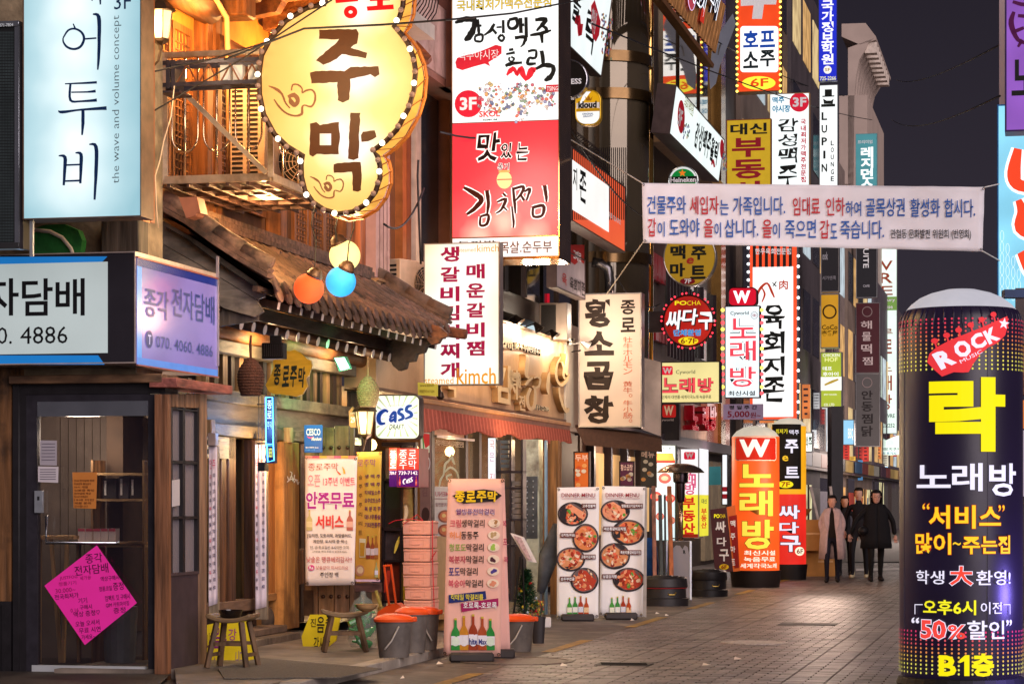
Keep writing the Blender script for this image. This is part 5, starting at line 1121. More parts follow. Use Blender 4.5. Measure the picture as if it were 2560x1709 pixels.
# ---------------- kimchi restaurant
rs=thing('restaurant','kimchi restaurant front with tan sign wall, pleated awning and lit windows','restaurant',SC_(CF,34))
tan=mat('D2A87C',.45,var=.10,sc=2,st=(1,1,.3),grime='C09468')
QS=.19
fs_=body(rs,'sign_wall',tan,28.4,39.55,2.86,4.12,-.2,QS)
body(rs,'trim',mat('A8815C',.4,.3),28.4,39.6,4.12,4.15,-.22,QS+.03);body(rs,'trim',mat('6E4A34',.5),28.4,39.6,2.82,2.86,-.2,QS+.03)
body(rs,'corner_post',mat('D8C8B4',.5,var=.08),39.57,40.2,2.75,4.2,-.2,.22)
sw=Pan(1300,FY(1300,CF+(QS+.004)/.976),SV);lm=mat('E8C896',.35,var=.05);ls=mat('A8804E',.5)
L3=thing('sign_letters','large raised cream letters on the tan restaurant sign wall','sign letters',sw.uv(1320,1020,0))
def l3(name,f):mb=MB();f(mb);mb.build(name,L3)
def thick(mb,pts,w,dep=.10,pan=sw,m=None):
    """raised stroke: front ribbon with sides"""
    tmp=MB();pan.stroke(tmp,m or lm,pts,w,dep);n=len(tmp.v);N_=n;back=[Vector(v)-pan.n*dep for v in tmp.v]
    mb.add(tmp.v,tmp.f,m or lm);rim=list(range(0,n,2))+list(range(n-1,0,-2));mb.add(list(tmp.v)+[tuple(b)for b in back],[(rim[i],rim[(i+1)%len(rim)],rim[(i+1)%len(rim)]+N_,rim[i]+N_)for i in range(len(rim))],ls)
l3('letter',lambda mb:thick(mb,[(1300,885,4),(1303,900,10),(1300,935,9),(1306,945,4)],8));l3('letter',lambda mb:thick(mb,[(1297,963,5),(1307,950,7),(1316,944,5)],6))
l3('letter',lambda mb:thick(mb,[(1311,970,7),(1303,990,8),(1304,1012,8),(1312,1022,9),(1321,1010,8),(1322,975,6),(1316,965,5)],7));l3('letter',lambda mb:thick(mb,[(1319,945,4),(1327,942,5),(1335,948,5),(1331,965,5),(1320,970,5)],5))
l3('letter',lambda mb:thick(mb,[(1358,930,3),(1356,945,8),(1354,970,8),(1356,985,3)],7))
l3('letter',lambda mb:thick(mb,[(1387,892,3),(1378,910,5),(1375,935,6),(1380,955,6),(1390,962,7),(1402,950,7),(1409,935,3)],6));l3('letter',lambda mb:thick(mb,[(1402,884,3),(1402,905,8),(1400,925,8),(1404,938,4)],7))
l3('letter',lambda mb:thick(mb,[(1383,968,4),(1385,990,5),(1392,1012,6),(1402,1028,9),(1408,1020,4)],6));l3('letter',lambda mb:thick(mb,[(1390,905,4),(1395,920,6),(1394,938,6),(1398,948,4)],5))
for c_,u0,v0,u1,v1 in(('김',1222,905,1262,1004),('치',1256,920,1280,995),('찜',1258,925,1284,960),('&',1281,933,1289,970),('ㄱ',1104,965,1124,990),('전',1283,985,1299,1025)):
    mb=MB();sw.text(mb,lm,c_,u0,v0,u1,v1,.09,.03,depth=.09,mside=ls,jag=.03);mb.build('letter',L3)
for t_,u0,v0,u1,v1 in(('생갈비',1230,846,1278,862),('|순두부|',1282,854,1315,872),('버섯순두부',1316,863,1350,880)):
    mb=MB();sw.text(mb,ink('F4E0B8'),t_,u0,v0,u1,v1,.03,.025,depth=.03,mside=ink('3A2A1A'));tag(mb.build('small_letters',L3),kind='stuff')
mb=MB();sw.text(mb,ink('F4E0B8'),'종로본점 722-7095',1328,1008,1370,1022,.02,.02,depth=.02,mside=ink('3A2A1A'));tag(mb.build('small_letters',L3),kind='stuff')
yq=perp(1044,29.0)
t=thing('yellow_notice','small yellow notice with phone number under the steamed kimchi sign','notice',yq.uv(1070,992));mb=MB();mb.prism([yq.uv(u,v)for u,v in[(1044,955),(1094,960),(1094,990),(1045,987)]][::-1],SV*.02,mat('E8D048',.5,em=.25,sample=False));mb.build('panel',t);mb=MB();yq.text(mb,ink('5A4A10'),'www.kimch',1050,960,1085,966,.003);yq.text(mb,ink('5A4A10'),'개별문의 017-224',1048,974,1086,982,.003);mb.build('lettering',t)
# arm lamps over the tan sign
for k,(u,v,Y,dx)in enumerate(((1296,800,36.0,24),(1345,818,37.0,26),(1385,836,38.0,26),(1424,850,39.0,26),(1465,862,39.6,30),(1498,873,40.3,20))):
    t=thing('arm_lamp',('black arm lamp nearest the steamed kimchi sign','second black arm lamp over the tan sign wall','third black arm lamp over the tan sign wall','fourth black arm lamp over the tan sign wall','lit arm lamp shining on the white sign with big brown letters','black arm lamp at the far end before the white brown lettered sign')[k],'lamp',P(u,v,Y),'arm lamps over the tan restaurant sign')
    hd=mat('1C1410',.4,.4)if k!=4 else mat('C8C0B8',.3,.6);mb=MB();a=P(u,v,Y);d=Vector((.55,-.2,-.75)).normalized()if k!=4 else Vector((.8,.2,-.55)).normalized()
    mb.lathe(a,[(.0,-.10),(.03,-.09),(.045,-.03),(.085,.05),(.078,.05),(.03,-.02)],hd,14,ax=d);mb.build('shade',t,smooth='auto');mb=MB();mb.tube([a-d*.08,P(u-dx*1.2,v-1,Y-.1),P(u-dx*3.4,v+6,Y-.5)],.012,hd,6);mb.build('arm',t)
    if k==4:mb=MB();mb.lathe(a+d*.03,[(0,0),(.06,.005),(0,.012)],mat('FFF0D0',.3,em=4),12,ax=d);mb.build('bulb',t)
    if k in(0,2,3):lamp('arm_light',a+PV*.15+Vector((0,0,-.12)),8,(1,.80,.55),.06,parent=t)
lamp('white_sign_light',P(1490,800,39.0),8,(1,.85,.68),.15);lamp('tan_wall_light',EV(.9,31.5,4.0),13,(1,.72,.42),.1);lamp('tan_wall_light',EV(.9,34.5,4.25),13,(1,.76,.5),.1)
# awning with pleated skirt
aw=thing('awning','coral pink pleated awning skirt along the kimchi restaurant front','awning',EV(.5,34,2.5))
cor=mat('9A4C3A',.8,var=.15,sc=20);corl=mat('B8604C',.8,var=.1,sc=20)
body(aw,'rail',mat('C88C5A',.45,.2,.15),28.6,38.2,2.70,2.76,.2,.58,bevel=.01);body(aw,'rail',mat('8A5038',.5),28.6,38.2,2.64,2.70,.5,.56)
NP=150
for k in range(NP):
    y=28.6+9.6*k/NP;w_=9.6/NP;zt=2.64;zb=2.43-.03*math.sin(k*.21)+rng.uniform(-.008,.008)-.06*max(0,1-(y-28.6)/5)
    mb=MB();mb.add([EV(.54,y,zt),EV(.57,y+w_*.5,zt),EV(.54,y+w_,zt),EV(.535,y,zb),EV(.60,y+w_*.5,zb),EV(.535,y+w_,zb)],[(0,3,4,1),(1,4,5,2)],cor if k%3 else corl);mb.build('pleat',aw)
# glass front: frames, glowing room
body(rs,'back_wall',mat('6B4526',.8,var=.3,sc=3),27.5,40.2,.2,2.85,-3.2,-3.0);mb=MB();mb.add([EV(-3.1,27.5,.12),EV(0,27.5,.12),EV(0,40.2,.12),EV(-3.1,40.2,.12)],[(0,1,2,3)],mat('4A3424',.5));mb.build('floor_board',rs)
mb=MB();mb.add([EV(-3.1,27.5,2.84),EV(0,27.5,2.84),EV(0,40.2,2.84),EV(-3.1,40.2,2.84)],[(3,2,1,0)],mat('8A6A4A',.8));mb.build('ceiling',rs);body(rs,'back_wall',mat('7A5434',.8,var=.2,sc=3),40.2,40.3,.2,2.85,-3.2,0)
fr=mat('2A2024',.4,.4,.2,8)
for y,q1 in((28.05,-.02),(28.3,-.02)):pass
for u0,u1 in((1076,1083),(1161,1167),(1195,1201),(1275,1279),(1305,1309)):body(rs,'mullion',fr,fy(u0),fy(u1),.2,2.8,-.12,.02)
body(rs,'window_rail',mat('C0B8B8',.3,.7),fy(1083),fy(1178),2.36,2.39,.0,.05);body(rs,'door_plate',mat('B58468',.35,.3),fy(1083),fy(1161),2.4,2.66,-.06,.0)
for(a,b)in((1083,1161),(1167,1195),(1201,1275)):body(rs,'pane',glass_mat('D8C8B0',.22,.05),fy(a),fy(b),.3,2.8,-.08,-.07)
q=Pan(1083,fy(1083,.004),SV);t=MB();q.text(t,ink('D8C8C0'),'개업이래또오세요김치찜전문점',1088,1097,1158,1112,.006,.01);t.build('lettering',rs)
for i,y in enumerate((29.6,31.2,33.0,35.2,37.4)):
    mb=MB();c=EV(-1.2,y,2.3);mb.lathe(c,[(0,-.08),(.06,-.06),(.08,0),(.05,.06),(0,.08)],mat('FFD890',.3,em=5),12);t_=tag(mb.build('pendant_bulb',smooth=True,loc=c),('nearest','second','middle','fourth','farthest')[i]+' glowing warm pendant bulb inside the restaurant windows','bulb','pendant bulbs inside the restaurant');lamp('pendant_light',c-Vector((0,0,.2)),22,(1,.68,.32),.08)
for k in range(3):body(rs,'wall_panel',wood('A87440','z'),29+k*1.1,29.8+k*1.1,1.5,2.6,-2.0,-1.9)
q=Pan(1105,fy(1105,-.02),SV);mb=MB();gm_=ink('A8B0A0')
for s_ in([(1096,1225,2),(1100,1200,5),(1108,1185,4),(1112,1160,6),(1122,1150,5),(1128,1135,5)],[(1128,1135,4),(1131,1150,6),(1136,1160,3)],[(1110,1180,3),(1125,1168,6),(1140,1178,4),(1146,1195,3)],[(1118,1200,3),(1116,1190,5),(1128,1185,4)],[(1100,1215,3),(1092,1260,2),(1090,1330,1)],[(1104,1215,2),(1100,1270,2),(1096,1340,1)]):q.stroke(mb,gm_,s_,4,.006)
mb.build('window_graphic',rs)
# posters on the glass front: MENU sheet, food posters
pq2=Pan(1083,fy(1083,.012),SV);mb=MB();pq2.rect(mb,mat('D8C8C4',.5,em=.18,sample=False),1083,1215,1125,1340,.0);pq2.text(mb,ink('A05868'),'MENU',1087,1228,1122,1240,.004,flip=True);pq2.rect(mb,ink('7A4A50'),1085,1245,1124,1247,.004);pq2.text(mb,ink('7A4A50'),'김치찜전골',1088,1256,1122,1266,.004,flip=True)
for v in(1290,1325):pq2.ell(mb,ink('8A4A3A'),1112,v,18,16,.004);pq2.ell(mb,ink('C8704A'),1112,v,14,12,.006);pq2.ell(mb,ink('E0C080'),1108,v-2,5,5,.008)
pq2.rect(mb,mat('C89868',.5,em=.2,sample=False),1083,1340,1125,1560,.0)
o=mb.build('poster',rs)
pst=perp(1050,28.3);t=thing('food_poster','tall food poster strip with a bowl and green onions between phone sign and menu','poster',pst.uv(1060,1310));mb=MB();pst.box(mb,mat('9A6E64',.5,em=.10,sample=False),1050,1080,1076,1302,-.04,0);mb.build('panel',t);mb=MB()
pst.poly(mb,ink('D8E0C8'),[(1052,1082),(1074,1082),(1074,1130),(1062,1140),(1052,1128)],.003);pst.poly(mb,ink('C83A3A'),[(1054,1082),(1074,1084),(1074,1112),(1064,1120)],.005);pst.stroke(mb,ink('4A9A4A'),[(1056,1085,2),(1059,1110,3),(1060,1140,2)],3,.007);pst.ell(mb,ink('7A2A1A'),1060,1158,14,22,.007);pst.ring(mb,ink('C8C0C0'),1060,1158,16,25,2,.009);pst.ell(mb,ink('4A2E2A'),1062,1190,9,12,.004);pst.text(mb,ink('6A4A48'),'김',1055,1215,1068,1240,.004);pst.ell(mb,ink('3A2420'),1064,1285,10,18,.004);mb.build('print',t)
# tall grid case with posters (left of foam boxes)
gc=thing('grid_case','dark timber grid case with pictures standing behind the foam boxes','display case',P(985,1600,27.2));q=perp(955,27.3)
for a,b,c,d in((955,1125,960,1600),(1000,1105,1004,1600),(1034,1105,1038,1600),(955,1195,1040,1201),(955,1318,1040,1326),(955,1398,1040,1404),(955,1105,1040,1115),(955,1500,1040,1506)):mb=MB();q.box(mb,fr,a,b,c,d,-.1,.02);mb.build('frame_bar',gc)
for a,b,c,d,h in((960,1120,1000,1195,'8A7460'),(960,1201,1000,1318,'1E1814'),(1004,1222,1034,1318,'B89060'),(960,1326,1000,1398,'3A3034'),(1004,1326,1034,1398,'2E3020'),(960,1404,1000,1500,'7A2E1E'),(1004,1404,1034,1500,'B89020'),(1004,1115,1034,1222,'6A5040')):mb=MB();q.box(mb,mat(h,.4,var=.35,sc=12),a,b,c,d,-.09,-.06);mb.build('picture',gc)
mb=MB();q.stroke(mb,ink('D8C050'),[(986,1382,3),(992,1362,8),(1000,1340,5)],6,.0);q.stroke(mb,ink('B83A2A'),[(960,1480,6),(968,1450,14),(972,1425,8)],10,.0);q.stroke(mb,ink('D8C0A0'),[(1012,1300,6),(1016,1280,10),(1014,1262,6)],8,.0);mb.build('print',gc)
# right dark shelving, patched pillar, riveted plate
sh2=thing('shelf_rack','dark metal rack of drawers in the restaurant opening behind the standing menu','shelf',P(1270,1560,31));q=perp(1240,31)
for a,b,c,d in((1240,1098,1244,1500),(1274,1098,1279,1500),(1303,1098,1308,1500),(1240,1176,1308,1182),(1240,1217,1308,1221),(1240,1296,1308,1301),(1240,1360,1308,1366)):mb=MB();q.box(mb,mat('3A3236',.4,.4),a,b,c,d,-.2,.02);mb.build('rack_bar',sh2)
for k in range(7):mb=MB();q.box(mb,mat('8A8078',.4,.4,.2,20),1280,1202+k*14,1302,1213+k*14,-.1,-.02);mb.build('drawer',sh2)
for k in range(6):mb=MB();q.box(mb,mat('8A9498',.4,em=.05,sample=False),1250,1100+k*12,1270,1108+k*12,-.1,-.04);mb.build('louvre_slat',sh2)
wl=perp(1220,30.6);t=lightbox('slim_sign','slim white upright light strip with red and purple letters behind the standing menu','sign',wl,1220,1094,1240,1330,.08,box_face('F4F6FA',.95,.03),fr,rim=.003);mb=MB();[wl.text(mb,ink(h),c_,1224,v,1236,v+22,.004,-.008)for c_,v,h in(('국',1100,'C86A3A'),('은',1130,'A02A8A'),('지',1182,'C83A6A'),('찜',1215,'A02A8A'))];mb.build('lettering',t)
pil=thing('pillar','patched concrete pillar with a riveted steel plate beside the dinner menus','pillar',P(1330,1540,32.0));q=perp(1312,32.2)
mb=MB();q.box(mb,mat('B8BCA8',.8,var=.25,sc=10,bump=.6,grime='6A5C4C'),1313,1098,1346,1545,-.3,0);mb.build('shaft',pil);mb=MB();q.box(mb,mat('6A7078',.35,.7,.3,8),1315,1190,1344,1345,0,.006);mb.build('steel_plate',pil)
mb=MB();q.box(mb,mat('8AA0B0',.5),1307,1098,1312,1545,-.1,.02);mb.build('edge_strip',pil)
for v in range(1202,1342,14):
    for u in(1318,1333):mb=MB();mb.lathe(q.uv(u,v,.006),[(.012,0),(.008,.008),(0,.01)],mat('B8C0C8',.3,.9),8,ax=q.n);mb.build('rivet',pil)
mb=MB();q.box(mb,mat('8AA8BC',.5,.2),1360,1100,1366,1545,-.1,0);tag(mb.build('drain_pipe',bevel=.01,loc=q.uv(1363,1545)),'pale blue upright pipe beside the patched pillar','pipe')
mb=MB();q.box(mb,wood('8A5E30','z'),1372,1100,1392,1545,-.2,-.1);tag(mb.build('wooden_post',loc=q.uv(1382,1545)),'warm lit wooden panel post left of the dinner menu banners','post')
lamp('alley_lamp',P(1385,1110,32.8),14,(1,.66,.34),.08)
# ---------------- steamed kimchi sign, beer hall sign
kq=perp(1060,29.4);t=lightbox('kimchi_sign','white lit box sign with two columns of crimson letters and the words steamed kimchi','sign',kq,1060,609,1249,963,.2,hot_face(ztop(kq,1060,609,1249,963),[kq.uv(u,v)for u,v in((1175,680),(1155,760),(1155,850),(1170,910))],((.15,'FFFFFF'),(.4,'F2F6EE'),(.62,'E4E6D0'),(.9,'E0CFA0')),1.05),mat('8A7A74',.4,.5),rim=.012)
mb=MB();cr_=glow('B4184A',.55);og=glow('E89A1E',.8)
for c_,v in zip('생갈비김치찌개',(617,667,716,763,811,858,906)):kq.text(mb,cr_,c_,1101,v,1149,v+38,.005,.035,jag=.02)
for c_,v in zip('매운갈비찜',(660,708,757,806,852)):kq.text(mb,cr_,c_,1166,v,1212,v+37,.005,.035,jag=.02)
kq.text(mb,og,'steamed',1147,620,1189,630,.005,.0);kq.text(mb,og,'kimch',1193,612,1247,630,.005,.0);kq.text(mb,og,'steamed',1062,942,1134,960,.005,.0);kq.text(mb,og,'kimch',1142,920,1240,960,.005,.01);mb.build('lettering',t)
mb=MB();kq.box(mb,ink('2A1E1A'),1086,963,1096,985,-.12,-.08);mb.lathe(kq.uv(1096,985,-.1),[(0,.05),(.03,.03),(.05,-.03),(.03,-.06)],mat('3A2A20',.4,.5),12);tag(mb.build('spot_lamp',loc=kq.uv(1096,1000)),'small unlit spot lamp hanging below the steamed kimchi sign','lamp')
hq=perp(1129,31.0);t=thing('beer_hall_sign','tall two part lit sign, white beer hall above and red kimchi stew below','sign',hq.uv(1260,652));chrome=mat('B08A60',.12,.95,.25,3,.1)
mb=MB();hq.box(mb,chrome,1129,-90,1399,652,-.75,-.004);mb.build('cabinet',t)
for(v0,v1,f)in((-88,308,box_face('F2F8F8',1.0,.03)),(310,594,hot_face(WL[t.name],[hq.uv(1260,560),hq.uv(1200,590),hq.uv(1330,590)],((.15,'FFC8B0'),(.38,'FF5A5C'),(.8,'F2303E'),(1.0,'E02A3A')),1.05)),(597,645,box_face('F4F0EA',.95,.03))):mb=MB();hq.rect(mb,f,1131,v0,1397,v1,0);mb.build('face_panel',t)
for a,b,c,d in((1129,-90,1131.5,652),(1396.5,-90,1399,652),(1129,645,1399,652)):mb=MB();hq.box(mb,chrome,a,b,c,d,-.004,.015);mb.build('frame',t)
mb=MB();K0=ink('161A18')
hq.text(mb,ink('F0E040'),'국내최저가맥주전문점',1142,2,1378,29,.006,.012,out=ink('1A1A10'),ow=.02)
B=lambda pts,w=1,m=K0,d=.006,dx=0,dy=0,o=(640,0),sc=2.7515,jag=.18:hq.stroke(mb,m,[(x+dx,y+dy,ww*1.35)for x,y,ww in pts],1,d,sc=sc,o=o,jag=jag)
for p in([(1370,160,12),(1430,135,30),(1500,140,30),(1500,190,26),(1470,250,34),(1435,280,12)],[(1525,135,14),(1530,180,18),(1535,232,12)],[(1532,180,12),(1552,176,12)],[(1508,250,14),(1535,240,14),(1560,246,14),(1552,285,12),(1510,282,12),(1508,250,10)],
          [(1640,165,14),(1615,210,18),(1570,245,8)],[(1625,200,12),(1655,235,16)],[(1655,190,8),(1690,188,12)],[(1700,140,14),(1702,230,14)],[(1690,240,12),(1670,262,12),(1690,285,12),(1708,262,12),(1690,240,12)]):B(p)
o3=dict(o=(1280,0))
for p in([(-20,140,16),(30,130,18),(35,180,18),(0,200,16),(-25,180,14),(-20,140,14)],[(60,125,18),(62,230,18)],[(62,175,12),(85,172,14)],[(98,120,18),(100,260,16)],[(20,262,16),(90,258,20),(82,300,14),(60,325,6)],
          [(160,140,16),(235,135,24),(205,175,20),(170,215,10)],[(205,175,12),(235,200,18),(245,230,8)],[(125,245,10),(200,232,20),(270,210,10)],[(205,240,20),(210,298,12)],
          [(110,355,14),(165,350,14),(160,400,14),(118,402,14),(110,440,18),(165,438,12)],[(205,350,20),(215,430,20),(215,455,8)],[(165,475,16),(225,450,22),(282,462,24),(280,510,22),(245,545,28),(222,552,10)],
          [(-20,345,12),(10,340,14)],[(-40,375,10),(20,362,16)],[(-15,395,10),(-20,415,10),(0,425,10),(15,405,10),(-5,392,10)],[(-45,455,14),(-5,440,20),(70,432,12)],[(0,425,14),(0,445,12)]):B(p,**o3)
for p in([(-100,545,10),(-80,475,26),(-60,500,14)],):pass
for p in([(-35,520,8),(-10,490,24),(15,475,22),(35,515,20),(60,470,26),(95,545,24),(145,475,30),(155,500,8)],):B(p,m=ink('E0283A'),jag=.3,**o3)
hq.poly(mb,ink('D8283A'),SCl([(1372,430),(1385,400),(1430,385),(1500,370),(1580,340),(1650,310),(1690,320),(1690,370),(1650,400),(1600,430),(1612,458),(1575,440),(1500,460),(1420,485),(1380,470)]),.006)
mb2=mb;hq.text(mb,W_,'맥주야시장',1147,128,1247,152,.009,.0)
hq.ell(mb,ink('D8203A'),1171,260,34,34,.008);hq.text(mb,W_,'3F',1150,244,1192,277,.011,.035)
r6=random.Random(11)
for k in range(330): # crowd of little bottle caps and labels drawn as a map shape
    x,y=r6.uniform(1195,1392),r6.uniform(207,306)
    if((x-1240)/55)**2+((y-245)/38)**2<1 or((x-1310)/55)**2+((y-240)/32)**2<1 or((x-1300)/20)**2+((y-275)/35)**2<1 or((x-1368)/26)**2+((y-245)/30)**2<1:
        h=r6.choice(('D88068','E8B878','7A8AB0','8AB090','E8E4DC','D07080','9AA4C8','DCD090','E8E8F0'));rr_=r6.uniform(1.6,5);hq.ell(mb,ink(h),x,y,rr_,rr_*r6.uniform(.8,1.5),.006+k*.00001,8,rot=r6.uniform(0,3));hq.ring(mb,ink('4A4A5A'),x,y,rr_,rr_,.6,.0082+k*.00001,10)
hq.text(mb,ink('D83A30'),'SKOL',1198,278,1251,294,.01,.03);hq.text(mb,ink('1A4A2A'),'REMIUM',1208,298,1243,303,.01);hq.rect(mb,ink('C82838'),1365,213,1396,231,.0098);hq.text(mb,W_,'TSING',1367,217,1396,228,.011,.01)
# red half
dark=glow('2A0E08',.06)
for c_,u,v,w_,h_ in(('맛',1190,332,55,72),('있',1251,358,28,38),('는',1290,358,30,44),('옹',1244,408,13,17),('기',1260,408,12,17)):hq.text(mb,dark,c_,u,v,u+w_,v+h_,.01,.02,out=glow('FFF0E8',1.0),ow=.04,jag=.05,shear=.1)
brn=glow('5A1E0A',.12);wo_=glow('FFF4EC',1.0)
KIM=([(1430,1290,20),(1520,1340,36),(1550,1380,34),(1500,1440,30),(1450,1475,16)],[(1590,1310,26),(1600,1400,24),(1590,1480,12)],[(1545,1490,16),(1600,1480,20),(1590,1540,20),(1545,1550,18),(1545,1490,14)],
       [(1700,1330,14),(1720,1350,16)],[(1660,1390,12),(1720,1370,22),(1690,1440,18),(1650,1470,8)],[(1700,1420,14),(1730,1450,10)],[(1770,1290,16),(1780,1400,20),(1785,1470,10)])
KIM2=([(10,1300,16),(80,1285,22),(60,1340,18),(15,1390,8)],[(85,1320,12),(125,1300,20),(110,1350,16),(100,1380,14)],[(60,1340,14),(85,1380,18)],[(225,1275,26),(235,1340,24),(238,1390,12)],[(140,1430,20),(215,1415,24),(210,1480,20),(150,1490,18),(145,1430,16)],[(0,1420,12),(12,1520,16),(10,1568,12)])
for mm,k,d in((wo_,14,.007),(brn,0,.010)):
    for p in KIM:hq.stroke(mb,mm,[(x,y,w+k)for x,y,w in p],1,d,sc=2.7515,o=(640,0),jag=.12)
    for p in KIM2:hq.stroke(mb,mm,[(x,y,w+k)for x,y,w in p],1,d,sc=2.7515,o=(1280,0),jag=.12)
hq.ell(mb,glow('FFD890',.9),1261,450,19,22,.006);hq.rect(mb,glow('E8A860',.8),1247,426,1275,432,.008);hq.rect(mb,glow('E86A50',.8),1243,448,1280,451,.008)
hq.text(mb,ink('2A2420'),'돌판밥',1145,603,1240,617,.006,.012);hq.text(mb,ink('6A3A1E'),'목살.순두부',1250,604,1380,634,.006,.012)
mb.build('lettering',t);lamp('beer_hall_glow',hq.uv(1300,450,1.2),20,(1,.75,.7),.5,parent=t)

lamp('case_fill',P(985,1140,26.7),5,(1,.7,.45),.08)  # added lamp without a fixture, brightens the dark grid case
# ---------------- building behind the beer hall sign, glass tower
b3=thing('building','dark building with iron window rails behind the tall beer hall sign','building',SC_(CF,37));body(b3,'wall',mat('2E2522',.5,var=.3,sc=3),33.65,41.3,4.4,18,-3,-.1);body(b3,'wall',mat('4A3A34',.6,var=.2,sc=3),40.25,42.5,0,4.4,-3,-.15)
for k in range(3):body(b3,'window',gl_dark,34+k*2.5,36.2+k*2.5,4.7,6.3,-.1,-.04);body(b3,'window',gl_dark,34+k*2.5,36.2+k*2.5,7.2,9.6,-.1,-.04);body(b3,'sash',fr,35.0+k*2.5,35.1+k*2.5,4.7,6.3,-.08,.0);body(b3,'sash',fr,35.0+k*2.5,35.1+k*2.5,7.2,9.6,-.08,.0)
body(b3,'ledge',mat('6A5444',.5),34.5,41.2,6.62,6.72,-.1,.75)
ir=thing('iron_railing','black curled iron railing on the ledge right of the beer hall sign','railing',EV(.6,39,6.8));curl_rail(ir,36.8,41.0,24,6.72,.62,.9)
tw=thing('glass_tower','dark bronze glass office building with rounded glass corner and metal rings','building',P(1530,1300,46));CYc=P(1520,1255,45.6);CYc.z=0;CR=.78
bz=mat((.11,.085,.055),.05,.55,.25,.6,.05,spec=1.0)
mb=MB();mb.lathe(CYc,[(CR,2.9),(CR,18)],bz,48);mb.build('glass_corner',tw,smooth=True)
for v in(158,250,652):z=H+(V0-v)/F*45.6;mb=MB();mb.lathe(CYc,[(CR,z-.1),(CR+.06,z-.1),(CR+.06,z+.1),(CR,z+.1)],mat('6A5236',.2,.9,.2,3),48);mb.build('metal_ring',tw,smooth='auto')
mb=MB();mb.tube([(CYc.x+CR+.02,CYc.y+.25,2.9),(CYc.x+CR+.02,CYc.y+.25,18)],.08,mat('C09858',.12,.95,.2,2),12);mb.build('gold_reflection',tw,smooth=True)  # gold reflection streak on the glass edge, built as a bright tube
body(tw,'wall',mat('1C1712',.2,.3,.3,1,spec=.8),41.35,45.2,2.9,18,-3,-.25)
for k in range(4):body(tw,'metal_frame',mat('5A4632',.25,.8),41.5+k*1.1,41.56+k*1.1,2.9,18,-.25,-.2)
b5=thing('building','building with mirror glass wall and sloping signs beyond the round glass corner','building',SC_(CF,55));body(b5,'wall',mat('3A2E26',.5,var=.3,sc=2),49.8,64,0,22,-4,-.1)
mir=mat((.30,.24,.16),.04,.95,.15,.5,.015);body(b5,'mirror_glass',mir,51.2,58.6,9.3,14.5,-.1,-.02)
for y in(53.2,56.4):body(b5,'metal_frame',mat('2A2018',.3,.8),y,y+.06,9.3,14.5,-.05,.02)
for k in range(5):body(b5,'window',mat('5A5450',.1,.4,.4,4,em=.06,sample=False),52+k*2.2,53.6+k*2.2,4.9,6.6,-.1,-.04);body(b5,'window_bar',fr,52.5+k*2.2,52.6+k*2.2,4.9,6.6,-.04,.04)
body(b5,'cornice',mat('8A6A48',.5,.3),50,64,9.0,9.25,-.1,.3);body(b5,'brass_column',mat('A07840',.2,.8,.2,2),59.2,60.0,2.8,16,-.1,.15)
# ---------------- sloping signs that run along the street walls
def wall_sign(name,lab,u0,v0,u1,v1,c,tilt,face,pr,T=.25,side=None,z_at=None):
    """v0, v1: top and bottom at u0"""
    Y=FY(u0,c);zr=H+(V0-v1)/F*Y;q=Pan(u0,Y,SV,tilt=tilt,zref=zr);t=lightbox(name,lab,'sign',q,u0,v0,u1,v1,T,face,side or mat('4A3A38',.5,.3),rim=.02);mb=MB();pr(q,mb);mb.build('lettering',t);return t
def pr(q,mb):
    q.text(mb,K0,'릭',1470,14,1496,130,.01,.02,jag=.08);q.text(mb,K0,'홀',1440,-60,1462,60,.01,.02,jag=.08);q.stroke(mb,ink('D8283A'),[(1438,60,6),(1444,40,10),(1448,90,8),(1452,60,9)],8,.01)
    q.poly(mb,ink('D8283A'),[(1476,15),(1485,0),(1492,25),(1500,55),(1496,88),(1488,105),(1480,95),(1476,60)],.012);q.text(mb,W_,'맥주야시장',1480,18,1494,84,.014)
    for k in range(60):x,y=r6.uniform(1502,1530),r6.uniform(45,150);q.ell(mb,ink(r6.choice(('D88068','E8B878','7A8AB0','8AB090','D07080','8A7AB8'))),x,y-(1530-x)*.5,1.8,4,.010+k*.0001,8)
wall_sign('wall_sign','sloping white beer sign at top with black brush letter right of the beer hall sign',1428,-140,1548,122,-7.25,8,box_face('E8F2F2',.95,.05),pr)
def pr(q,mb):
    for k in range(27):q.rect(mb,ink('1A1412'),1430+k*5.1,368-0,1432.4+k*5.1,549,.004)
    q.rect(mb,box_face('F4F4F0',.95,.04),1428,398,1521,523,.008)
    q.text(mb,K0,'지',1431,415,1441,470,.012,.02,jag=.06);q.text(mb,K0,'존',1447,422,1464,500,.012,.02,jag=.06);q.text(mb,W_,'육회 720-5702',1520,528,1550,544,.012,.02)
wall_sign('wall_sign','white sign bordered with orange and black stripes below the curled railing',1428,366,1562,552,-7.1,0,box_face('F0603A',.8,.05),pr)
def pr(q,mb):
    q.poly(mb,ink('B02A2A'),[(1390,612),(1460,612),(1460,660),(1448,652),(1436,662),(1424,652),(1412,662),(1400,652),(1390,660)],.004);q.text(mb,W_,'그때로',1432,622,1452,648,.008);q.text(mb,ink('3A3034'),'육회지존',1424,690,1461,725,.008,.02,jag=.05);q.text(mb,ink('C04A4A'),'육',1404,680,1416,710,.008)
wall_sign('wall_sign','dull pinkish small hanging sign below the striped one beside the vent pipe',1390,612,1462,718,-7.5,0,mat('B8A8AC',.5,var=.1),pr,T=.15)
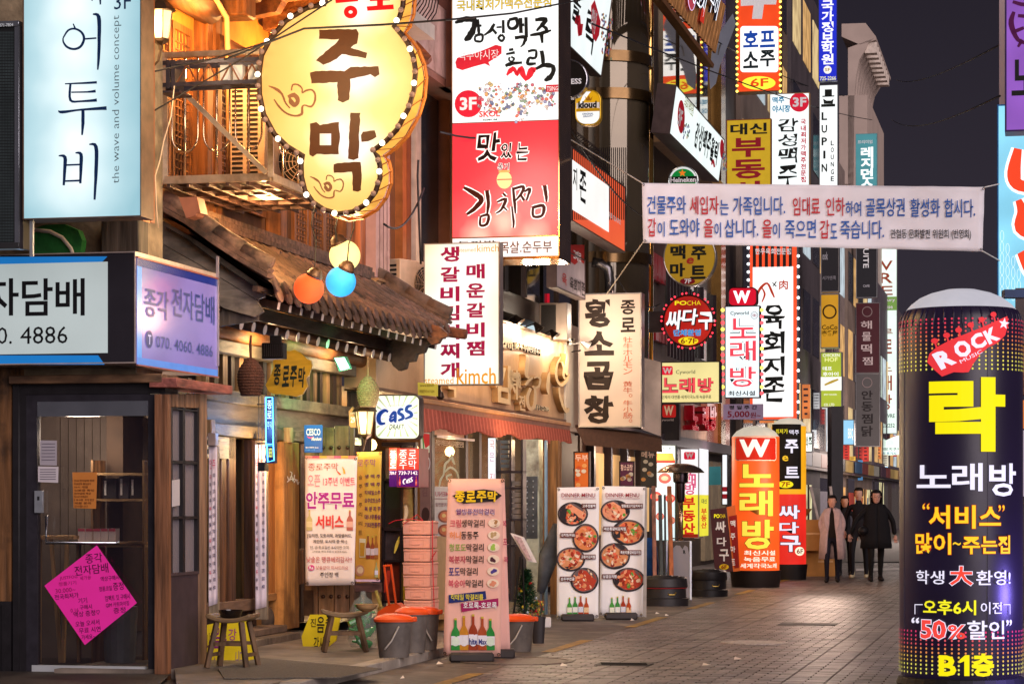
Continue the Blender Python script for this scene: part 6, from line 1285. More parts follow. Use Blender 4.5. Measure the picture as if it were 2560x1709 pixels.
def pr(q,mb):
    q.ell(mb,ink('D8283A'),1702,292,9,42,.008);q.text(mb,W_,'3F',1697,268,1708,316,.012,.03);q.text(mb,ink('A8A830'),'국내최저가맥주전문점',1712,240,1738,272,.01,.02)
    for k,c_ in enumerate('감성맥주홀릭'):u_=1742+k*9.5;vt=218+1.08*(u_-1700);vb=345+.8*(u_-1672);q.text(mb,K0,c_,u_,vt+.26*(vb-vt),u_+9.5,vt+.8*(vb-vt),.01,.03,jag=.1)
    q.ell(mb,ink('D8283A'),1804,372,5,24,.008);q.stroke(mb,ink('D8283A'),[(1778,412,3),(1781,400,5),(1785,418,4)],3,.01)
    for k in range(46):x,y=r6.choice(((r6.uniform(1706,1722),r6.uniform(310,345)),(r6.uniform(1806,1815),r6.uniform(380,425))));q.ell(mb,ink(r6.choice(('D88068','E8B878','7A8AB0','8AB090','8A7AB8'))),x,y,1.4,4,.010+k*.0001,8)
wall_sign('wall_sign','long sloping white beer sign with red 3F disc above the green beer disc',1690,212,1830,352,-6.95,8,box_face('E8F4F2',.98,.04),pr,T=.35)
# top brown slatted sign with neon letters
q=Pan(1690,FY(1690,-6.9),SV,tilt=12,zref=10.4);t=thing('slatted_sign','brown slatted board sign with white and red neon letters at the top','sign',q.uv(1760,60))
for k in range(26):mb=MB();u=1640+k*6.8;q.box(mb,wood('B07C48','z'),u,-184+k*7.7,u+5.6,-25+k*7.5,-.05,0);mb.build('slat',t)
mb=MB();q.box(mb,mat('7A5230',.4,.3),1636,-29,1818,-14,-.15,.06);mb.build('frame',t);mb=MB();q.box(mb,mat('7A5230',.4,.3),1636,-198,1818,-184,-.15,.06);mb.build('frame',t)
mb=MB();q.text(mb,glow('F0F4FF',1.4),'양꼬치',1735,-60,1772,20,.06,.0,depth=.05,mside=ink('14142A'));q.text(mb,glow('F0F4FF',1.4),'구이',1775,-30,1800,40,.06,.0,depth=.05,mside=ink('14142A'));q.ell(mb,glow('C84A5A',.6),1722,-10,9,34,.05);q.ring(mb,glow('E8C0F0',1.2),1722,-10,10,36,1.5,.06);q.poly(mb,glow('D83A2A',.6),[(1742,50),(1748,18),(1756,22),(1752,60)],.06);mb.build('neon_letters',t)
eb=thing('picture_panel','slanted photo panel of a figure at the end of the slatted sign','panel',P(1810,210,57));mb=MB();e=[P(u,v,57+(u-1780)*-.01)for u,v in[(1832,34),(1840,60),(1800,165),(1790,208),(1776,222),(1774,190),(1780,130),(1786,100)]];mb.prism(e[::-1],(0,.1,0),mat('9A98A8',.4,var=.5,sc=2,em=.22,sample=False));mb.build('board',eb)
mb=MB();q=Pan(1800,56.9,(1,0,0));q.ell(mb,ink('20202A'),1821,78,7,10,.12);q.stroke(mb,ink('30303E'),[(1820,88,4),(1816,105,8),(1806,130,7)],6,.12);q.stroke(mb,ink('4A4440'),[(1806,100,3),(1798,120,4),(1794,140,3)],4,.12);mb.build('print',eb)
# ---------------- disc signs
def disc(name,lab,pan,u,v,r,T,face,side,rim=3,ry=None):return round_box(name,lab,'sign',pan,[(u+r*math.cos(R(a)),v+(ry or r)*math.sin(R(a)))for a in range(-90,270,9)],T,face,side,rim)
q=perp(1370,33.6);t=disc('disc_sign','dark round stout beer disc half hidden behind the beer hall sign',q,1420,197,49,.15,mat('2A2420',.3,em=.05,sample=False),mat('9A9AA0',.2,.9),4);mb=MB();q.text(mb,W_,'ESS',1428,197,1454,211,.006,.03);mb.build('lettering',t)
q=perp(1438,33.8);t=round_box('tavern_sign','white and gold rounded beer sign with black gothic letters','sign',q,round_rect(1438,225,1502,314,24),.12,box_face('F0F0EC',.9,.03),mat('C8A020',.3,.5),3)
mb=MB();q.poly(mb,box_face('D8A010',.8,.03),[(u,v)for u,v in round_rect(1441,228,1499,283,21)if v<277]+[(1441,277)],.003);q.rect(mb,ink('F4F4F0'),1441,258,1499,272,.0045);q.text(mb,K0,'kloud',1446,254,1492,272,.007,.045);q.rect(mb,box_face('C8900A',.6,.02),1441,273,1499,280,.0045);q.text(mb,ink('1A4A8A'),'ORIGINAL',1456,283,1484,288,.006,.02);q.text(mb,ink('1A4A8A'),'GRAVITY',1458,289,1482,294,.006,.02);q.poly(mb,ink('B07010'),[(1462,240),(1466,252),(1478,252),(1482,240),(1476,248),(1472,238),(1468,248)],.006);mb.build('lettering',t)
q=perp(1660,47.5);t=disc('disc_sign','green round beer disc with orange star above the long street banner',q,1708,452,38,.15,box_face('E8ECEA',.7,.02),mat('A8B0AE',.2,.8),3);mb=MB();q.ell(mb,box_face('0A8A3A',.6,.05),1708,452,31,30,.004,32)
def star(q,mb,m,u,v,r,d):q.poly(mb,m,[(u+(r if k%2==0 else r*.42)*math.sin(R(36*k)),v-(r if k%2==0 else r*.42)*math.cos(R(36*k)))for k in range(10)],d)
star(q,mb,glow('E87A20',.8),1706,433,10,.007);q.rect(mb,ink('0A0A0A'),1674,442,1742,458,.006);q.text(mb,W_,'Heineken',1676,444,1740,457,.009,.03);mb.build('lettering',t)
q=perp(1655,44.0);t=disc('disc_sign','dull yellow round sign with black letters hanging below the street banner',q,1724,643,66,.2,mat('C89A1E',.45,var=.05,em=.3,sample=False),mat('A8A098',.3,.7),3,72);mb=MB();[q.text(mb,K0,c_,u,v,u+38,v+34,.006,.04)for c_,u,v in(('맥',1676,614),('주',1728,616),('마',1675,658),('트',1726,664))];q.text(mb,ink('B02A2A'),'e',1714,644,1733,660,.006,.03,shear=.2);q.ell(mb,ink('8A1420'),1719,703,19,8,.006);q.text(mb,W_,'7F',1711,697,1728,709,.008,.03);mb.build('lettering',t)
q=perp(1650,43.0);t=disc('pocha_disc','red round lit sign ringed with small red bulbs',q,1721,802,64,.2,box_face('B81C14',.75,.3),mat('3A1410',.4,.4),4,66);mb=MB()
q.text(mb,glow('F0E020',.9),'PO',1687,752,1717,763,.008,.03);q.text(mb,glow('F0E020',.9),'CHA',1718,752,1752,763,.008,-.008)
for c_,u,v,w_,h_ in(('싸',1663,776,40,48),('다',1704,772,38,40),('구',1746,780,40,44)):q.text(mb,glow('F0F6F8',1.0),c_,u,v,u+w_,v+h_,.010,.03,shadow=(ink('14100E'),.02,-.02),shear=.12 if c_!='구' else 0)
q.text(mb,glow('2A90D8',.9),'단체환영',1684,824,1752,840,.010,.03,out=W_,ow=.03);q.ell(mb,glow('F0D820',.9),1721,852,25,10,.006);q.text(mb,ink('B02A18'),'6·7F',1702,845,1742,859,.008,.02);mb.build('lettering',t)
rb=mat('FF3040',.3,em=2.4,sample=False)
for k in range(42):
    if k%3==2:continue
    a=R(k*360/42);mb=MB();mb.lathe(q.uv(1721+67*math.cos(a),802+69*math.sin(a),.02),[(0,-.016),(.018,0),(0,.016)],rb,8,ax=q.n);mb.build('bulb',t)
mb=MB();q.box(mb,mat('3A2E2A',.5,.4),1621,778,1656,830,-.12,-.05);mb.build('bracket',t)
# ---------------- hung perpendicular signs further on
def box_sign(name,lab,u0,v0,u1,v1,Y,face,pr,T=.2,frame=None,rim=.02,group=None):
    q=perp(u0,Y);t=lightbox(name,lab,'sign',q,u0,v0,u1,v1,T,face,frame,rim=rim,group=group);mb=MB();pr(q,mb);mb.build('lettering',t)if mb.v else None;return t,q
def pr(q,mb):
    bw=ink('2E2018')
    for c_,u,v,w_,h_ in(('황',1463,748,72,70),('소',1462,828,72,60),('곱',1460,904,72,70),('창',1460,988,72,70)):q.text(mb,bw,c_,u,v,u+w_,v+h_,.006,.045,jag=.05)
    for c_,v in(('종',750),('로',794)):q.text(mb,bw,c_,1552,v,1588,v+36,.006,.03,jag=.03)
    for k,c_ in enumerate('牡牛ホルモン 黄牛。牛小肠。'):
        if c_!=' ':q.text(mb,ink('C8501E'),c_,1558 if c_!='。' else 1572,842+k*15.8,1581,856+k*15.8-(6 if c_=='。' else 0),.006,-.006)
t,q=box_sign('tripe_sign','unlit cream box sign with big brown brush letters and small japanese column',1446,734,1604,1068,40.0,mat('DCC4B0',.5,var=.04,sc=1.5),pr,T=.3,frame=mat('A8A0A0',.3,.7))
mb=MB();q2=perp(1604,41.2);q2.prism=None;mb.prism([P(u,v,41.0)for u,v in[(1603,892),(1652,905),(1652,1090),(1603,1072)]][::-1],SV*.05,mat('A08A78',.2,.6,.35,2,.05));mb.build('side_panel',t)
body(b3,'cladding',mat('B8A498',.5,var=.08),40.3,41.6,2.7,4.5,-.15,.1)
mb=MB();mb.prism([P(u,v,40)for u,v in[(1438,1068),(1600,1085),(1654,1098),(1656,1130),(1462,1112)]][::-1],(0,.25,.05),mat('4A2E20',.7,var=.2,sc=20));tag(mb.build('awning',loc=P(1550,1110,40)),'short dark brown awning under the cream brown lettered sign','awning')
mb=MB();mb.tube([P(1480,655,40.6),P(1500,658,40.6),P(1520,672,40.6),P(1524,700,40.6),P(1524,740,40.6)],.085,mat('6A6668',.25,.8,.3,8),14);tag(mb.build('vent_pipe',smooth=True,loc=P(1524,740,40.6)),'bent steel exhaust pipe above the cream brown lettered sign','pipe')
spk=thing('loudspeaker','boxy outdoor speaker with dark grille on the wall above the arm lamps','speaker',P(1380,850,38.6));mb=MB();q=perp(1350,38.4);q.box(mb,mat('8A7A70',.5,var=.1),1348,757,1418,850,-.35,0);mb.build('cabinet',spk,bevel=.01);mb=MB();q.box(mb,mat('181210',.7),1353,762,1390,838,0,.01);mb.build('grille',spk)
t,q=box_sign('karaoke_sign','window reflection of the W karaoke sign, built as lit panels behind the arm lamps',1302,782,1350,850,39.4,box_face('D8ECF4',.8,.04),lambda q,mb:(q.rect(mb,glow('C0142A',.8),1304,735,1374,776,.004),q.text(mb,glow('F0E8F0',1.0),'W',1312,742,1358,770,.008,.03),q.stroke(mb,ink('D8283A'),[(1318,812,3),(1312,830,6),(1330,838,8),(1344,834,5)],6,.006)),frame=fr)  # reflection in the window glass, modelled as a small lit box
# street banner
bq=Pan(1605,31.0,(1,.0,0));red_=ink('B82A34');blu=ink('2E5AA8')
def pr(m):
    d=.02
    for t_,u0,u1,h in(('건물주와',1618,1715,blu),('세입자',1725,1797,red_),('는',1800,1822,blu),('가족입니다.',1833,1963,blu),('임대료',1982,2050,red_),('인하',2065,2112,red_),('하여',2114,2153,blu),('골목상권',2165,2262,blu),('활성화',2276,2350,blu),('합시다.',2361,2438,blu)):
        s=14 if t_ in('하여','는')else 0;v=489+(u0-1605)*.011;bq.text(m,h,t_,u0,v+s*.6,u1,v+46,d,.01)
    for t_,u0,u1,h in(('갑',1620,1640,red_),('이',1644,1662,blu),('도와야',1674,1749,blu),('을',1760,1783,red_),('이',1786,1803,blu),('삽니다.',1812,1896,blu),('을',1906,1930,red_),('이',1932,1950,blu),('죽으면',1963,2040,blu),('갑',2050,2073,red_),('도',2076,2093,blu),('죽습니다.',2101,2210,blu)):
        s=14 if len(t_)==1 and h is blu else 0;v=545+(u0-1605)*.012;bq.text(m,h,t_,u0,v+s*.6,u1,v+46,d,.01)
    bq.text(m,ink('1E1C22'),'관철동 문화발전 위원회 (번영회)',2226,573,2428,600,d,.012)
bt=cloth_banner('street_banner','long white cloth banner with blue and red letters strung across the street','banner',bq,[(1605,457),(2462,467),(2457,628),(1608,607)],'DEDCE4',pr,wav=.034)
rp2=mat('D8D0C8',.7)
for a,b,lab in(((1606,458,31),(1428,350,33.5),'thin white rope from the banner up to the railing building'),((1608,605,31),(1517,735,33.8),'thin white rope from the lower left banner corner to the wall'),((2462,468,31),(2498,460,31.5),'short rope tying the upper right banner corner'),((2457,628,31),(2500,652,31.5),'short rope tying the lower right banner corner')):
    mb=MB();mb.tube([P(*a),P(*b)],.008,rp2,6);tag(mb.build('rope',loc=P(*b)),lab,'rope')
lamp('banner_light',P(2000,650,29.2)+Vector((0,0,-.6)),10,(1,.92,.92),.4)
# upper right cluster
def bulbs(t,q,pts,m,r=.03,T='bulb'):
    for u,v in pts:mb=MB();mb.lathe(q.uv(u,v,.03),[(0,-r),(r,0),(0,r)],m,6,ax=q.n);mb.build(T,t)
def pr(q,mb):
    q.poly(mb,glow('FFFFFF',1.1),round_rect(1851,66,1946,181,8),.008)
    for c_,u,v,h in(('호',1858,78,'1A5AD0'),('프',1900,78,'1A5AD0'),('소',1858,130,'1A2A30'),('주',1900,126,'1A2A30')):q.text(mb,ink(h),c_,u,v,u+38,v+42,.014,.03)
    q.ell(mb,glow('F8E840',1.0),1897,208,42,17,.008);q.text(mb,glow('E84A1A',.8),'6F',1876,197,1921,218,.014,.02);q.poly(mb,W_,[(1852,-20),(1945,-20),(1940,12),(1910,12),(1905,48),(1880,48),(1884,14),(1852,16)],.008)
t,q=box_sign('pub_sign','orange lit pub sign with white panel and 6F oval edged by yellow bulbs',1842,-90,1952,232,60,box_face('E8481C',.9,.1),pr,T=.4,frame=mat('6A4A20',.4,.4))
bulbs(t,q,[(1843,v)for v in range(5,232,14)]+[(1951,v)for v in range(5,232,14)],mat('FFE860',.3,em=2.5,sample=False),.035)
box_sign('estate_sign','yellow real estate sign with black and crimson letters above the banner',1816,300,1928,480,58.5,mat('D8B020',.45,em=.45,sample=False),lambda q,mb:(q.text(mb,K0,'대신',1826,310,1918,338,.01,.03),q.text(mb,ink('9A1A2A'),'부',1830,346,1912,394,.01,.03),q.text(mb,ink('9A1A2A'),'동',1830,400,1912,448,.01,.03),q.text(mb,ink('9A1A2A'),'산',1830,454,1912,500,.01,.03)),frame=mat('8A4A30',.4,.4))
def pr(q,mb):
    q.ell(mb,glow('D8203A',.7),1998,256,24,24,.006,28);q.text(mb,W_,'3F',1982,244,2016,268,.012,.035);q.text(mb,ink('2AA0D0'),'맥주',1931,243,1961,259,.01,.03);q.text(mb,ink('2AA0D0'),'야시장',1931,264,1976,282,.01,.03)
    for c_,v,h_ in(('감',296,34),('성',336,30),('맥',370,38),('주',414,50)):q.text(mb,K0,c_,1946,v,1994,v+h_,.01,.015,jag=.1)
    q.vtext(mb,glow('D03048',.6),'국내최저가맥주전문점',2002,298,2015,456,gap=.15,d=.01,bold=.03)
box_sign('beer_night_sign','white lit sign with red 3F disc and column of black brush letters',1924,235,2024,480,64,box_face('EEF8F8',.98,.02),pr,T=.3,frame=mat('B08A60',.4,.5))
def pr(q,mb):
    q.rect(mb,K0,2062,224,2080,240,.01);q.rect(mb,K0,2056,240,2086,243,.01);q.poly(mb,K0,[(2058,247),(2066,252),(2078,252),(2084,247),(2082,260),(2060,260)],.01);q.rect(mb,K0,2053,261,2088,268,.01)
    for c_,v in zip('LUPIN',(281,313,344,377,410)):q.text(mb,K0,c_,2054,v,2068,v+20,.01,.03)
    for c_,v in zip('LOUNGE',(352,369,387,405,424,441)):q.text(mb,K0,c_,2077,v,2085,v+12,.01,.02)
box_sign('lounge_sign','slim white lounge sign with top hat figure and black letters',2048,213,2095,480,72,box_face('F0F6F6',.98,.02),pr,frame=mat('6A6A70',.4,.4))
box_sign('academy_sign','bright blue upright academy sign with white letters and phone number',2046,-60,2093,204,71,box_face('1E2CC8',.8,.05),lambda q,mb:(q.vtext(mb,glow('F0F0FF',1.0),'국가정보학원',2054,2,2084,162,gap=.02,d=.01,bold=.03),q.ell(mb,glow('F0F0E8',.9),2069,175,10,10,.01),q.text(mb,ink('C8A040'),'SF',2062,171,2076,179,.014),q.text(mb,glow('E8E8B0',.8),'725-2266',2050,192,2090,202,.01,.02)),frame=mat('3A3A6A',.4,.4))
box_sign('residence_sign','pale teal upright residence sign with white letters above the banner',2139,335,2193,480,92,box_face('4A8C94',.8,.06),lambda q,mb:(q.text(mb,W_,'프리미엄',2144,351,2181,360,.01),q.vtext(mb,glow('F0FAFA',1.0),'레지던스',2152,368,2183,475,gap=.02,d=.01,bold=.04)),frame=mat('7AA8B0',.4,.4))
def pr(q,mb):
    for k in range(7):q.rect(mb,ink('241A18'),1882+k*15,600,1890+k*15,668,.006)
    q.rect(mb,box_face('F8F8F6',1.05,.02),1882,668,1983,1042,.006);[q.text(mb,W_,c_,1888+k*13,621,1900+k*13,636,.014,.03)for k,c_ in enumerate('한우육회전문점')]
    q.stroke(mb,ink('E04A28'),[(1893,742,3),(1900,722,7),(1918,708,5),(1930,730,6),(1936,744,3)],5,.012);q.stroke(mb,ink('E04A28'),[(1904,718,3),(1912,735,5),(1905,755,3)],5,.012);q.stroke(mb,K0,[(1931,706,2),(1941,716,3)],3,.012);q.stroke(mb,K0,[(1941,704,3),(1932,716,2)],3,.012);q.text(mb,ink('E04A28'),'肉',1948,700,1970,724,.012,.02)
    for c_,v,h_ in(('육',762,60),('회',828,55),('지',890,48),('존',942,62)):q.text(mb,K0,c_,1908,v,1962,v+h_,.012,.025,jag=.08)
t,q=box_sign('beef_sign','tall orange edged white lit sign with stripes on top and brush letters',1873,560,1994,1050,62,box_face('F0502A',.95,.05),pr,T=.4)
bulbs(t,q,[(1996,v)for v in range(640,1040,26)]+[(1871,v)for v in range(600,760,20)],mat('F4F8FF',.3,em=2.5,sample=False),.04)
# W karaoke stack
q=perp(1811,54);t=round_box('w_sign','red rounded lit W sign on top of the white karaoke panel','sign',q,round_rect(1820,718,1893,765,12),.25,box_face('C8102A',.95,.2),mat('3A0A10',.4,.4),3);mb=MB();q.text(mb,glow('F8F0FA',1.3),'W',1833,727,1876,758,.012,.05);mb.build('lettering',t)
def nrb(q,mb,a,m2=None,o=.05):
    for c_,(u0,v0,u1,v1)in zip('노래방',a):q.text(mb,glow('F0505A',.85),c_,u0,v0,u1,v1,.012,.02,out=m2 or ink('2A5A60'),ow=.075)
def pr(q,mb):
    q.text(mb,K0,'Cyworld',1826,778,1872,790,.01,.012);q.ring(mb,ink('6A4A5A'),1886,788,9,9,1,.01);q.text(mb,ink('C03A5A'),'더블유',1880,784,1892,792,.01)
    for c_,v in zip('노래방',(796,852,917)):
        q.text(mb,glow('FFFFFF',1.1),c_,1825,v,1890,v+50,.009,.07);q.text(mb,ink('1A4A50'),c_,1825,v,1890,v+50,.0075,.095);q.text(mb,glow('F0485A',.85),c_,1825,v,1890,v+50,.012,.01)
    q.text(mb,ink('1A1A2A'),'최신시설',1821,977,1888,989,.01,.02)
t,q=box_sign('karaoke_sign','white karaoke light panel with red outlined letters and flower bulbs on both edges',1812,765,1900,995,54,box_face('E8F6FA',.98,.04),pr,T=.25,frame=mat('3A2A30',.4,.4))
for s_,u in((0,1807),(1,1905)):
    for k in range(14):bulbs(t,q,[(u,775+k*16)],mat('FF4048' if k%3 else 'FFE850',.3,em=2.2,sample=False),.045)
t2=thing('price_plate','lavender price plate reading 5,000 under the white karaoke panel','plate',q.uv(1858,1049));mb=MB();q.box(mb,mat('A89AB8',.5,var=.05),1808,1010,1908,1048,-.03,0);mb.build('plate',t2);mb=MB();q.text(mb,K0,'평 일 주 간',1823,1013,1893,1023,.006,.02);q.text(mb,ink('8A1A2A'),'5,000',1819,1027,1874,1045,.006,.015);q.text(mb,ink('8A1A2A'),'원~',1876,1030,1902,1044,.006,.01);mb.build('lettering',t2)
def pr(q,mb):
    q.poly(mb,glow('E0203A',.8),round_rect(1654,915,1682,937,4),.006);q.text(mb,W_,'W',1657,919,1680,934,.01,.04);q.text(mb,K0,'Cyworld',1690,925,1738,937,.01,.0)
    for c_,u in zip('노래방',(1656,1698,1744)):q.text(mb,ink('8A2A2A'),c_,u,944,u+40,982,.0075,.05);q.text(mb,glow('F0505A',.8),c_,u,944,u+40,982,.01,.02)
    q.text(mb,ink('4A4A2A'),'단체석·대연룸·세계각국노래·녹음무료',1655,988,1778,997,.01,.012)
box_sign('karaoke_box','wide pale yellow karaoke box sign with red letters and W badge',1653,904,1800,1008,46,box_face('E8DC98',.85,.08),pr,frame=mat('2A2420',.4,.4),T=.3)
# ================================================================ STREET LEVEL
class Cyl(Pan):
    """front of an upright round column; a = arc length, z = height"""
    def __init__(s,uc,Yc,r):s.C=P(uc,V0,Yc);s.C.z=0;s.r=r;s.uc=uc;s.Yc=Yc;s.n=Vector((0,-1,0))
    def az(s,u,v):
        x=max(-.999,min(.999,(u-s.uc)*s.Yc/F/s.r));ph=math.asin(x);return ph*s.r,H+(V0-v)/F*(s.Yc-s.r*math.cos(ph))
    def pt(s,a,z,d=0.0):ph=a/s.r;return s.C+Vector((math.sin(ph)*(s.r+d),-math.cos(ph)*(s.r+d),z))
    def wrap(s,mb,m,vs,fs,d):
        b=bmesh.new();bv=[b.verts.new((x,y,0))for x,y in vs]
        for f in fs:
            try:b.faces.new([bv[i]for i in f])
            except Exception:pass
        x0,x1=min(x for x,y in vs),max(x for x,y in vs);st_=s.r*.13;x=x0+st_
        while x<x1:bmesh.ops.bisect_plane(b,geom=b.verts[:]+b.edges[:]+b.faces[:],plane_co=(x,0,0),plane_no=(1,0,0));x+=st_
        b.verts.index_update();mb.add([s.pt(v.co.x,v.co.y,d)for v in b.verts],[tuple(v.index for v in f.verts)for f in b.faces],m);b.free()
    def text(s,mb,m,t,u0,v0,u1,v1,d=.006,bold=.018,out=None,ow=.03,**k):
        a0,z0,a1,z1=s.quad(u0,v0,u1,v1);g0=glyph(t,bold);x0,y0,x1,y1=g0[2]
        for off,mm,dd in(((bold+ow,out,d-.002),)if out else())+((bold,m,d),):
            g=glyph(t,off);s.wrap(mb,mm,[(a0+(x-x0)/(x1-x0)*(a1-a0),z1+(y-y0)/(y1-y0)*(z0-z1))for x,y in g[0]],g[1],dd)
    def poly(s,mb,m,pts,d=.003):
        from mathutils.geometry import tessellate_polygon
        vs=[s.az(u,v)for u,v in pts];s.wrap(mb,m,vs,[tuple(t)for t in tessellate_polygon([[Vector((x,y,0))for x,y in vs]])],d)
def column_body(t,C,prof,m,name):mb=MB();mb.lathe(C,prof,m,56);return mb.build(name,t,smooth=True)
rk=Cyl(2402,19.5,.495);t=thing('inflatable_column','huge inflated dark purple column sign with red guitar head logo and yellow letters','inflatable sign',rk.C)
skin=mat('241A34',.38,var=.12,sc=2,em=.30,evar=.1,bump=.15,spec=.5)
column_body(t,rk.C,[(.44,.02),(.47,.06),(.492,.2),(.495,1.2),(.495,2.2),(.494,2.9),(.480,2.985),(.455,3.035),(.435,3.06)],skin,'tube')
mb=MB();n_=84;prof=[(.435,3.06),(.40,3.10),(.33,3.155),(.24,3.195),(.12,3.225),(0,3.232)];vs=[]
for r_,z_ in prof:
    for k in range(n_):a=2*math.pi*k/n_;w_=1+(.012 if k%3==0 else 0)*(r_/.43);vs.append(rk.C+Vector((math.cos(a)*r_*w_,math.sin(a)*r_*w_,z_)))
mb.add(vs,[(i*n_+k,i*n_+(k+1)%n_,(i+1)*n_+(k+1)%n_,(i+1)*n_+k)for i in range(5)for k in range(n_)],mat('D8D8E4',.6,em=.42,evar=.05));mb.build('dome',t,smooth=True)
for k in range(40): # gathered pleats under the cap and seams down the skin
    a=2*math.pi*(k+rng.uniform(-.2,.2))/40*rk.r;L_=rng.uniform(.05,.16);mb=MB();mb.tube([rk.pt(a,3.05,-.05),rk.pt(a+.004,3.0,-.016),rk.pt(a,2.93,-.003),rk.pt(a,2.93-L_,-.004)],[.008,.007,.006,.001],skin,5);mb.build('crease',t,smooth=True)
for k in range(4):
    a=(k*.25+.04)*2*math.pi*rk.r;mb=MB();mb.tube([rk.pt(a,.1+j*.2,.0)for j in range(15)],.004,skin,5);mb.build('seam',t)
mb=MB();mb.lathe(rk.C,[(0,0),(.5,0),(.52,.04),(.5,.09),(.45,.1)],mat('121014',.6),32);mb.build('base',t)
mb=MB()
for(rows,z0,cs_)in((13,2.955,('E0405A','E05050','E87A50','E8A050','E8C860','E8E060')),(11,.47,('E04070','E05A60','E89050','E8C050','E8E060','E8E060'))):
    for i in range(rows):
        z=z0-i*.033;m=glow(cs_[min(5,i//2)],.85)
        for k in range(58):a=2*math.pi*k/58*rk.r;mb.add([rk.pt(a+.0085*math.cos(R(q_)),z+.0095*math.sin(R(q_)),.004)for q_ in range(0,360,60)],[(0,1,2,3,4,5)],m)
o=mb.build('dot_pattern',t);tag(o,kind='stuff')
mb=MB();rg=glow('E83A40',.85);yl_=glow('F0E010',.95);wt=glow('E8E4F8',.95)
rk.poly(mb,rg,[(2300,905),(2305,884),(2320,868),(2350,850),(2420,820),(2458,803),(2490,790),(2492,812),(2484,838),(2462,858),(2440,868),(2420,885),(2404,908),(2392,930),(2378,931),(2358,930),(2332,941),(2316,925)],.012)
for u,v in((2316,852),(2342,838),(2369,825),(2397,812),(2424,799),(2453,786)):rk.poly(mb,rg,[(u+8*math.cos(R(a)),v+7*math.sin(R(a)))for a in range(0,360,45)],.012);rk.poly(mb,rg,[(u-2,v),(u+2,v),(u+7,v+20),(u+3,v+20)],.012)
def rotc(t_,x,y,w,h,ang,m,d,bold): # lettering turned on the column
    g=glyph(t_,bold);x0,y0,x1,y1=g[2];c,s=math.cos(R(ang)),math.sin(R(ang));vs=[]
    for gx,gy in g[0]:fx=((gx-x0)/(x1-x0)-.5)*w;fy=(.5-(gy-y0)/(y1-y0))*h;vs.append(rk.az(x+fx*c-fy*s,y+fx*s+fy*c))
    rk.wrap(mb,m,vs,g[1],d)
for c_,x,y,s_ in(('R',2338,896,44),('O',2378,872,42),('C',2414,853,38),('K',2448,838,36)):rotc(c_,x,y,s_*.9,s_,-28,wt,.016,.05)
rotc('MUSIC',2398,891,58,9,-28,wt,.016,.0);rk.poly(mb,wt,[(2480+(15 if k%2==0 else 6)*math.sin(R(36*k+8)),809-(15 if k%2==0 else 6)*math.cos(R(36*k+8)))for k in range(10)],.016)
T_=rk.text
T_(mb,yl_,'락',2304,944,2484,1129,.012,.045);T_(mb,wt,'노',2279,1162,2351,1219,.012,.02);T_(mb,wt,'래',2354,1157,2426,1227,.012,.02);T_(mb,wt,'방',2442,1157,2515,1240,.012,.02)
ow_=glow('D84A20',.7);yo=glow('F8C828',.95)
T_(mb,yo,'서비스',2304,1262,2472,1320,.014,.022,out=ow_,ow=.018);T_(mb,yo,'“',2291,1258,2305,1272,.014,.0,out=ow_,ow=.02);T_(mb,yo,'”',2466,1262,2482,1277,.014,.0,out=ow_,ow=.02);T_(mb,yo,'많이',2277,1331,2352,1384,.014,.02,out=ow_,ow=.018);T_(mb,yo,'~',2356,1354,2374,1362,.014,.0);T_(mb,yo,'주는집',2378,1338,2497,1384,.014,.02,out=ow_,ow=.018)
T_(mb,wt,'학생',2278,1424,2337,1458,.012,.008);T_(mb,glow('F04838',.9),'大',2349,1414,2402,1462,.014,.03,out=wt,ow=.03);T_(mb,wt,'환영!',2410,1425,2499,1462,.012,.012)
T_(mb,glow('F0E828',.95),'오후6시',2292,1497,2410,1534,.012,.022);T_(mb,wt,'이전',2421,1504,2475,1534,.012,.008)
for(u0,u1)in((2276,2291),(2479,2498)):rk.poly(mb,wt,[(u0,1509),(u1,1509),(u1,1511),(u0,1511)],.012)
for u in(2276,2498):rk.poly(mb,wt,[(u-1,1509),(u+.5,1509),(u+.5,1534),(u-1,1534)],.012)
T_(mb,glow('F04840',.9),'50',2287,1547,2341,1595,.014,.035,out=wt,ow=.03);T_(mb,glow('F04840',.9),'%',2345,1560,2385,1596,.014,.02,out=wt,ow=.03);T_(mb,wt,'할인',2389,1550,2482,1597,.012,.014);T_(mb,wt,'“',2269,1541,2284,1556,.012,.02);T_(mb,wt,'”',2487,1548,2503,1564,.012,.02)
T_(mb,yl_,'B',2325,1636,2364,1688,.014,.035);rk.poly(mb,yl_,[(2371,1648),(2384,1636),(2394,1636),(2394,1688),(2382,1688),(2382,1651),(2371,1656)],.014);T_(mb,yl_,'층',2400,1632,2454,1690,.014,.04);mb.build('lettering',t)
lamp('column_side_fill',rk.C+Vector((.95,-.55,.7)),20,(.28,.2,1),.15,parent=t)  # unseen lamp added right of the column for its violet glow
def inflatable(lab,uc,Yc,r,ztop,bands,pr,base=.3):
    q=Cyl(uc,Yc,r);t=thing('inflatable_column',lab,'inflatable sign',q.C)
    for z0,z1,m in bands:column_body(t,q.C,[(r,z0),(r*1.003,(z0+z1)/2),(r,z1)],m,'tube')
    zt=bands[-1][1];mb=MB();mb.lathe(q.C,[(r,zt),(r*.93,zt+.04),(r*.8,zt+(ztop-zt)*.5),(r*.5,zt+(ztop-zt)*.85),(0,ztop)],mat('E8DCC8',.6,em=.5,evar=.05),40);mb.build('dome',t,smooth=True)
    mb=MB();mb.lathe(q.C,[(0,0),(r*1.0,0),(r*1.08,base-.03),(r*1.08,base),(r*.9,base)],mat('1A1416',.55,var=.15),40);mb.build('base',t,smooth='auto');mb=MB();pr(q,mb);mb.build('lettering',t);return t
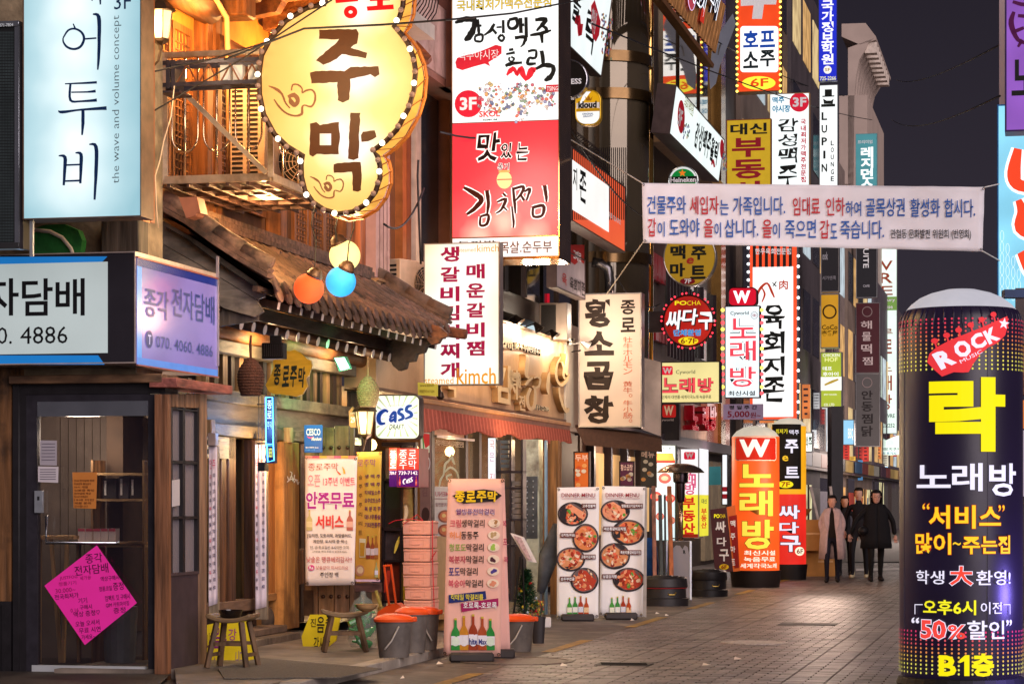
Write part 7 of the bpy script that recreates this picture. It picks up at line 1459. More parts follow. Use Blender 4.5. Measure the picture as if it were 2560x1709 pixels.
def pr(q,mb):
    q.poly(mb,ink('F0E0D0'),round_rect(1836,1092,1936,1151,6),.006);q.poly(mb,glow('C82818',.8),round_rect(1838,1094,1934,1149,5),.010);q.text(mb,glow('F0E8DC',1.0),'W',1846,1098,1918,1142,.016,.05)
    for c_,a in zip('노래방',((1846,1160,1928,1217),(1846,1226,1926,1289),(1852,1298,1928,1372))):q.text(mb,glow('F8D84A',.95),c_,*a,.014,.03,out=ink('8A5A20'),ow=.015)
    for k,c_ in enumerate(('최신시설','녹음무료','세계각국노래')):q.text(mb,glow('F8ECD8',1.0),c_,1856-(k==2)*8,1375+k*16,1932+(k==2)*4,1387+k*16,.012,.02)
inflatable('tall orange inflated column sign with yellow letters and W badge',1889,42.6,.42,2.86,((.3,2.66,mat('F05A1C',.5,em=.72,evar=.12,var=.08)),),pr)
def pr(q,mb):
    q.poly(mb,ink('1A1612'),[(1930,1060),(1998,1060),(1998,1222),(1930,1222)],.006);q.text(mb,glow('F0E030',.9),'최저가',1938,1072,1965,1084,.012,.01);q.text(mb,wt,'맥주',1968,1074,1992,1086,.012,.01)
    for c_,a in zip('주트',((1958,1098,1990,1132),(1958,1166,1992,1194))):q.text(mb,wt,c_,*a,.012,.03)
    q.text(mb,glow('F0C030',.9),'e',1952,1138,1966,1152,.012,.02);q.ell(mb,glow('F0E020',.9),1960,1210,18,9,.012);q.text(mb,ink('C02818'),'7F',1950,1204,1970,1216,.016,.02)
    for c_,a in zip('싸다구',((1944,1262,1994,1296),(1944,1304,1992,1332),(1948,1338,1996,1378))):q.text(mb,wt,c_,*a,.012,.03,out=ink('1A1412'),ow=.03)
    q.ell(mb,glow('F8F0D0',1.0),1994,1377,12,11,.012);q.text(mb,ink('C02818'),'6F',1986,1371,2002,1383,.016,.02)
inflatable('yellow topped and red bottomed inflated column sign behind the orange one',1972,46.8,.335,3.15,((.3,1.66,mat('E82A20',.5,em=.7,evar=.12,var=.05)),(1.66,2.98,mat('F0A818',.5,em=.75,evar=.08,var=.05))),pr)
# ---- standing banners
def stand(name,lab,Y,quad,col,pr,base_v,group=None,lean=-1.5):
    u0=min(p[0]for p in quad);g=P((quad[2][0]+quad[3][0])/2,base_v,Y);g.z=0
    q=Pan(quad[3][0],Y,(1,0,0),tilt=lean,zref=.1);t=cloth_banner(name,lab,'banner',q,quad,col,pr,group=group,wav=.018)
    mb=MB();mb.box(g+Vector((0,.05,.045)),(.42,.30,.09),mat('3A3434',.6,var=.1));mb.build('base',t,bevel=.02);mb=MB();mb.tube([g+Vector((0,.06,.09)),q.uv((quad[0][0]+quad[1][0])/2,quad[0][1],-.05)],.014,mat('8A8A8A',.3,.8),8);mb.build('pole',t)
    return t,q
def pr_m(q,backside=False):
    def pr(m):
        d=.012;x=lambda v:(1645-v)*.022
        def X(u,v):return u+x(v)
        q_=q
        q_.poly(m,ink('1C1416'),[(X(1122,1245),1238),(X(1150,1230),1228),(X(1200,1225),1222),(X(1228,1225),1226),(X(1246,1240),1238),(X(1228,1250),1252),(X(1150,1258),1258)],d)
        for k,c_ in enumerate('종로주막'):q_.text(m,ink('F0C820'),c_,X(1129+k*27,1240),1226,X(1153+k*27,1240),1254,d+.004,.035,jag=.05)
        q_.text(m,ink('6A2A6A'),'웰빙퓨전막걸리',X(1132,1278),1271,X(1228,1278),1286,d,.02,out=ink('F6E4EC'),ow=.03)
        for k,(a,b,h,f)in enumerate((('크림','생막걸리','C84A5A','A8784A'),('허니','동동주','E88A4A','B89A6A'),('청포도','막걸리','7AA03A','9AC04A'),('복분자','막걸리','B02A4A','4A1A2A'),('포도','막걸리','2A2A7A','4A3A8A'),('복숭아','막걸리','C83A5A','E09070'))):
            v=1298+k*30;wa=14*len(a);q_.text(m,ink(h),a,X(1117,v),v,X(1117+wa,v),v+19,d,.014);q_.text(m,ink('241A1C'),b,X(1118+wa,v),v,X(1118+wa+14.5*len(b),v),v+19,d,.014)
            q_.ell(m,ink('F0D8C0'),X(1228,v),v+9,15,11,d);
            for j in range(7):q_.ell(m,ink(f),X(1228+r6.uniform(-6,6),v),v+9+r6.uniform(-5,5),4,4,d+.002+j*.0003,8)
        q_.poly(m,ink('1E2A6A'),[(1122,1486),(1214,1476),(1216,1496),(1122,1507)],d);q_.text(m,ink('F0E030'),'칵테일 막걸리를',1127,1484,1208,1499,d+.003,.01);q_.poly(m,ink('A01A5A'),[(1152,1507),(1246,1494),(1246,1514),(1154,1529)],d);q_.text(m,W_,'호로록-호로록',1158,1504,1242,1520,d+.003,.01)
        for u,v0,h in((1139,1544,'2A8A3A'),(1160,1538,'C8882A'),(1183,1534,'9A3A1A'),(1206,1540,'A8481E'),(1226,1545,'2A8A3A')):bottle(m,q_,u,v0,1624,h,d+.002,'E8E4F0',11);q_.ell(m,ink('E8E8F0' if h[0]!='2' else 'D8E8D8'),u,1602,10,12,d+.006)
        q_.text(m,ink('1A2A7A'),'hite',1173,1594,1193,1610,d+.008,.03);q_.text(m,ink('1A2A7A'),'Max',1197,1596,1217,1610,d+.008,.03)
    return pr
q0=Pan(1108,22.6,(1,0,0),tilt=-1.5,zref=.1)
stand('menu_stand','pink standing menu banner with list of drinks and five bottles at the kerb',22.6,[(1120,1196),(1260,1196),(1251,1640),(1108,1637)],'EDB6A6',pr_m(q0),1655)
q0=Pan(1125,23.1,(1,0,0),tilt=1.5,zref=.1)
stand('menu_stand','back leaf of a pink menu banner peeking out right of the front one',23.1,[(1180,1198),(1261,1198),(1276,1630),(1190,1634)],'E8B4AA',lambda m:[q0.text(m,ink('A83A5A'),c_,1256+k*2,1300+k*45,1266+k*2,1316+k*45,.012)for k,c_ in enumerate(('복','포','복'))]and None,1640)
def dish(m,q,u,v,ru,rv,hs,d,seed):
    r_=random.Random(seed);q.ell(m,ink('2A2226'),u,v,ru,rv,d,28);q.ell(m,ink('6A5A5A'),u,v-1,ru*.93,rv*.92,d+.001,28);q.ell(m,ink(hs[0]),u,v,ru*.86,rv*.84,d+.002,28)
    for k in range(52):
        a,b=r_.uniform(0,6.28),r_.random()**.5*.74;q.ell(m,ink(r_.choice(hs)),u+math.cos(a)*b*ru,v+math.sin(a)*b*rv,ru*r_.uniform(.07,.2),rv*r_.uniform(.06,.16),d+.003+k*.00008,7,rot=r_.uniform(0,3))
RH=['E8C8A8','F0A078','D89060','B8402A','D86038','E08850','8A2A1A','C8502A','F0D8B8','5A9A3A','E86A4A','A83420']
def menu_pr(q,dx,items,bx,seed):
    def pr(m):
        d=.012;q.text(m,ink('9A2A3A'),'DINNER MENU',1404+dx,1232,1488+dx,1242,d+.006,.004);q.rect(m,ink('9A2A3A'),1404+dx,1245,1489+dx,1246,d)
        for k,(u,v,ru,rv,t_,lu,lv,lw)in enumerate(items):
            dish(m,q,u,v,ru,rv,[RH[(3,1,5,2)[(k+seed)%4]]]+RH,d,seed+k);q.rect(m,ink('6A3A34'),lu,lv,lu+lw,lv+12,d+.02);q.text(m,W_,t_,lu+2,lv+2,lu+lw-2,lv+10,d+.028,.02)
        for k,h in enumerate(('4A9A3A','3A8A3A','A83A1E','B84A1E')):bottle(m,q,bx+k*14,1492-k%3*2,1537,h,d,('E8E8D0','E8E8E0','D8DCE8','E8C8A0')[k],6)
    return pr
M1=((1432,1284,38,30,'고추장불백',1454,1258,36),(1464,1344,33,36,'김치찜(목살)',1401,1331,38),(1427,1397,36,30,'고등어김치찜',1451,1385,38),(1461,1450,35,32,'순두부전골',1400,1440,38))
M2=((1538,1277,37,28,'명동생고기김치찌개',1552,1258,55),(1571,1330,42,32,'매운통갈비김치찜',1508,1315,58),(1537,1389,38,33,'묵은지통갈비김치찜',1549,1374,54),(1572,1448,40,30,'삼겹김치찜',1505,1434,38))
q1=Pan(1393,30.4,(1,0,0),tilt=-1.5,zref=.1);stand('menu_stand','left one of the two white dinner menu banners with food photos',30.4,[(1393,1218),(1498,1216),(1496,1544),(1392,1546)],'F2EEEC',menu_pr(q1,0,M1,1424,5),1548,'white dinner menu banners')
q1=Pan(1500,30.8,(1,0,0),tilt=-1.5,zref=.1);stand('menu_stand','right one of the two white dinner menu banners with food photos',30.8,[(1505,1214),(1615,1216),(1607,1541),(1498,1538)],'F2EEEC',menu_pr(q1,110,M2,1530,25),1552,'white dinner menu banners')
mb=MB();mb.prism([P(u,v,30.7)for u,v in[(1613,1216),(1618,1218),(1616,1542),(1607,1540)]][::-1],(0,.02,0),mat('9A948E',.5));tag(mb.build('banner_side',loc=P(1612,1542,30.7)),'grey edge of the rear leaf behind the right dinner menu banner','banner')
# easel menu board, christmas tree, flower pot
es=thing('menu_easel','tilted white menu board on a thin dark stand behind the buckets','easel',P(1300,1560,28));mb=MB();mb.prism([P(u,v,28)for u,v in[(1276,1332),(1306,1342),(1338,1405),(1318,1402)]][::-1],(.02,.02,0),mat('E0D4CC',.5));mb.build('board',es);mb=MB();mb.prism([P(u,v,27.97)for u,v in[(1284,1338),(1303,1344),(1330,1400),(1320,1398)]][::-1],(0,-.002,0),mat('B89A98',.5,var=.4,sc=30));mb.build('print',es)
for a,b in(((1300,1390),(1282,1555)),((1306,1395),(1312,1556))):mb=MB();mb.tube([P(*a,28),P(*b,28.05)],.012,bk,6);mb.build('leg',es)
def xmas(lab,u,v,Y,h,r,n,base):
    g=P(u,v,Y);g.z=0;t=thing('christmas_tree',lab,'christmas tree',g);mb=MB();mb.tube([g+Vector((0,0,base)),g+Vector((0,0,base+h))],[.02,.005],wood('5A4030','z'),6);mb.build('trunk',t);mb=MB();gm2=mat('1E4A26',.7,var=.4,sc=20)
    for k in range(n):
        z=rng.random()**.8;a=rng.uniform(0,6.28);rr=r*(1-z*.9)*rng.uniform(.3,1.05);p=g+Vector((math.cos(a)*rr,math.sin(a)*rr,base+.06+z*(h-.06)-rr*.25));d_=Vector((math.cos(a)*.05,math.sin(a)*.05,rng.uniform(-.02,.03)));s_=d_.cross(Vector((0,0,1))).normalized()*.010
        mb.add([p-s_,p+s_,p+d_*1.4],[(0,1,2)],gm2);mb.add([p-d_*.4+Vector((0,0,.012)),p+d_-s_,p+d_+s_],[(0,1,2)],gm2)
    o=mb.build('foliage',t);tag(o,kind='stuff')
    for k in range(26):
        z=rng.random()*.9;a=rng.uniform(0,6.28);rr=r*(1-z*.9);c=g+Vector((math.cos(a)*rr,math.sin(a)*rr,base+.06+z*(h-.1)));mb=MB();mb.lathe(c,[(0,-.022),(.02,0),(0,.022)],mat(rng.choice(('E8B830','E8C040','C82A2A','D8D8D8')),.2,.6,em=.15,sample=False),8);mb.build('bauble',t,smooth=True)
    mb=MB();mb.lathe(g,[(0,0),(.08,0),(.11,base),(.1,base+.01),(0,base)],mat('D8D0C4',.6),14);mb.build('pot',t,smooth='auto');return g
xmas('small decorated christmas tree with gold tinsel behind the rightmost grey bins',1316,1545,28.4,.56,.18,1500,.14)
g=P(1342,1538,28.9);g.z=0;pt_=thing('flower_pot','white pot with red and yellow flowers beside the christmas tree','flower pot',g);mb=MB();mb.box(g+Vector((0,0,.06)),(.34,.2,.12),mat('D8D0C8',.6));mb.build('pot',pt_,bevel=.01);mb=MB()
for k in range(160):a=rng.uniform(0,6.28);rr=rng.random()*.1;p=g+Vector((math.cos(a)*rr,math.sin(a)*rr,.13+rng.random()*.16));d_=Vector((rng.uniform(-.04,.04),rng.uniform(-.04,.04),.03));mb.add([p,p+d_,p+d_*.5+Vector((.015,0,.02))],[(0,1,2)],mat(('2A6A2E','2A6A2E','C82A2A','E8C040')[k%4],.7))
tag(mb.build('foliage',pt_),kind='stuff')
bin_('first grey bin right of the standing menu banner, orange lid and wire handle',1292,1626,44,78,24.2,handle=1);bin_('dark narrow bin without orange lid, rightmost beside the standing menu',1346,1600,18,66,25.6,lid=False,m=mat('2A2628',.5,var=.1))
# folded parasols, heater, tubs
ub=mat('5A6068',.7,var=.3,sc=8,bump=.4)
mb=MB();mb.tube([P(1392,1310,30.9),P(1372,1390,30.8),P(1352,1480,30.8)],[.05,.13,.05],ub,9);mb.tube([P(1352,1480,30.8),P(1350,1545,30.8)],[.02,.015],ub,6);tag(mb.build('folded_parasol',smooth=True,loc=P(1360,1545,30.8)),'grey folded parasol leaning left of the dinner menu banners','parasol')
for k,(u,h,w_)in enumerate(((1634,'8A5A4A',10),(1650,'3A4040',9),(1673,'A0582E',11),(1662,'2A2E34',5))):mb=MB();mb.bar(P(u,1215+k%2*22,36.4),P(u+(3,4,6,2)[k],1455,36.0),w_*36/F,.05,wood(h,'z'));tag(mb.build('leaning_plank',bevel=.005,loc=P(u,1450,36.2)),('pinkish leaning board next to the right dinner menu','dark grey board between the two brown ones','bright orange brown board beside the heater','thin dark pole between the leaning boards')[k],'board')
mb=MB();mb.lathe(P(1622,1400,37),[(0,-.5),(.12,-.45),(.16,-.1),(.13,.2),(.05,.35)],mat('12448A',.8,var=.4,sc=10,bump=.6),12);tag(mb.build('tarpaulin',smooth=True,loc=P(1622,1440,37)),'crumpled bright blue tarpaulin behind the leaning boards','tarpaulin')
hg=P(1702,1500,36.4);hg.z=0;ht=thing('patio_heater','steel patio heater with wide dome hood over a peeling grey gas box','patio heater',hg);stn=mat('B89A80',.22,.95,.2,4)
zt=lambda v:H+(V0-v)/F*36.4
mb=MB();mb.lathe(hg,[(.36,zt(1181)),(.355,zt(1179)),(.3,zt(1170)),(.2,zt(1162)),(.1,zt(1158.5)),(0,zt(1158))],stn,36);mb.lathe(hg,[(.355,zt(1181)),(.2,zt(1179)),(0,zt(1178))],stn,36);mb.build('hood',ht,smooth='auto')
mb=MB();mb.lathe(hg,[(.115,zt(1180)),(.12,zt(1190)),(.115,zt(1204)),(.07,zt(1208)),(.065,zt(1240)),(.055,zt(1252)),(.03,zt(1256))],mat('3A3034',.25,.8),20);mb.build('burner',ht,smooth='auto');mb=MB();mb.tube([hg+Vector((0,0,zt(1256))),hg+Vector((0,0,zt(1350)))],.035,stn,12);mb.build('pole',ht,smooth=True)
bxm=mat('8E888C',.45,.1,var=.08,sc=3);q=Pan(1668,36.2,(1,.0,0));mb=MB();q.box(mb,bxm,1668,1352,1726,1496,-.42,0);mb.build('gas_box',ht,bevel=.01);mb=MB();q.poly(mb,mat('4A4038',.6),[(1670,1353),(1724,1353),(1723,1384),(1719,1366),(1712,1362),(1706,1372),(1700,1363),(1690,1362),(1680,1372),(1674,1382)],.003);q.text(mb,K0,'R',1708,1374,1714,1383,.006,.04);mb.build('peeled_paint',ht)
for a,b in((1664,1670),(1724,1729)):mb=MB();q.box(mb,mat('C8CCC8',.3,.8),a,1352,b,1498,-.42,.02);mb.build('corner_trim',ht)
mb=MB();mb.tube([q.uv(1672,1350,0),q.uv(1672,1345,0),q.uv(1700,1345,0),q.uv(1700,1350,0)],.01,stn,6);mb.tube([q.uv(1705,1350,0),q.uv(1705,1345,0),q.uv(1735,1345,0),q.uv(1735,1350,0)],.01,stn,6);mb.build('guard_rail',ht)
def tub(lab,u,v,Y,r,h,trim=None):
    g=P(u,v,Y);g.z=0;t=thing('rubber_tub',lab,'tub',g,'black rubber tubs standing by the shop fronts');m=mat('221E20',.5,var=.2,sc=10);mb=MB();mb.lathe(g,[(0,0),(r*1.05,0),(r*1.05,h*.25),(r*.97,h*.28),(r*.95,h*.62)],m,36);mb.build('tub',t,smooth='auto');mb=MB();mb.lathe(g,[(r*1.0,h*.62),(r*1.03,h*.66),(r*.99,h*.93),(r*.9,h),(r*.7,h*.97),(r*.66,h*1.02),(r*.4,h*1.0),(r*.36,h*1.04),(0,h*1.02)],m,36);mb.build('lid',t,smooth='auto')
    if trim:mb=MB();mb.lathe(g,[(r*1.0,h*.60),(r*1.01,h*.63)],mat(trim,.5),36);mb.build('band',t)
    mb=MB();mb.tube([g+Vector((r*.3+x,-r*.93-y,h*.4+z))for x,y,z in((-.06,-.02,.03),(-.04,.03,0),(.04,.03,0),(.06,-.02,.03))],.01,mat('B89A50',.3,.8),6);mb.build('handle',t)
tub('black lidded tub with a red band just right of the dinner menus',1658,1512,35.0,.35,.42,'8A1A20');tub('black round tub with grooved lid between the heater and the orange column',1772,1488,38.4,.29,.42);tub('low black tub further back behind the right dinner menu',1622,1470,39,.25,.3)
# POCHA boards
def pr(q,mb):
    q.text(mb,glow('F0E020',.9),'PO',1785,1284,1799,1294,.008,.03);q.text(mb,ink('F0E020'),'CHA',1799,1284,1814,1294,.008)
    for c_,a in zip('싸다구',((1788,1302,1814,1330),(1792,1342,1816,1364),(1798,1372,1822,1402))):q.text(mb,W_,c_,*a,.008,.03)
    q.ell(mb,ink('F0D020'),1810,1416,12,7,.008);q.text(mb,ink('8A1A18'),'6F',1803,1411,1817,1421,.012,.02)
q=Pan(1778,41.5,(1,0,0));t=thing('board_sign','dark red leaning upright sign board left of the orange inflated column','sign',q.uv(1805,1431));mb=MB();mb.prism([q.uv(u,v)for u,v in[(1775,1273),(1815,1268),(1833,1427),(1788,1431)]][::-1],(0,.06,0),mat('5A1018',.5,var=.3,sc=3,em=.12,sample=False));mb.build('panel',t);mb=MB();pr(q,mb);mb.build('lettering',t)
q=Pan(1815,42.0,(1,0,0));t=thing('board_sign','orange edged narrow sign board tucked beside the orange inflated column','sign',q.uv(1835,1428));mb=MB();mb.prism([q.uv(u,v)for u,v in[(1817,1267),(1838,1262),(1850,1426),(1834,1428)]][::-1],(0,.06,0),mat('D8601C',.5,em=.35,sample=False));mb.build('panel',t);mb=MB();mb.prism([q.uv(u,v,.004)for u,v in[(1822,1290),(1842,1286),(1848,1418),(1836,1420)]][::-1],(0,-.002,0),ink('8A1A18'));[q.text(mb,W_,c_,1826,1300+k*32,1838,1316+k*32,.012,.02)for k,c_ in enumerate('맥주마트')];mb.build('lettering',t)
# ---- lower shop fronts beyond
lo=thing('shopfront','lower shop fronts with shutters and lit poster boxes beyond the heater','shop',SC_(CF,52))
body(lo,'wall',mat('6A5040',.7,var=.3,sc=3),42.5,62,0,2.7,-.6,-.12);body(lo,'fascia',mat('4A4048',.4,.3),42.2,62,2.68,2.9,-.4,.35)
for k in range(3):body(lo,'shutter',mat('8A7A60',.5,var=.2),57.4+k*1.3,58.5+k*1.3,.1,2.5,-.1,.0)
for k in range(4):body(lo,'shop_window',mat('E8B070',.4,em=.55,evar=.3,sample=False),43.2+k*1.7,44.5+k*1.7,.9,2.4,-.12,-.06);body(lo,'mullion',fr,43.0+k*1.7,43.15+k*1.7,.1,2.6,-.1,.04)
lamp('shopfront_light',EV(.8,44.5,2.4),22,(1,.72,.5),.1);lamp('shopfront_light',EV(.9,55,2.4),30,(1,.85,.8),.1)
def pr(q,mb):
    q.text(mb,ink('3A4A5A'),'합석주',1656,1118,1678,1126,.01);q.poly(mb,ink('D8903A'),[(1642,1132),(1682,1132),(1688,1155),(1638,1156)],.006);q.poly(mb,ink('A82A20'),[(1638,1150),(1688,1150),(1688,1157),(1638,1157)],.008)
    for k,(u,v)in enumerate(((1662,1195),(1640,1240),(1676,1245),(1650,1290),(1680,1300))):q.ell(mb,ink('E05A5A'),u,v,16-k*2,13-k,.006);q.ell(mb,ink('F0B0A0'),u,v,9,6,.008)
box_sign('menu_lightbox','pale lit poster box with pictures of meat dishes left of the heater',1634,1112,1690,1352,45,box_face('D8F0F4',.95,.04),pr,frame=mat('3A4A50',.4,.4))
def pr(q,mb):
    q.poly(mb,glow('D8143A',.8),round_rect(1710,1129,1738,1148,4),.006);q.text(mb,W_,'W',1714,1131,1734,1145,.01,.05);[q.text(mb,glow('E05080',.8),c_,1712,v,1740,v+28,.01,.02)for c_,v in(('노',1160),('래',1186),('방',1208))]
    q.rect(mb,box_face('F0E840',.9,.03),1702,1236,1746,1338,.006);[q.text(mb,glow('D82A20',.8),c_,1706,v,1738,v+28,.01,.04)for c_,v in(('부',1242),('동',1275),('산',1306))];q.rect(mb,ink('E04A30'),1702,1334,1746,1344,.01)
t,q=box_sign('estate_lightbox','lit box sign with W karaoke above yellow real estate panel behind the heater',1700,1120,1748,1345,46.5,box_face('F4F6FA',.95,.03),pr,T=.5,frame=mat('C8C8CC',.3,.5))
mb=MB();q=Pan(1749,46.4,SV);q.rect(mb,box_face('F4F6FA',.9,.03),1749,1120,1771,1236,.0);q.rect(mb,box_face('F0E840',.85,.03),1749,1236,1771,1340,.0);q.vtext(mb,glow('D82A20',.8),'부동산',1752,1270,1766,1320,d=.006,bold=.03);q.text(mb,ink('2A4A8A'),'대신',1753,1246,1766,1258,.006);mb.build('side_panel',t)
q=perp(1772,52);t=sheet('paper_notice','pale turquoise notice pasted on the shutter right of the real estate box','4AA8B0',[(1773,1166),(1802,1165),(1803,1211),(1772,1212)],cat='notice',pan=q)
box_sign('slim_light','slim white lit strip with red marks left of the orange inflated column',1804,1134,1820,1262,51,box_face('F0F4F8',.95,.03),lambda q,mb:[q.rect(mb,ink('C82A3A'),1806,v,1818,v+12,.01)for v in(1216,1234)]and None,frame=fr)
for u0,v0,u1,v1,Y,h,lab,tx in((1434,1128,1474,1222,36.5,'E86A1C','orange hanging banner seen above the left dinner menu','두부'),(1548,1152,1586,1216,38,'5A1A3A','dark crimson beer advert box with phone number above the right dinner menu','황소곱창'),(1600,1120,1640,1218,41,'2A2422','dark menu photo board above the leaning planks','메뉴')):
    def pr(q,mb):q.text(mb,ink('F0D0C0'),tx,u0+4,v0+8,u1-4,v0+24,.01,.02);[q.ell(mb,ink(r6.choice(('C8502A','E0A060','D8D0C0'))),u0+r6.uniform(8,u1-u0-8),v0+30+r6.uniform(0,v1-v0-38),6,5,.01)for _ in range(7)]
    box_sign('advert_box',lab,u0,v0,u1,v1,Y,mat(h,.5,em=.4,sample=False),pr,frame=fr,T=.1)
# W wall advert and red 3-D letters
box_sign('w_advert','dark W advert panel on the wall right of the cream brown lettered sign',1653,1008,1698,1100,49,mat('2A2228',.4,em=.05,sample=False),lambda q,mb:(q.poly(mb,glow('B0201C',.7),round_rect(1656,1011,1690,1043,5),.006),q.text(mb,ink('F0D8B0'),'W',1660,1014,1684,1038,.01,.045),q.text(mb,ink('B8A8A0'),'yworld',1654,1046,1684,1054,.01)),frame=fr)
q=Pan(1706,FY(1706,-7.75),SV);t=thing('raised_letters','glossy red raised letters on a beige panel under the yellow karaoke box','sign letters',q.uv(1735,1100));mb=MB();q.box(mb,mat('B8927A',.3,.4,.3,4),1700,1000,1768,1108,-.1,0);mb.build('panel',t)
for c_,u in zip('노래방',(1706,1732,1752)):mb=MB();q.text(mb,mat('D01828',.2,em=.5,sample=False,coat=.6),c_,u,1012,u+16,1074,.22,.04,depth=.2,mside=mat('8A0A18',.2,coat=.6));mb.build('letter',t)
body(b5,'glass_panel',mat('C8705A',.12,.3,.5,2,em=.25,sample=False),57.4,61.5,2.95,4.6,-.1,.06)  # orange reflections painted into the glass colour and faint emission
for k in range(9):body(b5,'grille_bar',fr,51.0+k*.45,51.06+k*.45,4.6,6.3,.1,.16)
for k in range(3):mb=MB();z=3.6+k*1.25;[mb.box(EV(-.02,49.9+j*.55+(k%2)*.27,z+.3),(.5,.1,.55),mat('8A141C',.35,var=.15),SV,PV)for j in range(3)];tag(mb.build('red_tile',b5),kind='stuff')
# ================================================================ FAR STREET
def far_building(lab,y0,y1,zt_,col,q1=0.0,em=.0,cols=4):
    t=thing('building',lab,'building',SC_(CF,(y0+y1)/2));body(t,'wall',mat(col,.6,var=.25,sc=1.0),y0,y1,0,zt_,-6,q1)
    n=max(2,int((y1-y0)/2.6));fl_=int((zt_-3)/3.2)
    for f in range(fl_):
        for k in range(n):
            a=y0+(y1-y0)*(k+.15)/n;b=y0+(y1-y0)*(k+.85)/n;lit=r6.random()<.38
            body(t,'window',mat(r6.choice(('E8C890','C8D8E0','E0B070')),.4,em=.5,evar=.3,sample=False)if lit else mat('2A2830',.12,.1,.3,1,spec=.8),a,b,3.4+f*3.2,5.4+f*3.2,q1-.05,q1+.03)
    m_=int((y1-y0)/3)
    for k in range(m_):
        a=y0+(y1-y0)*k/m_;b=a+(y1-y0)/m_-.12;kind_=r6.random();zt2=r6.uniform(2.0,2.5)
        if kind_<.35:body(t,'shop_window',mat(r6.choice(('F0B870','E8A060','F0D8A0')),.4,em=.55,evar=.6),a,b,.4,zt2,q1-.05,q1+.04);body(t,'mullion',fr,(a+b)/2,(a+b)/2+.08,.1,zt2,q1,q1+.1);body(t,'poster',mat(r6.choice(('C84030','4A6AA0','D8C8B0')),.5,em=.2,sample=False),a+.1,a+.5,.9,1.7,q1+.04,q1+.06)
        elif kind_<.7:body(t,'shop_window',mat('1E1A20',.1,.1,.3,2,spec=.8),a,b,.3,zt2,q1-.05,q1+.03);body(t,'poster',mat(r6.choice(('B84A3A','C8A040','A8A0A8','6A4A6A')),.5),a+.2,b-.3,1.0,1.9,q1+.04,q1+.06)
        else:body(t,'shutter',mat(r6.choice(('6A6460','5A4E48','7A6A5A')),.5,.2,.3,12,st=(1,1,14),bump=.5),a,b,.1,zt2,q1-.05,q1+.02)
        body(t,'shop_sign',mat(r6.choice(('C8C0B0','9A4A40','A88850','48688A','3A3438','5A3A4A')),.4,em=r6.choice((.1,.25,.45)),evar=.3,sample=False),a,b,2.7,3.15,q1+.3,q1+.36)
    body(t,'fascia',mat(r6.choice(('5A4A50','3A3438','6A5A50')),.4,.3),y0+.1,y1-.1,2.6,3.2,q1-.05,q1+.3);return t
far_building('grey brown building behind the beer and lounge signs',64.1,76,26,'6A5A50',.0);far_building('dark narrow building beside the lounge sign',76.1,86,19,'4A4246',.1)
far_building('pale building behind the coco and chicken signs',86.1,98,15,'8A7A74',.0);far_building('beige building behind the maroon and grey food signs',98.1,112,14.5,'7A6A60',.1);far_building('last left hand building down the street',112.1,135,12,'5A5058',.2)
cb=thing('cornice_building','tall pale building with ribbed curved cornice against the night sky','building',P(2160,1255,118));cq=perp(2098,112);cm=mat('B8A49A',.6,var=.1,sc=1);
mb=MB();cq.box(mb,cm,2098,240,2168,1000,-12,0);mb.build('wall',cb)
for k in range(9):
    f=k/8;o=SV*(k*1.25);mb=MB();b=[cq.uv(u,v,0)for u,v in[(2120,470),(2120,120),(2186,96),(2170,108),(2166,120),(2148,150),(2140,190),(2136,240),(2134,470)]];mb.prism([p+o for p in b][::-1],SV*.55,cm);mb.build('rib',cb)
mb=MB();mb.prism([cq.uv(u,v,0)for u,v in[(2104,92),(2104,60),(2164,58),(2190,92),(2190,100),(2150,112)]][::-1],SV*11,cm);mb.build('cornice',cb)
for k in range(8):mb=MB();p=cq.uv(2192,98,0)+SV*(k*1.25+.55);mb.box(p-Vector((.3,0,.35)),(.55,.6,.5),mat('D8C8BC',.6),PV,SV);mb.build('dentil',cb)
eb2=thing('end_block','low buildings closing the far end of the street behind the walking people','building',P(2210,1340,135))
for u0,u1,v0,h in((2105,2150,1120,'6A5A58'),(2150,2215,1110,'8A5A48'),(2215,2300,1175,'5A5A68'),(2300,2470,1010,'4A4450'),(2240,2330,860,'2E2A36')):
    mb=MB();q=Pan(u0,138,(1,0,0));q.box(mb,mat(h,.6,var=.25,sc=.6),u0,v0,u1,1345,-6,0);mb.build('wall',eb2)
q=Pan(2130,137.5,(1,0,0))
for k in range(26):u,v=2108+r6.uniform(0,150),1180+r6.uniform(0,110);mb=MB();q.rect(mb,mat(r6.choice(('F0C080','F0A060','E86050','D8E0F0','F0D8A0','E8E0E0')),.4,em=1.1,evar=.2),u,v,u+r6.uniform(4,14),v+r6.uniform(6,22),.02+k*.004);mb.build('lit_window',eb2)
lamp('far_street_light',P(2170,1150,128),260,(1,.78,.6),1);lamp('far_street_light',P(2250,1120,95),110,(1,.8,.7),1)
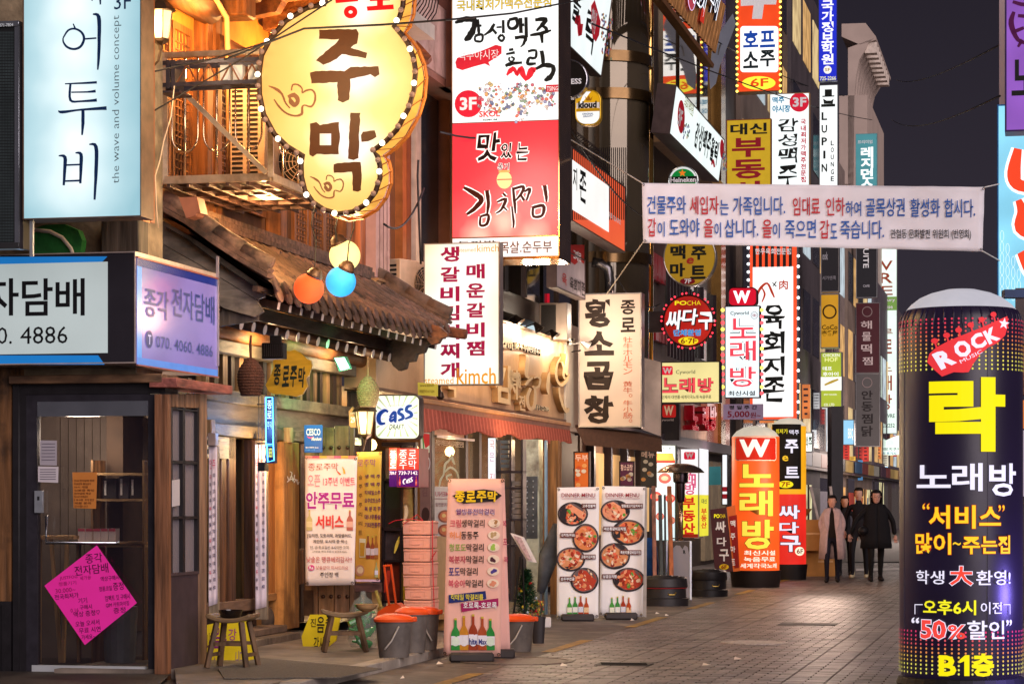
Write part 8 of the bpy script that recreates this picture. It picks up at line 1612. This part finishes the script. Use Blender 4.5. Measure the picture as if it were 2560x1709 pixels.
# far projecting signs
ordn=('nearest','second','third','fourth','fifth','sixth','seventh','eighth','ninth','tenth','eleventh','twelfth','thirteenth','fourteenth','fifteenth','farthest')
for k in range(16):
    Y=67+k*4+r6.uniform(-1,1);z=r6.uniform(2.7,5.2);c=EV(r6.uniform(.12,.3),Y,z);mb=MB();w_,h_=r6.uniform(.2,.5),r6.uniform(.35,1.2);h,cn=r6.choice((('E4E8EC','white'),('C83A30','red'),('D8A840','amber'),('D87A40','orange'),('5088B8','blue'),('D8D0B8','cream')))
    t=thing('shop_sign','%s lit sign, %s of the small signs along the far left facades'%(cn,ordn[k]),'sign',c,'small lit signs far down the street');mb.box(c,(w_,.15,h_),mat(h,.4,em=.6,evar=.3),PV,SV);mb.build('panel',t);mb=MB()
    [mb.box(c-SV*.08+PV*r6.uniform(-.01,.01)+Vector((0,0,h_*(j-2)*.18)),(w_*r6.uniform(.35,.6),.01,h_*.06),ink('3A3038'),PV,SV)for j in range(5)];mb.build('lettering',t)
FS=(('book_sign','dark upright cafe sign with grey lettering below the banner',2052,600,2098,730,78,'24222C',.12,[('서가앤쿡','8A8890',2056,690,2090,700),('ook','A8A8B0',2056,630,2070,650)]),
      ('curry_sign','mustard curry house sign with ring emblem',2051,735,2098,870,80,'C8901C',.6,[('CoCo','2A1A08',2055,812,2094,824),('壱番屋','2A1A08',2055,826,2094,840)]),
      ('chicken_sign','olive green and white lit chicken pub sign',2051,880,2105,1018,82,'A0B030',.75,[('CHICKEN','F4F4E0',2057,884,2099,892),('HOF','F0F0A0',2062,894,2094,904),('데프','FFFFFF',2057,916,2080,926),('후아이','FFFFFF',2057,930,2096,940),('SPICY CHICKEN','F4F4E0',2060,984,2092,988),('CO. LTD','F4F4E0',2060,1008,2086,1015)]),
      ('suite_sign','dark upright suite cafe sign below the banner',2140,600,2193,745,100,'22202A',.12,[('CAFE','B8B8C0',2158,712,2174,718)]),
      ('seafood_sign','dark maroon upright food sign with pale brush letters',2139,757,2200,933,102,'4A1420',.3,[('해','C8B8B8',2152,802,2180,822),('물','C8B8B8',2155,830,2178,852),('떡','C8B8B8',2153,860,2180,884),('찜','C8B8B8',2156,892,2182,912)]),
      ('chicken_stew_sign','grey patterned upright sign with dark letters under the maroon one',2139,934,2200,1116,102,'5E5656',.3,[('안','241E20',2154,976,2182,998),('동','241E20',2154,1004,2182,1028),('찜','241E20',2154,1034,2182,1058),('닭','241E20',2154,1064,2182,1090)]),
      ('lodging_sign','tall pale green lodging sign with brown vertical letters',2193,600,2243,1084,122,'D8ECE0',.85,[('루','8A3A28',2200,822,2232,840),('브르','8A3A28',2202,848,2230,884),('노','8A3A28',2200,910,2230,928),('래','8A3A28',2200,938,2230,976),('방','8A3A28',2200,986,2230,1024),('OUVRE','3A4A44',2202,1034,2237,1044),('13-0252','3A4A44',2202,1058,2237,1068),('E','8A3A28',2200,715,2232,738),('R','8A3A28',2200,682,2232,708),('V','8A3A28',2200,652,2232,676)]),
      ('small_light_sign','small bluish lit cube sign under the chicken sign',2107,1048,2136,1112,88,'8AC0E0',.9,[('BBQ','FFFFFF',2120,1070,2134,1100)]),
      ('flickering_sign','bright white crowded little sign beside the yellow column',2010,1080,2032,1130,70,'E8F0E8',1.1,[('맥주','3A4A3A',2012,1090,2030,1120)]))
for nm,lab,u0,v0,u1,v1,Y,h,e_,tx in FS:
    def pr(q,mb):
        if nm=='curry_sign':q.ring(mb,ink('3A2408'),2074,779,18,18,4,.02)
        if nm=='chicken_sign':q.rect(mb,box_face('F0F0EC',.9,.02),2052,942,2104,976,.02);q.stroke(mb,ink('D8C040'),[(2062,962,4),(2080,954,6),(2096,948,4)],5,.04)
        if nm=='lodging_sign':q.rect(mb,glow('7AA050',.7),2194,742,2242,776,.02);q.text(mb,W_,'luxury',2200,746,2238,756,.04);q.text(mb,W_,'house',2200,762,2232,772,.04)
        if nm in('seafood_sign','chicken_stew_sign'):q.ring(mb,ink('8A7A7A'),2168,v0+22,13,13,2,.02)
        if nm=='suite_sign':rtext(q,mb,W_,'SUITE',2158,610,2172,670,False,d=.02)
        for t_,c_,a,b,c2_,d_ in tx:q.text(mb,(glow(c_,.9)if e_>.5 else ink(c_)),t_,a,b,c2_,d_,.03,.015)
    box_sign(nm,lab,u0,v0,u1,v1,Y,mat(h,.5,var=.1,em=e_,evar=.05,sample=e_>.5),pr,T=.4,rim=.03)
q=Pan(2140,120,(1,0,0))
t=disc('star_sign','black square beer sign with a yellow star far down the street',q,2154,1172,13,.3,mat('1A1418',.4),mat('3A3A3A',.4),1,20);mb=MB();star(q,mb,glow('F8C020',1.3),2155,1170,12,.05);q.text(mb,W_,'SAPPORO',2142,1184,2168,1190,.06,.03);mb.build('lettering',t)
t=thing('neon_sign','blue neon ice cream sign far down the street','neon sign',q.uv(2205,1190));mb=MB();q.text(mb,mat('4A9AFF',.3,em=2.2),'BR',2174,1158,2190,1180,.05,.03);q.text(mb,mat('9AD0FF',.3,em=2.0,sample=False),'baskin',2190,1158,2218,1168,.05,.03);q.text(mb,mat('9AD0FF',.3,em=2.0,sample=False),'robbins',2190,1170,2220,1180,.05,.03);mb.build('lettering',t);mb=MB();q.box(mb,mat('2A2A34',.5),2172,1154,2224,1184,-.2,0);mb.build('panel',t)
t=disc('lantern_sign','round white and yellow lit sign above the far shops',q,2189,1199,13,.4,mat('F8F8FF',.3,em=1.8),mat('E8C030',.4,em=.6,sample=False),4,15)
mb=MB();mb.lathe(P(2152,1205,119),[(0,-.35),(.2,-.3),(.26,0),(.2,.3),(0,.35)],mat('E82A2A',.5,em=1.1),16);tag(mb.build('paper_lantern',smooth=True,loc=P(2152,1222,119)),'glowing red paper lantern far down the street','lantern')
fs2=thing('fan_sign','white and green fan shaped lit sign left of the big purple column','sign',q.uv(2225,1145));mb=MB();mb.prism([q.uv(u,v)for u,v in[(2195,1118),(2204,1108),(2216,1100),(2238,1090),(2256,1086),(2262,1130),(2246,1136),(2212,1138)]][::-1],(0,.3,0),mat('D8F0E0',.4,em=1.0,evar=.2));mb.build('panel',fs2);mb=MB();q.text(mb,ink('2A4A3A'),'꼬치구이',2212,1118,2250,1126,.03,.02);q.text(mb,ink('3A7AA8'),'후기시',2216,1129,2240,1136,.03,.02);mb.build('lettering',fs2)
# cardboard boxes, poles by the far wall
for k,(u,v,w_,h_,lab)in enumerate(((2030,1375,.5,.62,'upper open cardboard box beside the red column base'),(2045,1425,.62,.55,'lower cardboard box on the ground behind the woman in grey'),(2062,1428,.34,.75,'tall narrow cardboard box nearest the walking woman'))):
    g=P(u,v,48.5+k*.4);mb=MB();mb.box(g+Vector((0,0,h_/2))if k==0 else Vector((g.x,g.y,h_/2)),(w_,.4,h_),mat('C08A48',.8,var=.15,sc=4),(1,.1*k,0),(-.1*k,1,0));b0=Vector((g.x,g.y,h_ if k else g.z+h_));mb.bar(b0+Vector((-w_*.5,0,0)),b0+Vector((-w_*.2,-.1,.22)),.38,.008,mat('B07A3C',.8));mb.box(Vector((g.x,g.y-.202,h_*.55+(g.z if k==0 else 0))),(w_*.9,.003,.04),mat('D8B078',.5),(1,0,0),(0,1,0));tag(mb.build('cardboard_box',loc=g),lab,'box')
for k,(u0,u1)in enumerate(((2026,2050),(2076,2084))):mb=MB();mb.bar(P(u0,1215,52),P(u1,1320 if k==0 else 1300,52),.12,.05,mat('B8A8A0',.6,var=.3,sc=6));tag(mb.build('leaning_plank',loc=P(u1,1320,52)),('pale spotted plank leaning on the wall above the cardboard boxes','pale pole leaning left of the dark column behind the people')[k],'plank')
mb=MB();mb.prism([P(u,v,60)for u,v in[(2079,1015),(2108,1015),(2108,1330),(2079,1340)]][::-1],(0,.8,0),mat('1E1A20',.6,var=.2));tag(mb.build('dark_column',loc=P(2093,1340,60)),'dark square column standing behind the woman in the grey coat','column')
# ================================================================ RIGHT EDGE
def pr(q,mb):
    q.text(mb,K0,'노',2529,150,2600,240,.006,.02);dm_=glow('5A1E50',.4)
    for p in([(2535,30,8),(2528,60,14),(2545,100,10),(2575,110,8)],[(2545,40,8),(2570,42,10)],[(2530,82,10),(2560,70,8)],[(2545,118,6),(2556,100,10)],[(2532,5,8),(2560,12,10),(2580,0,8)]):q.stroke(mb,dm_,p,8,.006)
box_sign('violet_sign','violet sign with swirling pattern at the top right edge',2512,-90,2640,330,27.5,box_face('9A62D0',.62,.18),pr,T=.35,frame=mat('3A2A5A',.4,.5))
q=perp(2493,31.5);t=lightbox('ice_sign','tall sky blue lit sign with large red letters edged white on the right','sign',q,2493,262,2640,800,.3,box_face('8AD4F0',.95,.14),mat('2A6AA8',.4,.5));mb=MB()
for p in([(2545,372,20),(2535,430,34),(2543,460,30),(2580,470,26)],[(2546,500,16),(2556,530,26),(2552,570,30),(2590,590,26)],[(2552,630,20),(2575,670,34),(2590,690,30)]):
    q.stroke(mb,glow('FFFFFF',1.1),[(x,y,w+14)for x,y,w in p],1,.005);q.stroke(mb,glow('F04828',.9),p,1,.009)
for i in range(4):
    for k in range(6-i):q.ring(mb,glow('E8F8FF',1.0),2505+i*14,730-k*28+i*4,5,14,1,.006,14)
mb.build('lettering',t)
rb_=thing('building','right hand building edge that carries the blue and violet signs','building',P(2640,1300,33));mb=MB();q=perp(2497,32.6);q.box(mb,mat('C8B4BC',.5,var=.06,sc=1),2498,-150,2514,266,-.3,0);mb.build('pier',rb_)
RBm=mat('3A3438',.6,var=.3,sc=2);mb=MB();a=Vector((7.3,30.2,0));mb.hexa([a,a+Vector((6,0,0)),a+Vector((6,0,0))+SV*6,a+SV*6]+[p+Vector((0,0,9))for p in(a,a+Vector((6,0,0)),a+Vector((6,0,0))+SV*6,a+SV*6)],RBm);mb.build('wall',rb_)
mb=MB();q=perp(2518,30.6);q.box(mb,mat('4A4246',.6,var=.2,sc=3),2538,720,2640,860,-.4,0);q.box(mb,wood('6A4430','x'),2546,862,2640,985,-.4,-.05);q.box(mb,mat('F08030',.5,em=.5),2553,1000,2640,1070,-.2,0);q.box(mb,mat('C8B8C8',.4,em=.35,sample=False),2553,1075,2640,1240,-.2,0);q.box(mb,mat('3A3030',.6),2553,1242,2640,1560,-.4,0);mb.build('shopfront',rb_)
mb=MB();mb.box(P(2534,735,29.8),(.26,.2,.1),mat('14284A',.4,.4),(1,0,0));tag(mb.build('flood_lamp',loc=P(2534,740,29.8)),'dark blue floodlight housing below the sky blue sign','floodlight')
# ================================================================ PEOPLE
def person(lab,u,v,Y,hgt,face_dir,skin_c,hair,top,legs,shoes,coat=None,coat_len=.0,arms=((-.30,.05,.78),(.30,.05,.78)),step=.12,long_hair=False,wide=1.0,inner=None,glasses=False,collar=False,bag=False):
    g=P(u,v,Y);g.z=0;S=hgt;t=thing('person',lab,'person',g);fd=Vector((face_dir,-1,0)).normalized();sx=Vector((-fd.y,fd.x,0))*-1
    def X(a,b,c):return g+(sx*a*wide+fd*b+Vector((0,0,c)))*S/1.7
    def skinned(name,chain,m,sub=2,root=0):
        vs,es,rs=chain;me=bpy.data.meshes.new(name);b=WL[t.name];me.from_pydata([tuple(p-b)for p in vs],es,[]);me.materials.append(m);o=bpy.data.objects.new(name,me);COL.objects.link(o);o.parent=t;WL[o.name]=b
        md=o.modifiers.new('s','SKIN');[setattr(me.skin_vertices[0].data[i],'radius',(r*S/1.7*(wide if i else 1),r*S/1.7*.8))if not isinstance(r,tuple)else setattr(me.skin_vertices[0].data[i],'radius',(r[0]*S/1.7,r[1]*S/1.7))for i,r in enumerate(rs)]
        me.skin_vertices[0].data[root].use_root=True;md.use_smooth_shade=True;sb=o.modifiers.new('u','SUBSURF');sb.levels=sb.render_levels=sub;return o
    sk=mat(skin_c,.5,var=.06,sc=8)
    # whole figure: one surface (trousers colour), then clothing over it
    aL,aR=arms
    pts=[(0,0,.92),(0,0,1.12),(0,0,1.34),(0,.01,1.43),(0,.015,1.50),(.09,0,.86),(.10,step,.48),(.10,step*.6,.09),(.11,step*.6+.10,.04),(-.09,0,.86),(-.10,-step,.48),(-.10,-step*1.4,.09),(-.11,-step*1.4+.10,.04)]
    E_=[(0,1),(1,2),(2,3),(3,4),(0,5),(5,6),(6,7),(7,8),(0,9),(9,10),(10,11),(11,12)];rr=[.125,.12,.13,.055,.05,.10,.074,.052,.04,.10,.074,.052,.04]
    skinned('body',([X(*p)for p in pts],E_,rr),mat(legs,.8,var=.15,sc=12))
    ap=[(0,0,1.0),(0,0,1.2),(0,0,1.33)];ae=[(0,1),(1,2)];ar=[.135,.135,.105]
    for s_,(ax,ay,az_)in((-1,aL),(1,aR)):
        i=len(ap);ap+=[(s_*.165,0,1.35),((s_*.14+ax*.45),ay*.3-.02,(1.36+az_)/2+.03),(ax*.95,ay,az_+.05)];ae+=[(2,i),(i,i+1),(i+1,i+2)];ar+=[.072,.062,.052]
    if coat is None or True:skinned('jacket',([X(*p)for p in ap],ae,ar),mat(coat or top,.85,var=.12,sc=14,bump=.3))
    for s_,(ax,ay,az_)in((-1,aL),(1,aR)): # hands: palm and bent fingers
        base=Vector((ax,ay,az_));mb=MB();mb.lathe(X(*base),[(0,.05),(.03,.03),(.036,-.02),(.03,-.05),(0,-.055)],sk,10)
        for f in range(4):p=base+Vector(((f-1.5)*.016,.0,-.05));mb.tube([X(*p),X(*(p+Vector((0,.005,-.03)))),X(*(p+Vector((0,.022,-.05+.006*abs(f-1.5)))))],[.009,.008,.006],sk,6)
        mb.tube([X(*(base+Vector((-s_*.03,.01,.0)))),X(*(base+Vector((-s_*.045,.025,-.035))))],[.01,.007],sk,6);mb.build('hand',t,smooth=True)
    if coat_len:
        mb=MB();m=mat(coat,.85,var=.10,sc=14,bump=.3);n=28;zs=[1.455,1.42,1.34,1.15,1.0,.80,coat_len];vs=[]
        for j,z in enumerate(zs):
            w_=(.065,.14,.185,.185,.20,.215,.23)[j]*(1+.05*(j>3));gap=.05+.10*max(0,j-1)/5 if inner else.0
            for k in range(n+1):
                a=gap*3+(2*math.pi-gap*6)*k/n+math.pi/2;fold=1+.035*math.sin(k*2.1+j*.3)*(j/6);vs.append(X(w_*math.cos(a)*fold,w_*.72*math.sin(a)*fold,z))
        mb.add(vs,[(j*(n+1)+k,j*(n+1)+k+1,(j+1)*(n+1)+k+1,(j+1)*(n+1)+k)for j in range(6)for k in range(n)],m);o=mb.build('coat',t,smooth=True);sf=o.modifiers.new('t','SOLIDIFY');sf.thickness=.02
        if inner:mb=MB();mb.lathe(X(0,.0,0),[(.13,.88*S/1.7),(.15,1.05*S/1.7),(.155,1.25*S/1.7),(.10,1.38*S/1.7),(.062,1.45*S/1.7)],mat(inner,.8,var=.1,sc=20),20,sx=1,sy=.8);mb.build('sweater',t,smooth=True)
        if collar:
            for s_ in(-1,1):mb=MB();mb.prism([X(s_*.05,.13,1.40),X(s_*.15,.12,1.36),X(s_*.14,.17,1.15),X(s_*.07,.18,.98)],fd*.015,m);mb.build('lapel',t)
    # head with face
    hc=(0,.03,1.585);mb=MB();k_=S/1.7;hp_=[(0,-.125),(.035,-.118),(.056,-.09),(.07,-.045),(.078,.0),(.078,.05),(.062,.09),(.035,.112),(0,.12)];mb.lathe(X(*hc),[(r*k_,z*k_)for r,z in hp_],sk,20,sx=.95,sy=1.12)
    mb.tube([X(0,.11,1.60),X(0,.132,1.565),X(0,.118,1.555)],[.006,.013,.008],sk,8)
    for s_ in(-1,1):mb.tube([X(s_*.076,.02,1.60),X(s_*.082,.015,1.575)],[.014,.010],sk,6)
    mb.build('head',t,smooth=True)
    mb=MB();dk_=ink('1A1210')
    for s_ in(-1,1):mb.box(X(s_*.03,.103,1.597),(.022,.008,.008),dk_,sx,fd);mb.box(X(s_*.031,.103,1.617),(.03,.006,.006),dk_,sx,fd)
    mb.build('eyes',t);mb=MB();mb.box(X(0,.108,1.527),(.036,.008,.009),mat('A8504A',.4),sx,fd);mb.build('mouth',t)
    if glasses:
        mb=MB()
        for s_ in(-1,1):mb.tube([X(s_*.032+.024*math.cos(R(a)),.118,1.597+.022*math.sin(R(a)))for a in range(0,361,30)],.0025,mat('B8A090',.2,.8),5)
        mb.build('glasses',t)
    hm=mat(hair,.45,var=.25,sc=30,bump=.4);mb=MB();n=24;vs=[];rows=[(.0,1.722),(.05,1.715),(.078,1.69),(.09,1.655),(.092,1.61),(.09,1.57),(.086,1.52 if long_hair else 1.55)]+([(.088,1.46),(.085,1.38)]if long_hair else[])
    for r,z in rows:
        for k in range(n):a=2*math.pi*k/n;c,s=math.cos(a),math.sin(a);rad=r*1.02;yy=.02+s*rad*1.12;front=s>.35 and z<1.64;vs.append(X(c*rad*(1.06 if long_hair and z<1.6 else 1),yy if not front else min(yy,.035+.0*s),z))
    mb.add(vs,[(i*n+k,i*n+(k+1)%n,(i+1)*n+(k+1)%n,(i+1)*n+k)for i in range(len(rows)-1)for k in range(n)if not(rows[i+1][1]<1.63 and.25<math.sin(2*math.pi*(k+.5)/n))],hm);mb.build('hair',t,smooth=True)
    for s_,st_ in((1,step*.6),(-1,-step*1.4)):mb=MB();mb.tube([X(s_*.105,st_-.05,.045),X(s_*.108,st_+.05,.045),X(s_*.112,st_+.15,.03)],[.046,.044,.03],mat(shoes,.4,var=.1),10);mb.tube([X(s_*.10,st_,.05),X(s_*.10,st_,.13)],[.045,.045],mat(shoes,.4,var=.1),10);mb.build('shoe',t,smooth=True)
    if bag:mb=MB();mb.lathe(X(.24,.12,.95),[(0,-.09),(.07,-.07),(.09,0),(.07,.07),(0,.09)],mat('1A181C',.5,bump=.6),14,ax=fd,sx=1,sy=1);mb.build('shoulder_bag',t,smooth=True)
person('woman in a long pale grey coat over a dark sweater walking with hands in pockets',2080,1455,45.0,1.62,-.15,'E0AC96','1E1412','A09098','18182A','141014',coat='CDB4B6',coat_len=.46,arms=((-.20,.04,.90),(.20,.04,.90)),inner='1E1612',collar=True,step=.13)
person('woman in black long coat with long dark hair and glasses walking on the right',2190,1451,45.6,1.72,.05,'E6B4A4','120E10','121118','0C0C10','121014',coat='14131A',coat_len=.62,arms=((-.33,-.02,.82),(.43,-.04,.84)),long_hair=True,wide=1.14,glasses=True,step=.12,bag=True)
person('young man in open black jacket and pale shirt walking behind the women',2147,1438,47.6,1.78,-.35,'E8B8A2','14100E','16141C','17151C','D8C8A0',coat='16141C',arms=((-.28,.1,.85),(.28,-.05,.85)),inner=None,step=.16)
person('woman with dark hair half hidden behind the grey coated woman',2112,1432,49.0,1.62,-.2,'E0A888','16100E','17151A','121016','2A2420',coat='17151A',arms=((-.25,.05,.85),(.27,.02,.85)),long_hair=True,step=.10)
lamp('walker_fill',P(2060,1190,41.0),55,(1,.70,.55),.5)  # added lamp without a fixture, lights the walkers from the front

for k,(a,b,s_)in enumerate((((1480,60,34),(2180,300,100),20),((1640,10,46),(2110,240,100),30),((1100,330,30),(1440,250,34),26),((1430,330,34),(1660,560,46),30),((2240,200,120),(2505,110,33),26),((2230,300,110),(2500,240,32),34),((960,560,28),(1060,470,30),22),((1540,690,41),(1650,760,45),24))):
    pa,pb_=P(*a),P(*b);mb=MB();mb.tube([pa.lerp(pb_,j/10)-Vector((0,0,s_/100*4*(j/10)*(1-j/10)))for j in range(11)],.014,mat('15131A',.6),5);tag(mb.build('overhead_cable',smooth=True,loc=pa),('cable from the top of the beer hall side towards the cornice building','upper cable along the left facades beyond the glass tower','cable between the gourd sign building and the gold beer badge','cable from the curled railing to the yellow disc sign','faint upper cable crossing the night sky','faint lower cable crossing the night sky','short cable on the pink building above the air conditioner','short cable behind the cream brown lettered sign')[k],'cable')
